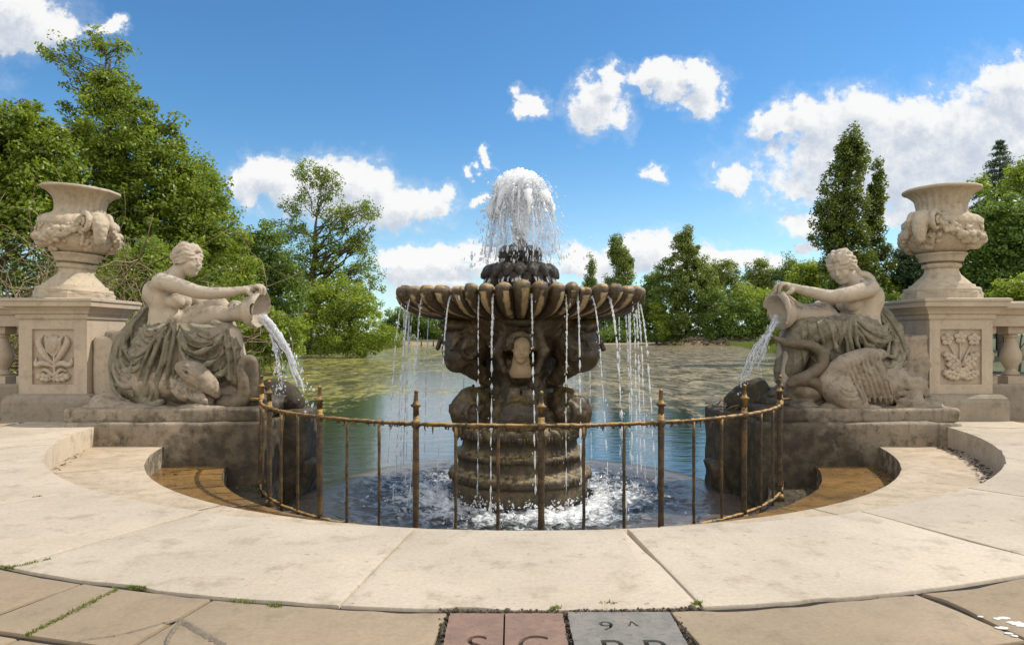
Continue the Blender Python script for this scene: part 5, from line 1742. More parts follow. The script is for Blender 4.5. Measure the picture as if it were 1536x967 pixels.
s.build('drapery', M['drape'], st, 0)
# the jug, lying on the knee
ax = np.array((1, 0, 0))
def jug_left():
    lo, hi = bbox([mk(286, 440, -.4), mk(414, 512, .4)], .05)
    s = SDF(lo, hi, 0.014)
    axis = [mk(300, 482, .0), mk(322, 474, -.02), mk(345, 472, -.05), mk(366, 469, -.10), mk(384, 467, -.14), mk(396, 466, -.16)]
    s.tube(axis, [.12, .16, .115, .125, .19, .30], .02, n=26)
    # flared lip, long below
    s.tube([mk(397, 438, -.16), mk(394, 455, -.40), mk(402, 488, -.36), mk(411, 503, -.17), mk(405, 487, .03), mk(396, 455, .08), mk(397, 438, -.16)], .030, .03, n=40)
    s.tube([mk(372, 469, -.12), mk(388, 468, -.15), mk(402, 468, -.17), mk(420, 470, -.18)], [.03, .10, .245, .36], .02, n=20, sub=True)
    s.box(mk(430, 468, -.2), (.26, .7, .6), 0.02, .02, Matrix.Rotation(-.12, 3, 'Y'), sub=True)
    s.rough(.005, 10, 3)
    return s
jug_left().build('jug', M['skin'], st)
# rocky seat, carved back slab, heron and serpent-necked swan at her feet
lo, hi = bbox([mk(140, 445, -.85), mk(418, 632, .8)], .1)
s = SDF(lo, hi, 0.026)
s.box(mk(184, 556, .35), (.34, .40, .66), .08)
s.ell(mk(250, 570, .1), (.75, .6, .45), .1)
s.box(mk(260, 612, .02), (1.08, .66, .10), .06, .05)
for i, (px, py, d, r_) in enumerate([(180, 600, -.35, .2), (205, 608, -.45, .16), (310, 585, -.1, .3), (345, 590, .0, .28), (375, 600, -.1, .24), (395, 608, -.05, .2), (300, 610, -.52, .14), (340, 612, -.5, .16), (385, 596, .25, .25), (412, 606, .1, .18)]):
    s.ell(mk(px, py, d), np.array((1.2, 1, .8)) * r_, .05)
s.rough(.075, 3.4, 8, 5)
s.disp(lambda x, y, z: .03 * np.abs(fbm(x * 9, y * 9, z * 14, 30, 3)))
s.build('rock', M['rock'], st)
lo, hi = bbox([mk(275, 530, -.8), mk(402, 615, .1)], .1)
s = SDF(lo, hi, 0.015)
s.tube([mk(292, 548, -.42), mk(312, 556, -.48), mk(334, 574, -.48), mk(344, 588, -.44)], [.10, .16, .12, .05], .04)     # head and beak
s.ell(mk(318, 553, -.60), (.04, .03, .04), .01)
s.tube([mk(286, 572, -.30), mk(305, 585, -.36), mk(325, 598, -.36)], [.15, .17, .12], .05)
for i in range(9):
    s.tube([mk(282 + i * 5, 566 + i * 2, -.50), mk(288 + i * 5.6, 580 + i * 2, -.58), mk(296 + i * 5, 596 + i, -.54)], [.030, .042, .018], .004)
s.tube([mk(300, 552, -.57), mk(318, 562, -.66), mk(336, 578, -.60)], [.012, .02, .01], .004, sub=True)
folds_on(s, [(.014, (284 + 6 * i, 570 + 2 * i), (292 + 6 * i, 584 + 2 * i), (300 + 6 * i, 598 + i)) for i in range(6)] + [(.010, (298, 545), (316, 552), (336, 572)), (.010, (296, 556), (314, 566), (332, 582))], .014)
s.disp(lambda x, y, z: .02 * np.abs(fbm(x * 10, y * 10, z * 10, 33, 3)))
s.rough(.012, 16, 7)
s.build('carved_heron', M['rock'], st)
lo, hi = bbox([mk(340, 525, -.6), mk(410, 615, .2)], .1)
s = SDF(lo, hi, 0.015)
s.tube([mk(350, 602, -.30), mk(366, 604, -.34), mk(378, 592, -.36), mk(380, 570, -.36), mk(376, 553, -.34), mk(380, 540, -.32), mk(389, 540, -.30), mk(393, 552, -.30), mk(393, 572, -.28), mk(390, 590, -.26)],
       [.14, .13, .10, .085, .08, .075, .075, .075, .09, .12], .02, n=60)
s.rough(.012, 10, 4)
s.build('carved_serpent', M['swan_neck'], st)
s = SDF(*bbox([mk(396, 570, -.1), mk(450, 625, .9)], .1), 0.025)
s.tube([mk(402, 590, .3), mk(420, 600, .35), mk(438, 610, .4)], [.22, .2, .12], .05); s.rough(.07, 5, 4)
s.build('wet_boulder', M['wetdark'], st)

# ---------------- right statue: faces left, head turned to the viewer and down
st2 = thing('woman_statue', 'stone woman with bowed head turned to the viewer, pouring from a handled jug', 'statue', tuple(mk(1285, 622, 0)))
lo, hi = bbox([mk(1150, 368, -.65), mk(1345, 600, .6)], .12)
s = SDF(lo, hi, 0.0165)
s.ell(mk(1296, 490), (.26, .24, .22), .06)
s.ell(mk(1297, 472), (.22, .22, .20), .06)
s.ell(mk(1298, 452), (.22, .235, .25), .07)
s.cone(mk(1292, 432, -.21), mk(1288, 430, .20), .12, .12, .09)
s.ell(mk(1310, 448, -.02), (.13, .21, .22), .06)
s.ell(mk(1273, 457, -.13), (.125, .12, .12), .035)
s.ell(mk(1273, 456, .14), (.125, .12, .12), .035)
s.ell(mk(1280, 476, -.02), (.12, .17, .12), .05)
s.tube([mk(1290, 432, 0), mk(1280, 424, -.02), mk(1270, 412, -.04)], [.14, .105, .10], .05)
fwd2 = np.array((-.66, -.62, -.40)); tilt = np.array((-.22, -.05, 1.0))
HC2 = mk(1259, 402, -.07)
sculpt_head(s, HC2, fwd2, tilt, 0.50, .03)
s.ell(mk(1291, 434, -.26), (.14, .14, .14), .05)
s.tube([mk(1290, 435, -.29), mk(1262, 442, -.37), mk(1231, 447, -.40), mk(1204, 441, -.36), mk(1181, 434, -.28)], [.120, .110, .094, .078, .050], .03)
pal = mk(1172, 431, -.23)
hand(s, mk(1181, 434, -.28), pal, [(mk(1166, 428, -.32), mk(1159, 431, -.33), mk(1157, 440, -.31)), (mk(1164, 427, -.26), mk(1156, 430, -.26), mk(1154, 440, -.25)),
                                   (mk(1165, 428, -.19), mk(1157, 431, -.18), mk(1156, 440, -.18)), (mk(1167, 430, -.13), mk(1160, 434, -.12), mk(1159, 441, -.12))],
     [mk(1177, 436, -.32), mk(1171, 441, -.34), mk(1164, 444, -.31)])
s.tube([mk(1289, 433, .26), mk(1264, 448, .36), mk(1238, 462, .36), mk(1216, 468, .20), mk(1205, 472, .10)], [.12, .11, .09, .08, .055], .03)
pal2 = mk(1199, 474, .07)
hand(s, mk(1205, 472, .10), pal2, [(mk(1192, 475, .10), mk(1187, 479, .10), mk(1184, 484, .08)), (mk(1191, 475, .04), mk(1186, 479, .04), mk(1183, 485, .03)),
                                   (mk(1192, 476, -.02), mk(1187, 480, -.03), mk(1185, 485, -.03)), (mk(1194, 476, -.07), mk(1190, 481, -.08), mk(1188, 485, -.08))],
     [mk(1203, 477, .0), mk(1198, 481, -.05), mk(1193, 484, -.08)])
s.tube([mk(1288, 492, .14), mk(1240, 488, .16), mk(1195, 488, .15)], [.22, .185, .14], .05)
s.tube([mk(1190, 492, .14), mk(1182, 530, .14), mk(1172, 570, .10)], [.13, .11, .075], .04)
s.tube([mk(1288, 494, -.14), mk(1240, 490, -.16), mk(1198, 490, -.16)], [.21, .18, .13], .05)
s.tube([mk(1190, 494, -.14), mk(1182, 530, -.12), mk(1172, 572, -.12)], [.12, .10, .07], .04)
s.tube([mk(1172, 574, -.12), mk(1162, 584, -.14), mk(1150, 590, -.15)], [.075, .065, .045], .03)
s.rough(.004, 9, 12)
body2 = s.build('figure', M['skin'], st2)
lo, hi = bbox([mk(1222, 368, -.45), mk(1316, 430, .3)], .08)
s = SDF(lo, hi, 0.013)
f2 = fwd2 / np.linalg.norm(fwd2); u2 = tilt - f2 * (tilt @ f2); u2 /= np.linalg.norm(u2); r2 = np.cross(f2, u2)
sculpt_hair(s, HL(HC2, f2, u2, r2, .50), .50, np.stack([f2, r2, u2]), 11, (-.56, .16, .20), 9)
s.tube([mk(1280, 402, -.02), mk(1288, 411, .0), mk(1299, 413, .0), mk(1306, 419, -.02), mk(1308, 428, -.05)], [.06, .06, .055, .05, .03], .02)
s.build('hair', M['skin'], body2)
lo, hi = bbox([mk(1160, 450, -.75), mk(1368, 600, .5)], .1)
s = SDF(lo, hi, 0.0125)
s.ell(mk(1296, 504, -.02), (.34, .38, .23), .06)
s.tube([mk(1292, 500, -.14), mk(1244, 496, -.19), mk(1196, 497, -.18)], [.25, .225, .185], .06)
s.tube([mk(1290, 500, .12), mk(1244, 496, .15), mk(1198, 497, .13)], [.24, .21, .175], .06)
s.tube([mk(1192, 500, -.17), mk(1190, 530, -.15), mk(1184, 560, -.12)], [.18, .17, .13], .06)
s.tube([mk(1194, 500, .1), mk(1190, 530, .1), mk(1180, 570, .08)], [.17, .17, .15], .06)
s.tube([mk(1235, 520, -.05), mk(1235, 560, -.05), mk(1235, 580, -.05)], [.26, .26, .24], .1)
s.tube([mk(1321, 462, .22), mk(1337, 480, .15), mk(1345, 510, .05), mk(1342, 540, -.10), mk(1325, 562, -.25), mk(1300, 560, -.36), mk(1285, 545, -.40)], [.09, .13, .14, .14, .12, .09, .05], .05)
F_([(1320, 488, -.20), (1302, 497, -.34), (1284, 492, -.38), (1262, 480, -.33)], .036)
F_([(1326, 496, -.16), (1306, 512, -.34), (1284, 506, -.41), (1258, 482, -.37)], .034)
F_([(1330, 502, -.12), (1312, 530, -.33), (1288, 522, -.42), (1264, 500, -.42)], .036)
F_([(1338, 508, -.06), (1322, 545, -.30), (1298, 545, -.42), (1280, 528, -.42)], .038)
F_([(1346, 512, .0), (1336, 552, -.22), (1312, 568, -.36), (1290, 556, -.40)], .036)
F_([(1330, 478, .05), (1342, 500, -.04), (1348, 530, -.08), (1344, 556, -.12)], .034)
F_([(1322, 476, .0), (1332, 500, -.10), (1336, 525, -.16)], .032)
F_([(1255, 480, -.40), (1250, 500, -.44), (1254, 520, -.42), (1262, 535, -.40)], .045)
F_([(1262, 482, -.40), (1262, 505, -.44), (1268, 525, -.42)], .036)
F_([(1222, 480, -.37), (1230, 505, -.42), (1240, 530, -.40), (1252, 545, -.36)], .024)
F_([(1197, 482, -.33), (1202, 508, -.37), (1212, 535, -.33), (1222, 550, -.30)], .022)
F_([(1210, 481, -.35), (1216, 505, -.40), (1226, 530, -.37)], .018)
F_([(1186, 498, -.33), (1188, 525, -.32), (1184, 555, -.26)], .022)
cloth_folds(s, mk(1262, 474, 0), mk(1300, 474, 0), -1, 52)
folds_on(s, [
    (.030, (1256, 481), (1252, 500), (1256, 520), (1266, 538)), (.026, (1263, 481), (1262, 502), (1268, 524), (1280, 542)), (.024, (1249, 483), (1244, 503), (1245, 525), (1252, 545)),
    (.028, (1266, 480), (1284, 495), (1308, 502), (1330, 494)), (.028, (1266, 487), (1286, 510), (1312, 520), (1336, 506)), (.028, (1268, 497), (1288, 528), (1318, 540), (1342, 518)),
    (.028, (1274, 512), (1294, 546), (1324, 556), (1347, 530)), (.026, (1284, 535), (1304, 563), (1332, 566), (1350, 542)), (.020, (1272, 484), (1292, 501), (1316, 508)), (.020, (1270, 492), (1290, 518), (1316, 528)),
    (.024, (1322, 466), (1334, 490), (1341, 515), (1342, 540)), (.022, (1330, 470), (1342, 495), (1349, 525), (1347, 552)), (.020, (1316, 470), (1326, 492), (1333, 512)),
    (.020, (1224, 482), (1230, 502), (1242, 524), (1254, 540)), (.020, (1210, 482), (1215, 506), (1226, 530), (1240, 548)), (.020, (1198, 484), (1200, 510), (1209, 535), (1222, 555)),
    (.020, (1190, 490), (1189, 515), (1194, 542), (1204, 562)), (.018, (1236, 482), (1240, 498), (1248, 515)), (.018, (1183, 500), (1180, 530), (1180, 560))], .022)
s.rough(.006, 9, 15)
s.build('drapery', M['drape'], st2, 0)
lo, hi = bbox([mk(1138, 430, -.55), mk(1262, 512, .4)], .06)
s = SDF(lo, hi, 0.014)
s.tube([mk(1256, 484, .02), mk(1232, 474, -.02), mk(1210, 473, -.06), mk(1190, 472, -.10), mk(1172, 470, -.14), mk(1160, 470, -.16)], [.10, .20, .165, .125, .17, .29], .02, n=26)
s.tube([mk(1158, 437, -.18), mk(1164, 452, -.42), mk(1166, 480, -.40), mk(1146, 503, -.20), mk(1146, 484, .02), mk(1152, 452, .08), mk(1158, 437, -.18)], .030, .03, n=40)
s.tube([mk(1184, 472, -.13), mk(1170, 471, -.16), mk(1154, 472, -.18), mk(1134, 474, -.20)], [.03, .10, .23, .38], .02, n=20, sub=True)
s.box(mk(1124, 470, -.2), (.26, .7, .6), 0.02, .02, Matrix.Rotation(.10, 3, 'Y'), sub=True)
s.tube([mk(1170, 440, -.10), mk(1184, 450, -.10), mk(1198, 459, -.09), mk(1210, 461, -.07), mk(1216, 466, -.05)], [.03, .032, .038, .05, .04], .015)
s.rough(.005, 10, 13)
s.build('jug', M['skin'], st2)
lo, hi = bbox([mk(1135, 480, -.85), mk(1398, 636, .8)], .1)
s = SDF(lo, hi, 0.026)
s.box(mk(1362, 560, .30), (.30, .42, .62), .09)
s.ell(mk(1300, 575, .1), (.75, .6, .45), .1)
s.box(mk(1288, 617, .02), (1.08, .66, .10), .06, .05)
for i, (px, py, d, r_) in enumerate([(1352, 580, -.30, .18), (1345, 600, -.42, .17), (1370, 608, -.40, .15), (1322, 560, -.1, .28), (1215, 590, .0, .30), (1185, 595, -.1, .26), (1165, 600, -.05, .2), (1230, 612, -.45, .18), (1200, 580, -.25, .25), (1280, 612, -.5, .16), (1158, 598, .25, .22), (1190, 612, -.35, .2)]):
    s.ell(mk(px, py, d), np.array((1.2, 1, .8)) * r_, .05)
for i in range(5):
    s.tube([mk(1322, 570 + i * 9, -.42), mk(1345, 566 + i * 10, -.45), mk(1372, 572 + i * 9, -.36)], [.03, .045, .03], .03)
s.rough(.07, 3.4, 18, 5)
s.disp(lambda x, y, z: .03 * np.abs(fbm(x * 9, y * 9, z * 14, 31, 3)))
s.build('rock', M['rock'], st2)
lo, hi = bbox([mk(1140, 495, -.85), mk(1330, 625, .1)], .1)
s = SDF(lo, hi, 0.016)
# wing raised beside the knee
s.tube([mk(1222, 560, -.50), mk(1240, 545, -.54), mk(1266, 534, -.54), mk(1296, 530, -.50)], [.10, .13, .12, .08], .04)
s.tube([mk(1222, 570, -.46), mk(1245, 590, -.50), mk(1262, 606, -.46)], [.18, .22, .16], .06)
for i in range(8):
    t = i / 7
    s.tube([mk(1236 + 50 * t, 538 - 6 * t, -.60), mk(1244 + 48 * t, 556 + 2 * t, -.62), mk(1252 + 52 * t, 578 + 6 * t, -.56), mk(1256 + 56 * t, 596 + 4 * t, -.48)], [.026, .046, .044, .018], .004)
for i in range(6):
    s.tube([mk(1226 + i * 6, 556 - i * 3, -.60), mk(1232 + i * 7, 570 - i * 2, -.64), mk(1240 + i * 7, 580, -.60)], [.024, .036, .014], .004)
s.tube([mk(1228, 606, -.50), mk(1262, 610, -.52), mk(1290, 614, -.48)], [.06, .08, .05], .03)
folds_on(s, [(.020, (1238 + 7 * i, 541 - 1.5 * i), (1247 + 7 * i, 560 - .5 * i), (1256 + 7.4 * i, 580 + .6 * i), (1262 + 7.6 * i, 600 - .4 * i)) for i in range(8)]
         + [(.014, (1230 + 8 * i, 552 - 2 * i), (1238 + 8 * i, 562 - 2 * i), (1244 + 8 * i, 568 - 2 * i)) for i in range(8)]
         + [(.012, (1226, 572 + 8 * i), (1238, 580 + 8 * i), (1252, 580 + 8 * i)) for i in range(4)], .02)
s.rough(.010, 12, 17)
sw = s.build('carved_swan', M['rock'], st2)
lo, hi = bbox([mk(1140, 495, -.8), mk(1232, 590, .0)], .1)
s = SDF(lo, hi, 0.015)
s.tube([mk(1218, 580, -.44), mk(1200, 570, -.48), mk(1178, 566, -.50), mk(1168, 572, -.46)], [.12, .085, .08, .07], .02)
s.tube([mk(1178, 566, -.50), mk(1196, 558, -.50), mk(1212, 545, -.48), mk(1214, 530, -.46), mk(1204, 520, -.44), mk(1188, 516, -.42), mk(1172, 515, -.40)], [.08, .08, .078, .072, .068, .064, .07], .02, n=50)
s.ell(mk(1166, 514, -.40), (.11, .075, .07), .02)
s.tube([mk(1160, 512, -.40), mk(1150, 508, -.40), mk(1144, 505, -.40)], [.05, .035, .018], .015)
s.rough(.010, 12, 7)
s.build('swan_neck', M['swan_neck'], sw)
s = SDF(*bbox([mk(1085, 570, -.1), mk(1150, 625, .9)], .1), 0.025)
s.tube([mk(1146, 592, .3), mk(1128, 600, .35), mk(1112, 608, .4)], [.22, .2, .12], .05); s.rough(.07, 5, 4)
s.build('wet_boulder', M['wetdark'], st2)

# ------------------------------------------------------------------ the curved iron railing
fence = thing('iron_railing', 'low curved rusty iron railing with spiked posts along the lowest step', 'railing', (FC[0], FC[1] - 3.87, -3 * STEP))
FR = 3.87; ZB = -3 * STEP; ZR = 0.39
def fp(deg, z, r=FR): return (FC[0] + r * math.sin(R(deg)), FC[1] - r * math.cos(R(deg)), z)
rf = np.random.default_rng(8)
A0, A1 = -75.4, 75.6
def rail(name, z, r, tabs):
    mb = MB()
    aa = np.linspace(A0, A1, 260)
    P = [fp(a, z + rf.normal(0, .002)) for a in aa]
    if name == 'top_rail':      # ends turn back into the plinths
        P = [fp(A0 - 1.5, z + .005, FR + .18), fp(A0 - 1.0, z + .004, FR + .07)] + P + [fp(A1 + 1.0, z + .004, FR + .07), fp(A1 + 1.5, z + .005, FR + .18)]
    mb.tube(P, r * rf.uniform(.85, 1.25, len(P)), 8)
    for k in range(tabs):                       # dried weed hanging under the bar
        a = rf.uniform(A0, A1); L = rf.uniform(.008, .035) if rf.uniform() < .88 else rf.uniform(.04, .085)
        mb.tube([fp(a, z), fp(a + rf.normal(0, .12), z - r - L * .6), fp(a + rf.normal(0, .25), z - r - L)], [.012, .007, .002], 5)
    return mb.build(name, M['iron'], fence, True)
rail('top_rail', ZR, 0.021, 230)
rail('bottom_rail', ZB + 0.10, 0.020, 60)
posts = [2.5 + 19.6 * k for k in range(-3, 4)] + [-75.2, 75.4]
def post(a):
    mb = MB()
    x, y, _ = fp(a, 0)
    c, s_ = math.cos(R(a)), math.sin(R(a))
    lean = rf.normal(0, .004, 2)
    P = [(x + lean[0] * t, y + lean[1] * t, ZB + (ZR + .09 - ZB) * t) for t in np.linspace(0, 1, 9)]
    mb.tube(P, .033 * rf.uniform(.92, 1.12, 9), 8)
    mb.lathe((x, y), [(.062, ZB), (.062, ZB + .05), (.045, ZB + .08), (.036, ZB + .09)], 10)
    o = mb.build('post', M['iron'], fence, True)
    mb = MB()
    z = ZR + .08
    xx, yy = x + lean[0], y + lean[1]
    mb.lathe((xx, yy), [(.03, ZR - .045), (.046, ZR - .03), (.046, ZR + .03), (.032, ZR + .04)], 10)
    mb.lathe((xx, yy), [(.031, z), (.030, z + .09), (.050, z + .105), (.053, z + .12), (.030, z + .135), (.023, z + .18), (.018, z + .235), (.024, z + .247), (.021, z + .268), (.005, z + .28)], 10,
             lambda r, zz, t: r * (1 + .1 * math.sin(t * 3 + zz * 30)))
    mb.build('finial', M['iron'], o, True)
for a in posts: post(a)
pp = sorted(posts)
for i in range(len(pp) - 1):
    for q in (1, 2):
        a = pp[i] + (pp[i + 1] - pp[i]) * q / 3
        mb = MB()
        P = [fp(a + rf.normal(0, .03), z) for z in np.linspace(ZB + .02, ZR, 9)]
        mb.tube(P, .0165 * rf.uniform(.9, 1.15, 9), 7)
        mb.build('bar', M['iron'], fence, True)

# ------------------------------------------------------------------ trees, shrubs, reeds
def leaves_np(P, Nrm, size, asp, rg):
    """rhombic leaves: P centres, Nrm normals"""
    n = len(P)
    D = rg.normal(0, 1, (n, 3)); D -= Nrm * (D * Nrm).sum(1)[:, None]; D /= np.linalg.norm(D, axis=1)[:, None] + 1e-9
    W = np.cross(Nrm, D)
    L = (size * 0.5)[:, None]
    V = np.stack([P - D * L, P + W * L * asp - D * L * .1, P + D * L, P - W * L * asp - D * L * .1], 1).reshape(-1, 3)
    F = np.arange(4 * n).reshape(-1, 4)
    return V, F

def crown_leaves(C, rad, n_per, leaf, rg, asp=.55, up=.55, flat=.75, hue=0.25):
    """clusters C with radii rad -> leaf mesh and tint per leaf"""
    m = len(C)
    idx = np.repeat(np.arange(m), n_per)
    O = rg.normal(0, 1, (len(idx), 3)); O /= np.linalg.norm(O, axis=1)[:, None]
    O *= (rg.uniform(0, 1, len(idx)) ** .45)[:, None]
    O[:, 2] *= flat
    P = C[idx] + O * rad[idx][:, None]
    Nn = O * .6 + rg.normal(0, .55, (len(idx), 3)) + np.array((0, 0, up)); Nn /= np.linalg.norm(Nn, axis=1)[:, None]
    ct = rg.uniform(0, 1, m)
    tint = np.clip(.18 + .42 * ct[idx] + rg.normal(.12, hue, len(idx)), 0, 1)
    V, F = leaves_np(P, Nn, leaf * rg.uniform(.65, 1.35, len(idx)), asp, rg)
    return V, F, tint

def limb(a, b, ra, rb, rg, n=7, sag=.08, wob=.05):
    a = np.asarray(a, float); b = np.asarray(b, float); L = np.linalg.norm(b - a)
    t = np.linspace(0, 1, n)[:, None]
    P = a + (b - a) * t
    P[:, 2] += (L * sag) * np.sin(np.pi * t[:, 0])
    P[1:-1] += rg.normal(0, wob * L / n * 1.6, (n - 2, 3))
    return P, np.linspace(ra, rb, n)

def tree(name, label, base, height, lobes, n_cl, n_per, leaf, cl_r, mat, seed, group=None, trunk_r=None, lean=(0, 0), branches=40, trunk_top=.85, asp=.55, flat=.75, shell=.35, cat='tree', low=None, hue=.25, vis=.0):
    """lobes: (x, y, z, rx, ry, rz, weight) in world coordinates"""
    rg = np.random.default_rng(seed)
    base = np.asarray(base, float)
    o = thing(name, label, cat, tuple(base), group)
    tr = trunk_r or height * .018
    top = base + np.array((lean[0], lean[1], height * trunk_top))
    TP, TR = limb(base - np.array((0, 0, .3)), top, tr, tr * .18, rg, 11, 0, .05)
    mb = MB(); mb.tube(TP, TR, 9)
    W = np.array([l[6] for l in lobes], float); W /= W.sum()
    li = rg.choice(len(lobes), n_cl, p=W)
    Lb = np.array([l[:6] for l in lobes], float)[li]
    O = rg.normal(0, 1, (n_cl, 3)); O /= np.linalg.norm(O, axis=1)[:, None]
    rr = (shell + (1 - shell) * rg.uniform(0, 1, n_cl) ** .6)
    C = Lb[:, :3] + O * rr[:, None] * Lb[:, 3:6]
    C += .18 * Lb[:, 3:6] * rg.normal(0, .6, (n_cl, 3))
    if low is not None: C = C[C[:, 2] > low]
    rad = cl_r * rg.uniform(.6, 1.4, len(C))
    # limbs reach from the trunk to a share of the leaf clusters; twigs link the rest
    sel = rg.permutation(len(C))[:branches]
    for c in C[sel]:
        d = math.hypot(c[0] - base[0], c[1] - base[1])
        zt = np.clip(c[2] - d * rg.uniform(.35, .9), base[2] + height * .12, top[2] - .02 * height)
        f = (zt - TP[0][2]) / (TP[-1][2] - TP[0][2])
        k = min(max(f * 10, 0), 9.99); i = int(k)
        a = TP[i] + (TP[i + 1] - TP[i]) * (k - i)
        r0 = min(np.interp(f, [0, 1], [tr, tr * .2]) * .55, .05 + d * .025)
        P, Rr = limb(a, c, r0, r0 * .12, rg, 7, rg.uniform(-.05, .12), .12)
        mb.tube(P, Rr, 5)
        near = C[np.argsort(((C - c) ** 2).sum(1))[1:4]]
        for q in near:
            P2, R2_ = limb(P[4], q, r0 * .35, r0 * .08, rg, 5, .05, .15)
            mb.tube(P2, R2_, 4)
    mb.build('trunk', M['bark'], o, True)
    V, F, T = crown_leaves(C, rad, int(n_per * 2.1), leaf * .66, rg, asp, flat=flat, hue=hue)
    mesh_obj('crown', V, F, M[mat], o, False, {'tint': T})
    return o

def px_lobes(Y, L, depth=.8):
    """crown masses given as (px, py, rx, ry, weight) seen at distance Y, made as deep as they are wide"""
    out = []
    for (px, py, rx, ry, *w_) in L:
        c = at(px, py, Y); k = Y / 1024
        dd = w_[1] if len(w_) > 1 else 0.0
        out.append((c[0], c[1] + dd, c[2], rx * k, rx * k * depth + .2, ry * k, w_[0] if w_ else rx * ry))
    return out

# --- left bank
Y = 40
tree('broadleaf_tree', 'tall tree with thin airy top rising above the dense left bank foliage', at(165, 560, Y) * (1, 1, 0) + (0, 0, .3), 18.5,
     px_lobes(Y, [(168, 200, 75, 75, 5), (215, 270, 85, 90, 8), (265, 320, 68, 85, 6), (130, 290, 90, 90, 7), (300, 380, 60, 75, 5), (200, 400, 110, 90, 8), (250, 210, 26, 40, 1), (165, 140, 40, 35, 1.2)]),
     880, 40, .34, .62, 'leaf_mid', 31, trunk_r=.34, branches=110, trunk_top=.93)
tree('broadleaf_tree', 'slender bare-twigged sapling poking out above the left bank trees', at(160, 560, Y + 1) * (1, 1, 0) + (0, 0, .3), 18.8,
     px_lobes(Y + 1, [(95, 80, 30, 30, 2), (140, 60, 26, 22, 2), (170, 95, 30, 35, 2), (190, 80, 16, 28, 1), (120, 125, 36, 26, 2), (180, 140, 26, 30, 2)]),
     95, 13, .32, .46, 'leaf_mid', 32, trunk_r=.22, branches=60, trunk_top=.97, shell=.2)
Y = 34
tree('broadleaf_tree', 'bushy tree cut by the left edge of the picture, above the urn', at(-10, 560, Y) * (1, 1, 0) + (0, 0, .3), 12,
     px_lobes(Y, [(10, 190, 60, 45, 4), (60, 230, 55, 55, 4), (0, 280, 80, 70, 6), (-60, 220, 70, 90, 5), (70, 310, 70, 60, 5), (-40, 340, 90, 70, 4)]), 420, 50, .33, .65, 'leaf_mid', 33, branches=70)
Y = 48
tree('broadleaf_tree', 'bright leafy tree between the big left tree and the lakeside alder', at(320, 555, Y) * (1, 1, 0), 13,
     px_lobes(Y, [(318, 340, 35, 60, 3), (345, 410, 38, 70, 4), (330, 470, 60, 60, 4), (300, 280, 28, 40, 2), (365, 480, 35, 50, 2), (270, 450, 60, 70, 3)]), 360, 50, .36, .75, 'leaf_bright', 34, branches=60)
Y = 60
tree('broadleaf_tree', 'dark green tree standing in shade behind the left woman and jug', at(405, 545, Y) * (1, 1, 0), 13,
     px_lobes(Y, [(390, 370, 32, 38, 3), (370, 420, 40, 55, 4), (420, 430, 40, 60, 4), (395, 490, 55, 45, 4)]), 260, 48, .40, .85, 'leaf_deep', 35, branches=50)
Y = 88
tree('lakeside_alder', 'tall open-crowned tree with a dark trunk leaning over the lake on the left', at(462, 534, Y) * (1, 1, 0), 26,
     px_lobes(Y, [(462, 262, 20, 24, 1.2), (490, 280, 26, 26, 1.8), (448, 305, 26, 26, 1.4), (540, 318, 32, 15, 1.6), (505, 325, 30, 22, 1.6), (432, 345, 26, 20, 1.2), (535, 362, 34, 24, 2), (478, 360, 34, 28, 2),
                   (455, 405, 46, 34, 3), (510, 400, 44, 34, 3), (545, 420, 32, 40, 2.5), (430, 410, 36, 36, 2), (500, 455, 60, 46, 4), (450, 470, 40, 40, 2)]), 560, 24, .44, .80, 'leaf_mid', 36, trunk_r=.62, branches=85, trunk_top=.66, lean=(1.2, 0), shell=.25, flat=1.0)
Y = 82
tree('willow_shrub', 'pale green drooping shrub by the water under the open-crowned tree', at(525, 530, Y) * (1, 1, 0), 9,
     px_lobes(Y, [(520, 450, 45, 32, 3), (490, 490, 50, 35, 3), (550, 485, 38, 38, 3), (530, 515, 50, 18, 2), (460, 460, 40, 40, 2), (575, 505, 18, 20, 1)]), 300, 46, .42, .85, 'leaf_bright', 37, branches=50, trunk_r=.2, cat='shrub', low=-1.1)
Y = 46
tree('lakeside_shrub', 'light green shrub at the water edge beneath the pouring jug', at(415, 550, Y) * (1, 1, 0), 3.4,
     px_lobes(Y, [(395, 490, 32, 30, 3), (430, 500, 30, 28, 3), (415, 520, 45, 20, 3), (375, 505, 30, 30, 2)]), 170, 46, .27, .45, 'leaf_bright', 38, branches=30, trunk_r=.09, cat='shrub', low=-1.1)
# background filler on the left bank
tree('broadleaf_tree', 'dense mid-green tree behind the left urn and pedestal', at(130, 560, 46) * (1, 1, 0), 12,
     px_lobes(46, [(60, 380, 90, 90, 4), (160, 420, 90, 80, 4), (-40, 430, 80, 80, 3), (240, 470, 80, 60, 3)]), 330, 46, .38, .9, 'leaf_deep', 39, branches=40)

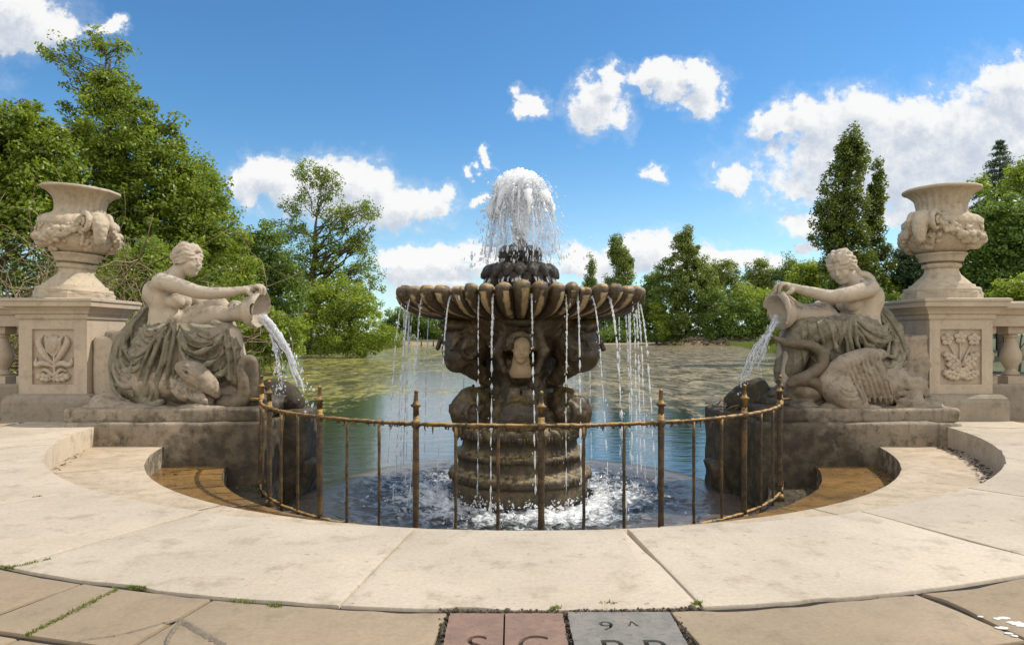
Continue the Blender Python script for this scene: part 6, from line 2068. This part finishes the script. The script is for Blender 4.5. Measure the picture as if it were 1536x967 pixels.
# tangled bare shrub behind the left urn
def bramble(name, label, c, ext, n, seed, group=None):
    rg = np.random.default_rng(seed)
    o = thing(name, label, 'shrub', tuple(c), group)
    mb = MB()
    tips = []
    for k in range(n):
        a = np.asarray(c) + rg.uniform(-1, 1, 3) * np.array((ext[0] * .9, ext[1], 0))
        d = rg.normal(0, 1, 3) * np.array((1.0, .5, .35)) + np.array((0, 0, .75)); d /= np.linalg.norm(d)
        P = [a]; L = rg.uniform(.5, 1.5) * ext[2]
        for q in range(9):
            d = d + rg.normal(0, .28, 3); d[2] -= .06 * q * .4; d /= np.linalg.norm(d)
            P.append(P[-1] + d * L / 9)
        P = np.array(P); r0 = rg.uniform(.012, .04)
        mb.tube(P, np.linspace(r0, r0 * .3, len(P)), 4)
        for q in (3, 5, 7):
            e = d * .3 + rg.normal(0, .6, 3); e[2] = abs(e[2]) * .6; e /= np.linalg.norm(e)
            P2 = [P[q]]
            for _ in range(5):
                e = e + rg.normal(0, .3, 3); e /= np.linalg.norm(e); P2.append(P2[-1] + e * L * .07)
            mb.tube(P2, np.linspace(r0 * .5, r0 * .2, 6), 3)
            tips.append(P2[-1])
    mb.build('twigs', M['twig'], o, True)
    tips = np.array(tips); keep = rg.uniform(0, 1, len(tips)) < .6
    V, F, T = crown_leaves(tips[keep], np.full(keep.sum(), .22), 9, .12, rg)
    mesh_obj('leaves', V, F, M['leaf_mid'], o, False, {'tint': T})
    return o
bramble('tangled_shrub', 'tangle of bare tan twigs behind the left urn', (-13.2, 19.0, -.4), (4.4, 1.2, 4.6), 420, 41)
tree('broadleaf_shrub', 'leafy dark shrub behind the tangled twigs and left statue', at(190, 560, 25) * (1, 1, 0), 5,
     px_lobes(25, [(170, 440, 70, 50, 2), (260, 430, 60, 70, 3), (330, 460, 40, 60, 2), (220, 400, 40, 40, 2)]), 230, 46, .2, .42, 'leaf_mid', 42, branches=40, trunk_r=.12, cat='shrub')

# --- right bank
Y = 60
M['poplar'] = leaf_mat('poplar_leaves', (0.045, 0.085, 0.018), (0.24, 0.29, 0.06), .25)
def poplar(label, px, ptop, pbase, Y, wpx, seed, n, leaf, clr, mat='leaf_deep', group=None, n_per=40):
    hh = (pbase - ptop)
    L = []
    for t, wv in ((.03, .34), (.09, .54), (.18, .70), (.30, .83), (.43, .95), (.56, 1.0), (.68, 1.0), (.8, .95), (.93, .8)):
        L.append((px + math.sin(t * 9 + seed) * wpx * .12, ptop + hh * t, wpx * wv * .5, hh * .10, wv * wv + .12))
    return tree('poplar_tree', label, at(px, pbase + 20, Y) * (1, 1, 0), (hh + 20) * Y / 1024, px_lobes(Y, L, 1.0), n, n_per, leaf, clr, mat, seed, group, branches=int(n * .22), trunk_top=.95, flat=1.15, hue=.22)
poplar('tall columnar poplar rising behind the right woman', 1268, 205, 470, 62, 78, 51, 460, .38, .52, 'poplar')
poplar('narrower poplar tucked against the right side of the tall poplar', 1313, 252, 470, 63.5, 34, 52, 170, .38, .42, 'poplar')
Y = 42
tree('broadleaf_tree', 'large dark round tree behind the right urn', at(1500, 560, Y) * (1, 1, 0), 9.5,
     px_lobes(Y, [(1500, 345, 55, 55, 4), (1465, 400, 40, 50, 3), (1530, 400, 60, 70, 5), (1590, 350, 60, 70, 4), (1490, 440, 60, 40, 3)]), 420, 48, .34, .62, 'leaf_deep', 53, branches=60)
def conifer(name, label, base, H, Rb, seed, mat='needle', nw=20):
    rg = np.random.default_rng(seed)
    o = thing(name, label, 'tree', tuple(base))
    base = np.asarray(base, float)
    mb = MB(); mb.tube([base - (0, 0, .3), base + (0, 0, H * .5), base + (0, 0, H)], [H * .018, H * .011, .02], 8)
    C = []
    for i in range(nw):
        t = i / (nw - 1); z0_ = H * (.12 + .87 * t); L = Rb * (1 - t) ** .9 + .08
        for k in range(7 if t < .8 else 5):
            z = z0_ + rg.uniform(-.5, .5) * .8 * (1 - t) + rg.uniform(-.1, .1)
            a = k * 2 * math.pi / (7 if t < .8 else 5) + i * 1.1 + rg.normal(0, .15)
            d = np.array((math.cos(a), math.sin(a), 0)); Lk = L * rg.uniform(.75, 1.15)
            P = np.array([base + (0, 0, z) + d * Lk * f + np.array((0, 0, .25 * Lk * f - .42 * Lk * f * f)) for f in np.linspace(0, 1, 6)])
            mb.tube(P, np.linspace(.05, .012, 6), 4)
            m = max(3, int(Lk / .22))
            for f in np.linspace(.25, 1, m): C.append(P[0] + (P[-1] - P[0]) * f + np.array((0, 0, .12 * Lk * math.sin(math.pi * f))))
    mb.build('trunk', M['bark'], o, True)
    C = np.array(C)
    V, F, T = crown_leaves(C, np.full(len(C), .32), 34, .22, rg, asp=.25, flat=.6, up=.3)
    mesh_obj('crown', V, F, M[mat], o, False, {'tint': T})
    return o
Y = 56
conifer('fir_tree', 'pointed blue-green fir behind the right urn', at(1500, 560, Y) * (1, 1, 0), 17.4, 6.6, 54, nw=34)
tree('broadleaf_tree', 'yellow-green tree at the far right edge beside the fir', at(1550, 560, 50) * (1, 1, 0), 15,
     px_lobes(50, [(1545, 270, 35, 30, 2), (1575, 310, 50, 60, 3), (1560, 360, 50, 50, 3), (1470, 280, 16, 12, .5), (1600, 260, 50, 60, 3)]), 200, 44, .34, .6, 'leaf_bright', 55, branches=40)
Y = 26
tree('broadleaf_shrub', 'bright yellow-green shrub peeping over the right balustrade', at(1530, 560, Y) * (1, 1, 0), 2.9,
     px_lobes(Y, [(1515, 440, 26, 18, 2), (1545, 435, 40, 24, 3), (1590, 440, 50, 26, 3)]), 120, 44, .17, .28, 'leaf_bright', 56, branches=24, trunk_r=.05, cat='shrub')
Y = 70
for (lab, L, mt, sd, hgt) in [
    ('dark conical bush between the poplars and right urn', [(1355, 400, 24, 30, 2), (1365, 385, 16, 24, 1), (1385, 420, 30, 35, 3)], 'needle', 57, 9),
    ('yellow-green bush low behind the right statue shoulder', [(1345, 430, 32, 24, 2), (1320, 440, 30, 25, 2), (1400, 440, 30, 22, 2)], 'leaf_bright', 58, 6),
    ('bright green tree left of the tall poplar', [(1210, 415, 26, 26, 2), (1235, 440, 30, 40, 2), (1195, 450, 34, 36, 2)], 'leaf_bright', 59, 9),
    ('dark green tree filling behind the right statue', [(1265, 460, 50, 40, 2), (1310, 470, 50, 40, 2), (1220, 480, 50, 36, 2), (1360, 480, 60, 40, 3)], 'leaf_deep', 60, 7)]:
    tree('broadleaf_tree', lab, at(L[0][0], 552, Y + sd % 5) * (1, 1, 0), hgt, px_lobes(Y + sd % 5, L), 190, 44, .40, .75, mt, sd, branches=30)

tree('lakeside_shrub', 'bright low shrub on the right bank just past the right jug', at(1165, 520, 120) * (1, 1, 0), 4.5,
     px_lobes(120, [(1165, 500, 22, 14, 2), (1185, 492, 26, 20, 2), (1150, 510, 14, 8, 1)]), 110, 40, .42, .8, 'leaf_bright', 81, branches=20, trunk_r=.1, cat='shrub', low=-1.1)
tree('lakeside_shrub', 'dark shrub on the right bank hidden behind the right statue knees', at(1215, 520, 105) * (1, 1, 0), 6,
     px_lobes(105, [(1215, 490, 34, 26, 2), (1250, 485, 34, 30, 2)]), 120, 40, .42, .9, 'leaf_mid', 82, branches=20, trunk_r=.12, cat='shrub', low=-1.1)

# --- far side of the lake
GF = None
Y = 225
def far(lab, Y, L, n, mat, seed, leaf=.95, clr=1.9, n_per=40, name='broadleaf_tree', cat='tree'):
    h = at(0, min(l[1] - l[3] for l in L), Y)[2]
    return tree(name, lab, at(L[0][0], 512, Y) * (1, 1, 0) + (0, 0, -.6), max(h, 3), px_lobes(Y, L), n, n_per, leaf, clr, mat, seed, GF, branches=min(26, n // 5), trunk_r=max(h, 3) * .02, low=-.9, cat=cat)
poplar('columnar poplar just right of the fountain bowl across the lake', 929, 358, 470, 290, 42, 61, 210, 1.25, 1.9, 'leaf_far', GF)
poplar('smallest far poplar beside the fountain bowl', 886, 388, 470, 320, 19, 62, 90, 1.2, 1.7, 'leaf_far', GF)
Y = 205
tree('spreading_poplar', 'tall ragged conical tree on the far bank right of the fountain', at(1030, 512, Y) * (1, 1, 0), 34,
     px_lobes(Y, [(1029, 348, 7, 10, .5), (1027, 362, 12, 14, 1.0), (1024, 376, 19, 17, 1.6), (1042, 390, 20, 18, 1.6), (1015, 405, 30, 20, 2.4), (1052, 415, 24, 22, 2), (1035, 435, 42, 26, 4), (1005, 450, 32, 26, 3), (1065, 450, 26, 26, 2.4), (1035, 480, 46, 28, 4)]),
     430, 44, .95, 1.6, 'leaf_far', 63, GF, trunk_r=.6, branches=70)
far('dark rounded tree left of the ragged conical far tree', 212, [(985, 425, 22, 24, 2), (975, 460, 24, 34, 3), (1000, 490, 30, 24, 2)], 200, 'leaf_deep', 64)
far('pale drooping bush at the foot of the far conical tree', 203, [(995, 488, 10, 24, 2), (985, 470, 10, 16, 1)], 70, 'leaf_bright', 65, .8, 1.2)
far('round-topped far tree right of the conical one', 230, [(1085, 408, 30, 18, 2), (1075, 440, 28, 30, 2), (1100, 440, 30, 30, 2)], 170, 'leaf_far', 66)
far('dark low tree behind the driftwood on the far shore', 200, [(1075, 470, 34, 36, 3), (1110, 480, 36, 30, 3), (1090, 500, 50, 14, 2)], 220, 'leaf_deep', 67)
far('bright sunlit tree above the far driftwood', 206, [(1120, 455, 34, 24, 3), (1150, 470, 34, 34, 3)], 180, 'leaf_bright', 68)
far('feathery far tree left of the right woman hand', 240, [(1140, 410, 20, 22, 2), (1125, 435, 26, 24, 2), (1160, 430, 24, 30, 2)], 170, 'leaf_far', 69)
far('spiky far tree right of the feathery one', 235, [(1185, 405, 14, 22, 1.4), (1170, 430, 28, 26, 2), (1200, 435, 30, 30, 2)], 170, 'leaf_far', 70)
far('dark far tree hidden mostly by the right jug', 200, [(1180, 470, 40, 40, 3), (1220, 480, 40, 36, 3), (1150, 495, 40, 20, 2)], 220, 'leaf_deep', 71)
far('far tree seen under the right side of the bowl', 250, [(905, 468, 34, 26, 3), (945, 470, 30, 26, 3), (925, 492, 60, 14, 2)], 200, 'leaf_deep', 72, 1.1, 2.2)
far('far tree directly behind the carved stem', 260, [(830, 478, 40, 20, 3), (870, 474, 34, 22, 3), (780, 480, 40, 20, 3)], 190, 'leaf_deep', 73, 1.1, 2.2)
far('far tree seen under the left side of the bowl', 265, [(690, 480, 34, 20, 3), (725, 482, 34, 18, 2), (655, 482, 26, 20, 2)], 190, 'leaf_deep', 74, 1.1, 2.2)
far('lowest dark far tree by the left tip of the bowl', 255, [(600, 484, 30, 20, 3), (630, 482, 22, 20, 2), (585, 500, 30, 10, 1)], 160, 'leaf_deep', 75, 1.1, 2.0)

# reeds and rough grass along the left water edge, grass blades in joints
def blades(name, pts, h, wdt, seed, mat='grass', spread=.3):
    rg = np.random.default_rng(seed)
    n = len(pts)
    b = np.asarray(pts, float)
    d = rg.normal(0, spread, (n, 3)); d[:, 2] = 1; d /= np.linalg.norm(d, axis=1)[:, None]
    hh = h * rg.uniform(.5, 1.3, n)
    a = rg.uniform(0, np.pi, n); wv = np.stack([np.cos(a), np.sin(a), 0 * a], 1) * wdt
    bend = rg.normal(0, .25, (n, 3)); bend[:, 2] = -abs(bend[:, 2])
    mid = b + d * (hh * .55)[:, None]; tip = b + (d + bend * .6) * hh[:, None]
    V = np.stack([b - wv, b + wv, mid + wv * .8, mid - wv * .8, tip + wv * .1, tip - wv * .1], 1).reshape(-1, 3)
    k = np.arange(n)[:, None] * 6
    F = np.concatenate([k + np.array([[0, 1, 2, 3]]), k + np.array([[3, 2, 4, 5]])])
    t = np.tile(rg.uniform(.1, 1, n), 2)
    return mesh_obj(name, V, F, M[mat], None, False, {'tint': t})
rgr = np.random.default_rng(77)
pts = []
for k in range(5200):
    Yk = rgr.uniform(30, 75); L, _ = shore_x(Yk)
    pts.append((L + rgr.normal(-.8, 1.1), Yk, WATER + rgr.uniform(0, .5)))
tag(blades('reeds', pts, 1.5, .035, 5), 'soft light green reeds along the near left water edge', 'reeds', kind='stuff')
pts = []
for k in range(4200):
    Yk = rgr.uniform(95, 165); L, _ = shore_x(Yk)
    pts.append((L + rgr.normal(.6, 1.2), Yk, WATER + rgr.uniform(-.1, .3)))
tag(blades('reeds', pts, 2.6, .07, 6), 'bluish green reed bed at the tip of the left bank', 'reeds', kind='stuff')
pts = []
for k in range(9000):
    Yk = rgr.uniform(13, 48); L, _ = shore_x(Yk)
    pts.append((L - abs(rgr.normal(0, 4)) - .3, Yk, -.35 + rgr.uniform(-.3, .2)))
for k in range(6000):
    Yk = rgr.uniform(60, 205); _, Rr = shore_x(Yk)
    pts.append((Rr + abs(rgr.normal(0, 4)) - .5, Yk, WATER + .2 + rgr.uniform(0, .5)))
tag(blades('bank_grass', pts, .8, .03, 7), 'rough grass on the banks behind the two statues', 'grass', kind='stuff')

# undergrowth along the far shore
rgu = np.random.default_rng(44)
n = 1300
X = rgu.uniform(-46, 70, n); Yy = 225 + rgu.uniform(0, 8, n); Zz = rgu.uniform(-.9, 3.6, n) * rgu.uniform(.4, 1, n)
gap = (X > -36) & (X < -20); Yy = np.where(gap, Yy + 30, Yy); Zz = np.where(gap, Zz + 1.6, Zz); C = np.stack([X, Yy, Zz], 1)
V, F, T = crown_leaves(C, rgu.uniform(.8, 1.8, len(C)), 60, .55, rgu)
tag(mesh_obj('far_undergrowth', V, F, M['leaf_deep'], None, False, {'tint': T}), 'dark undergrowth filling the foot of the trees across the lake', 'undergrowth', kind='stuff')

# ------------------------------------------------------------------ water poured from the jugs
def pour(name, label, P, r0, seed, sway=.0):
    rs = np.random.default_rng(seed)
    o = thing(name, label, 'water stream', tuple(P[0]))
    VF = []
    for k in range(8):
        Q = spline(P, 40)
        off = rs.normal(0, r0 * .6, 3)
        Q = Q + off * np.linspace(1.0, .35, 40)[:, None] + np.cumsum(rs.normal(0, .006, (40, 3)), 0)
        rad = r0 * rs.uniform(.25, .6) * np.interp(np.arange(40), [0, 10, 39], [1.2, .9, .55]) * rs.uniform(.6, 1.4, 40)
        e = int(rs.uniform(22, 40))
        VF.append(tube_np(Q[:e], rad[:e], 6))
    V, F = tris(VF)
    n = 90
    Q = spline(P, 60); k = rs.integers(6, 60, n)
    dp = Q[k] + rs.normal(0, 1, (n, 3)) * (r0 * .4 + .0007 * k[:, None])
    V2, F2 = drops(dp, np.tile([.2, 0, -1.0], (n, 1)) / 1.02, rs.lognormal(math.log(.009), .4, n), rs.uniform(.01, .035, n))
    V, F = merge([(V, F), (V2, F2)])
    mesh_obj('poured_water', V, F, M['jet'], o, True)
    return o
def parab(a, b, n=7):
    a, b = np.asarray(a), np.asarray(b)
    t = np.linspace(0, 1, n)
    P = a + (b - a) * t[:, None]; P[:, 2] = a[2] + (b[2] - a[2]) * (.32 * t + .68 * t ** 2)
    return P
pour('poured_stream', 'white water arcing from the left woman\'s jug down to the lake', parab(mk(399, 478, -.16), mk(474, 612, -.2)), .055, 61)
pour('poured_stream', 'thin second trickle dropping from the lip of the left jug', parab(mk(412, 500, -.16), mk(428, 585, -.2)), .018, 62)
pour('poured_stream', 'white water splashing from the right woman\'s handled jug', parab(mk(1158, 480, -.18), mk(1128, 560, -.2)), .045, 63)
pour('poured_stream', 'thin trickle breaking away below the right jug mouth', parab(mk(1146, 500, -.2), mk(1105, 580, -.25)), .018, 64)

# ------------------------------------------------------------------ boundary stones with cut letters
def cut_stone(name, label, x0, x1, y0, y1, mat, letters, groove=None):
    """a stone whose top is pierced by the letter outlines down to a cut floor 14 mm below"""
    cxm, cym = (x0 + x1) / 2, (y0 + y1) / 2
    o = thing(name, label, 'boundary stone', (cxm, cym, -.1))
    cu = bpy.data.curves.new('stone_top', 'CURVE'); cu.dimensions = '2D'; cu.fill_mode = 'BOTH'; cu.extrude = .008; cu.resolution_u = 6
    rg = np.random.default_rng(5)
    def poly(pts):
        sp = cu.splines.new('POLY'); sp.points.add(len(pts) - 1); sp.use_cyclic_u = True
        for p_, q_ in zip(sp.points, pts): p_.co = (q_[0], q_[1], 0, 1)
    B = [(x0, y0), (x1, y0), (x1, y1), (x0, y1)]; edge = []
    for i in range(4):
        a_, b_ = np.array(B[i]), np.array(B[(i + 1) % 4])
        for t in np.linspace(0, 1, 30, endpoint=False):
            q_ = a_ + (b_ - a_) * t + rg.normal(0, .0016, 2)
            edge.append(q_)
    poly(edge)
    for (txt, px, py, size, sx) in letters:
        tc = bpy.data.curves.new('letters', 'FONT'); tc.body = txt; tc.size = size; tc.align_x = 'CENTER'; tc.resolution_u = 5; tc.offset = size * .012
        to = bpy.data.objects.new('letters', tc); scene.collection.objects.link(to)
        bpy.context.view_layer.update()
        lc = to.to_curve(bpy.context.evaluated_depsgraph_get())
        for sp in lc.splines:
            pts = []
            bz = sp.bezier_points
            for i in range(len(bz)):
                p0, p1 = bz[i], bz[(i + 1) % len(bz)]
                for t in [i_ / 8 for i_ in range(8)]:
                    c_ = (1 - t) ** 3 * p0.co + 3 * (1 - t) ** 2 * t * p0.handle_right + 3 * (1 - t) * t * t * p1.handle_left + t ** 3 * p1.co
                    pts.append((px + c_.x * sx, py + c_.y))
            poly(pts)
        to.to_curve_clear(); bpy.data.objects.remove(to)
    if groove is not None:
        poly([(groove - .004, y0 + .01), (groove + .004, y0 + .01), (groove + .004, y1 - .006), (groove - .004, y1 - .006)])
    to = bpy.data.objects.new('stone_top', cu); scene.collection.objects.link(to)
    bpy.context.view_layer.update()
    me = bpy.data.meshes.new_from_object(to.evaluated_get(bpy.context.evaluated_depsgraph_get()))
    bpy.data.objects.remove(to)
    V = np.array([v.co[:] for v in me.vertices]); V[:, 2] -= .008
    F = [list(p_.vertices) for p_ in me.polygons]
    top = mesh_obj('inscribed_face', V, F, mat, o, False)
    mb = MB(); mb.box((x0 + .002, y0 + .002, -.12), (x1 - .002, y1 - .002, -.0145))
    mb.build('stone', M['mortar'], o)  # letter floor in dark joint dirt, its darkness also standing in for shade
    return o
ya = 3.215
cut_stone('boundary_stone', 'reddish granite boundary stone cut with the letters S G', -.292, .238, 2.62, ya, M['granite_pink'], [('S', -.150, 2.79, .27, .86), ('G', .092, 2.79, .27, .80)], groove=-.035)
cut_stone('boundary_stone', 'grey granite boundary stone cut with a nine and an arrow mark', .262, .745, 2.62, ya + .015, M['granite_grey'], [('9', .425, 3.03, .135, 1.1), ('^', .545, 3.03, .14, .9), ('P', .42, 2.75, .27, .8), ('P', .60, 2.75, .27, .8)])

# moss and grass growing in the joints
rgr = np.random.default_rng(99)
def tuft_line(pts, n, sd, h=.02, spread=.008):
    out = []
    P = spline(pts, 60)
    for k in range(n):
        q = P[rgr.integers(0, 60)]
        out.append((q[0] + rgr.normal(0, spread), q[1] + rgr.normal(0, spread), -.012 + rgr.uniform(0, .01)))
    return out
def gp(px, py): 
    Yg = EYE * 1024 / (py - 505); return np.array(((px - 768) * Yg / 1024, Yg, 0.0))
pts = []
for (a, b, n) in [((40, 952), (178, 882), 420), ((0, 849), (20, 851), 60), ((193, 880), (216, 881), 160), ((20, 850), (75, 838), 120), ((1040, 906), (1050, 903), 130), ((826, 914), (840, 910), 90), ((905, 905), (925, 904), 40),
                  ((90, 629), (112, 631), 120), ((1448, 632), (1460, 633), 60), ((340, 899), (380, 903), 50), ((405, 906), (420, 907), 60), ((50, 745), (62, 744), 40)]:
    pa, pb = gp(*a), gp(*b)
    pts += tuft_line([pa, (pa + pb) / 2, pb], n, 1)
o = blades('joint_grass', pts, .020, .003, 12, spread=.5)
tag(o, 'small green grass and moss tufts growing in the paving joints', 'grass', kind='stuff')

# wet leaf litter in the corners of the sunk steps
pts = []; 
def litter(r0, r1, a0, a1, z, n):
    for k in range(n):
        r_ = rgr.uniform(r0, r1); a = R(rgr.uniform(a0, a1))
        pts.append((FC[0] + r_ * math.sin(a), FC[1] - r_ * math.cos(a), z + rgr.uniform(.004, .016)))
litter(6.0, 6.22, 52, 80, -STEP, 420); litter(6.08, 6.22, 38, 52, -STEP, 160); litter(4.85, 5.23, 40, 74, -2 * STEP, 160)
litter(3.95, 4.34, 44, 78, -3 * STEP, 260); litter(3.95, 4.34, -78, -40, -3 * STEP, 160); litter(4.9, 5.2, -76, -44, -2 * STEP, 70); litter(6.12, 6.22, -78, -50, -STEP, 50)
P = np.array(pts); Nn = rgr.normal(0, .35, (len(P), 3)); Nn[:, 2] = 1; Nn /= np.linalg.norm(Nn, axis=1)[:, None]
V, F = leaves_np(P, Nn, rgr.lognormal(math.log(.03), .5, len(P)), .5, rgr)
tag(mesh_obj('leaf_litter', V, F, M['litter'], None, False), 'dark wet leaves and twigs gathered in the corners of the steps', 'leaf litter', kind='stuff')

# heap of driftwood on the far shore, and a fallen branch on the left bank
def brushwood(name, label, c, ext, n, rad, seed, cat='driftwood'):
    rg = np.random.default_rng(seed)
    mb = MB()
    for k in range(n):
        a = np.asarray(c) + rg.uniform(-1, 1, 3) * np.array(ext) * (1, 1, .5)
        d = rg.normal(0, 1, 3) * (1, .6, .28); d /= np.linalg.norm(d)
        L = rg.uniform(.8, 2.6) * ext[2]
        P = [a + d * L * t + rg.normal(0, .05 * L, 3) for t in np.linspace(-.5, .5, 5)]
        mb.tube(P, rad * rg.uniform(.4, 1.2) * np.array([1, .9, .8, .6, .3]), 5)
    return tag(mb.build(name, M['drift'], None, True), label, cat)
brushwood('driftwood_heap', 'long heap of bleached branches along the far shore', at(1090, 511, 196), (12, 1.5, 1.5), 150, .16, 3)
brushwood('fallen_branch', 'grey fallen branch lying at the water edge of the left bank', at(515, 524, 90), (2.2, .8, .9), 16, .09, 4)
brushwood('stranded_twigs', 'wet twigs caught on the corner block below the right jug', (3.48, 11.1, .20), (.26, .25, .12), 22, .014, 5)
# short stakes standing in the far shallows
for k, (px, lab) in enumerate([(632, 'left dark stake in the far shallows seen through the falling water'), (650, 'right dark stake in the far shallows seen through the falling water'), (1117, 'dark stake among the far driftwood branches')]):
    c = at(px, 516, 190); mb = MB()
    mb.tube([(c[0], c[1], WATER - .3), (c[0] + .03, c[1], WATER + .7), (c[0] + .05, c[1], WATER + 1.5)], [.22, .2, .16], 7)
    tag(mb.build('wooden_stake', M['bark'], None, True), lab, 'stake', 'stakes in the far shallows')

# crumbled dirt along the broken edge above the boundary stones
pts = []
for k in range(520):
    a = R(rgr.uniform(-3.6, 6.0)); r_ = 7.608 + rgr.normal(0, .012)
    pts.append((FC[0] + r_ * math.sin(a), FC[1] - r_ * math.cos(a), -.012 + rgr.uniform(0, .012)))
for x_, n_ in ((-.31, 110), (.25, 110), (.765, 110)):
    for k in range(n_): pts.append((x_ + rgr.normal(0, .009), rgr.uniform(2.7, 3.2), -.012 + rgr.uniform(0, .01)))
P = np.array(pts); D = rgr.normal(0, 1, (len(P), 3)); D /= np.linalg.norm(D, axis=1)[:, None]
rd = rgr.lognormal(math.log(.0036), .45, len(P))
V, F = drops(P, D, rd, rd * rgr.uniform(.8, 1.6, len(P)))
M['crumb'] = stone_mat('earth_crumbs', (0.16, 0.125, 0.085), (0.10, 0.08, 0.055), (0.05, 0.04, 0.03), 12, .6, rough=1.0)
tag(mesh_obj('joint_crumbs', V, F, M['crumb'], None, False), 'crumbs of earth in the broken joints round the boundary stones', 'dirt', kind='stuff')

# old mortar seams of a patched paving slab
seam = stone_mat('old_mortar', (0.36, 0.30, 0.22), (0.26, 0.215, 0.16), (0.12, 0.10, 0.07), 9, 0.7, rough=1.0, bump_s=1.0, bump_d=.02)
for i, (ln, wd) in enumerate([([(118, 960), (185, 950), (268, 927)], .010), ([(268, 927), (300, 945), (345, 972)], .016), ([(270, 932), (255, 950), (246, 972)], .009)]):
    Q = spline(np.array([gp(*p_) for p_ in ln]), 60)
    Q[:, :2] += rgr.normal(0, .0016, (60, 2))
    V = []; F = []
    for k in range(60):
        t = Q[min(k + 1, 59)] - Q[max(k - 1, 0)]; t /= np.linalg.norm(t); nn = np.array((-t[1], t[0], 0)) * wd * rgr.uniform(.6, 1.4)
        V += [Q[k] - nn + (0, 0, -.004), Q[k] + (0, 0, .0035), Q[k] + nn + (0, 0, -.004)]
    for k in range(59): F += [(3 * k, 3 * k + 1, 3 * k + 4, 3 * k + 3), (3 * k + 1, 3 * k + 2, 3 * k + 5, 3 * k + 4)]
    tag(mesh_obj('mortar_seam', V, np.array(F), seam, None, False), kind='structure')

# white droppings on the paving at the right
m, nt, p, out = new_mat('white_droppings'); p.inputs['Base Color'].default_value = (.62, .60, .55, 1); p.inputs['Roughness'].default_value = .7
mb = MB()
for (px, py, rx, ry) in [(1495, 927, 5, 2), (1506, 926, 9, 2.2), (1503, 941, 11, 2.4), (1524, 934, 14, 3), (1534, 938, 10, 2.4), (1513, 949, 7, 1.8), (1522, 953, 6, 1.6), (1471, 924, 4, 1.4)]:
    c = gp(px, py); ex = gp(px + rx, py)[0] - c[0]; ey = gp(px, py - ry)[1] - c[1]
    a = np.arange(14) * 2 * np.pi / 14; w_ = 1 + rgr.normal(0, .14, 14)
    V = [(c[0] + ex * math.cos(t) * q, c[1] + ey * math.sin(t) * q, .0005) for t, q in zip(a, w_)] + [(c[0], c[1], .004)]
    mb.add(V, [(k, (k + 1) % 14, 14) for k in range(14)])
tag(mb.build('white_splashes', m, None, True), 'white bird droppings spattered on the tan paving at the right', 'splashes', kind='stuff')
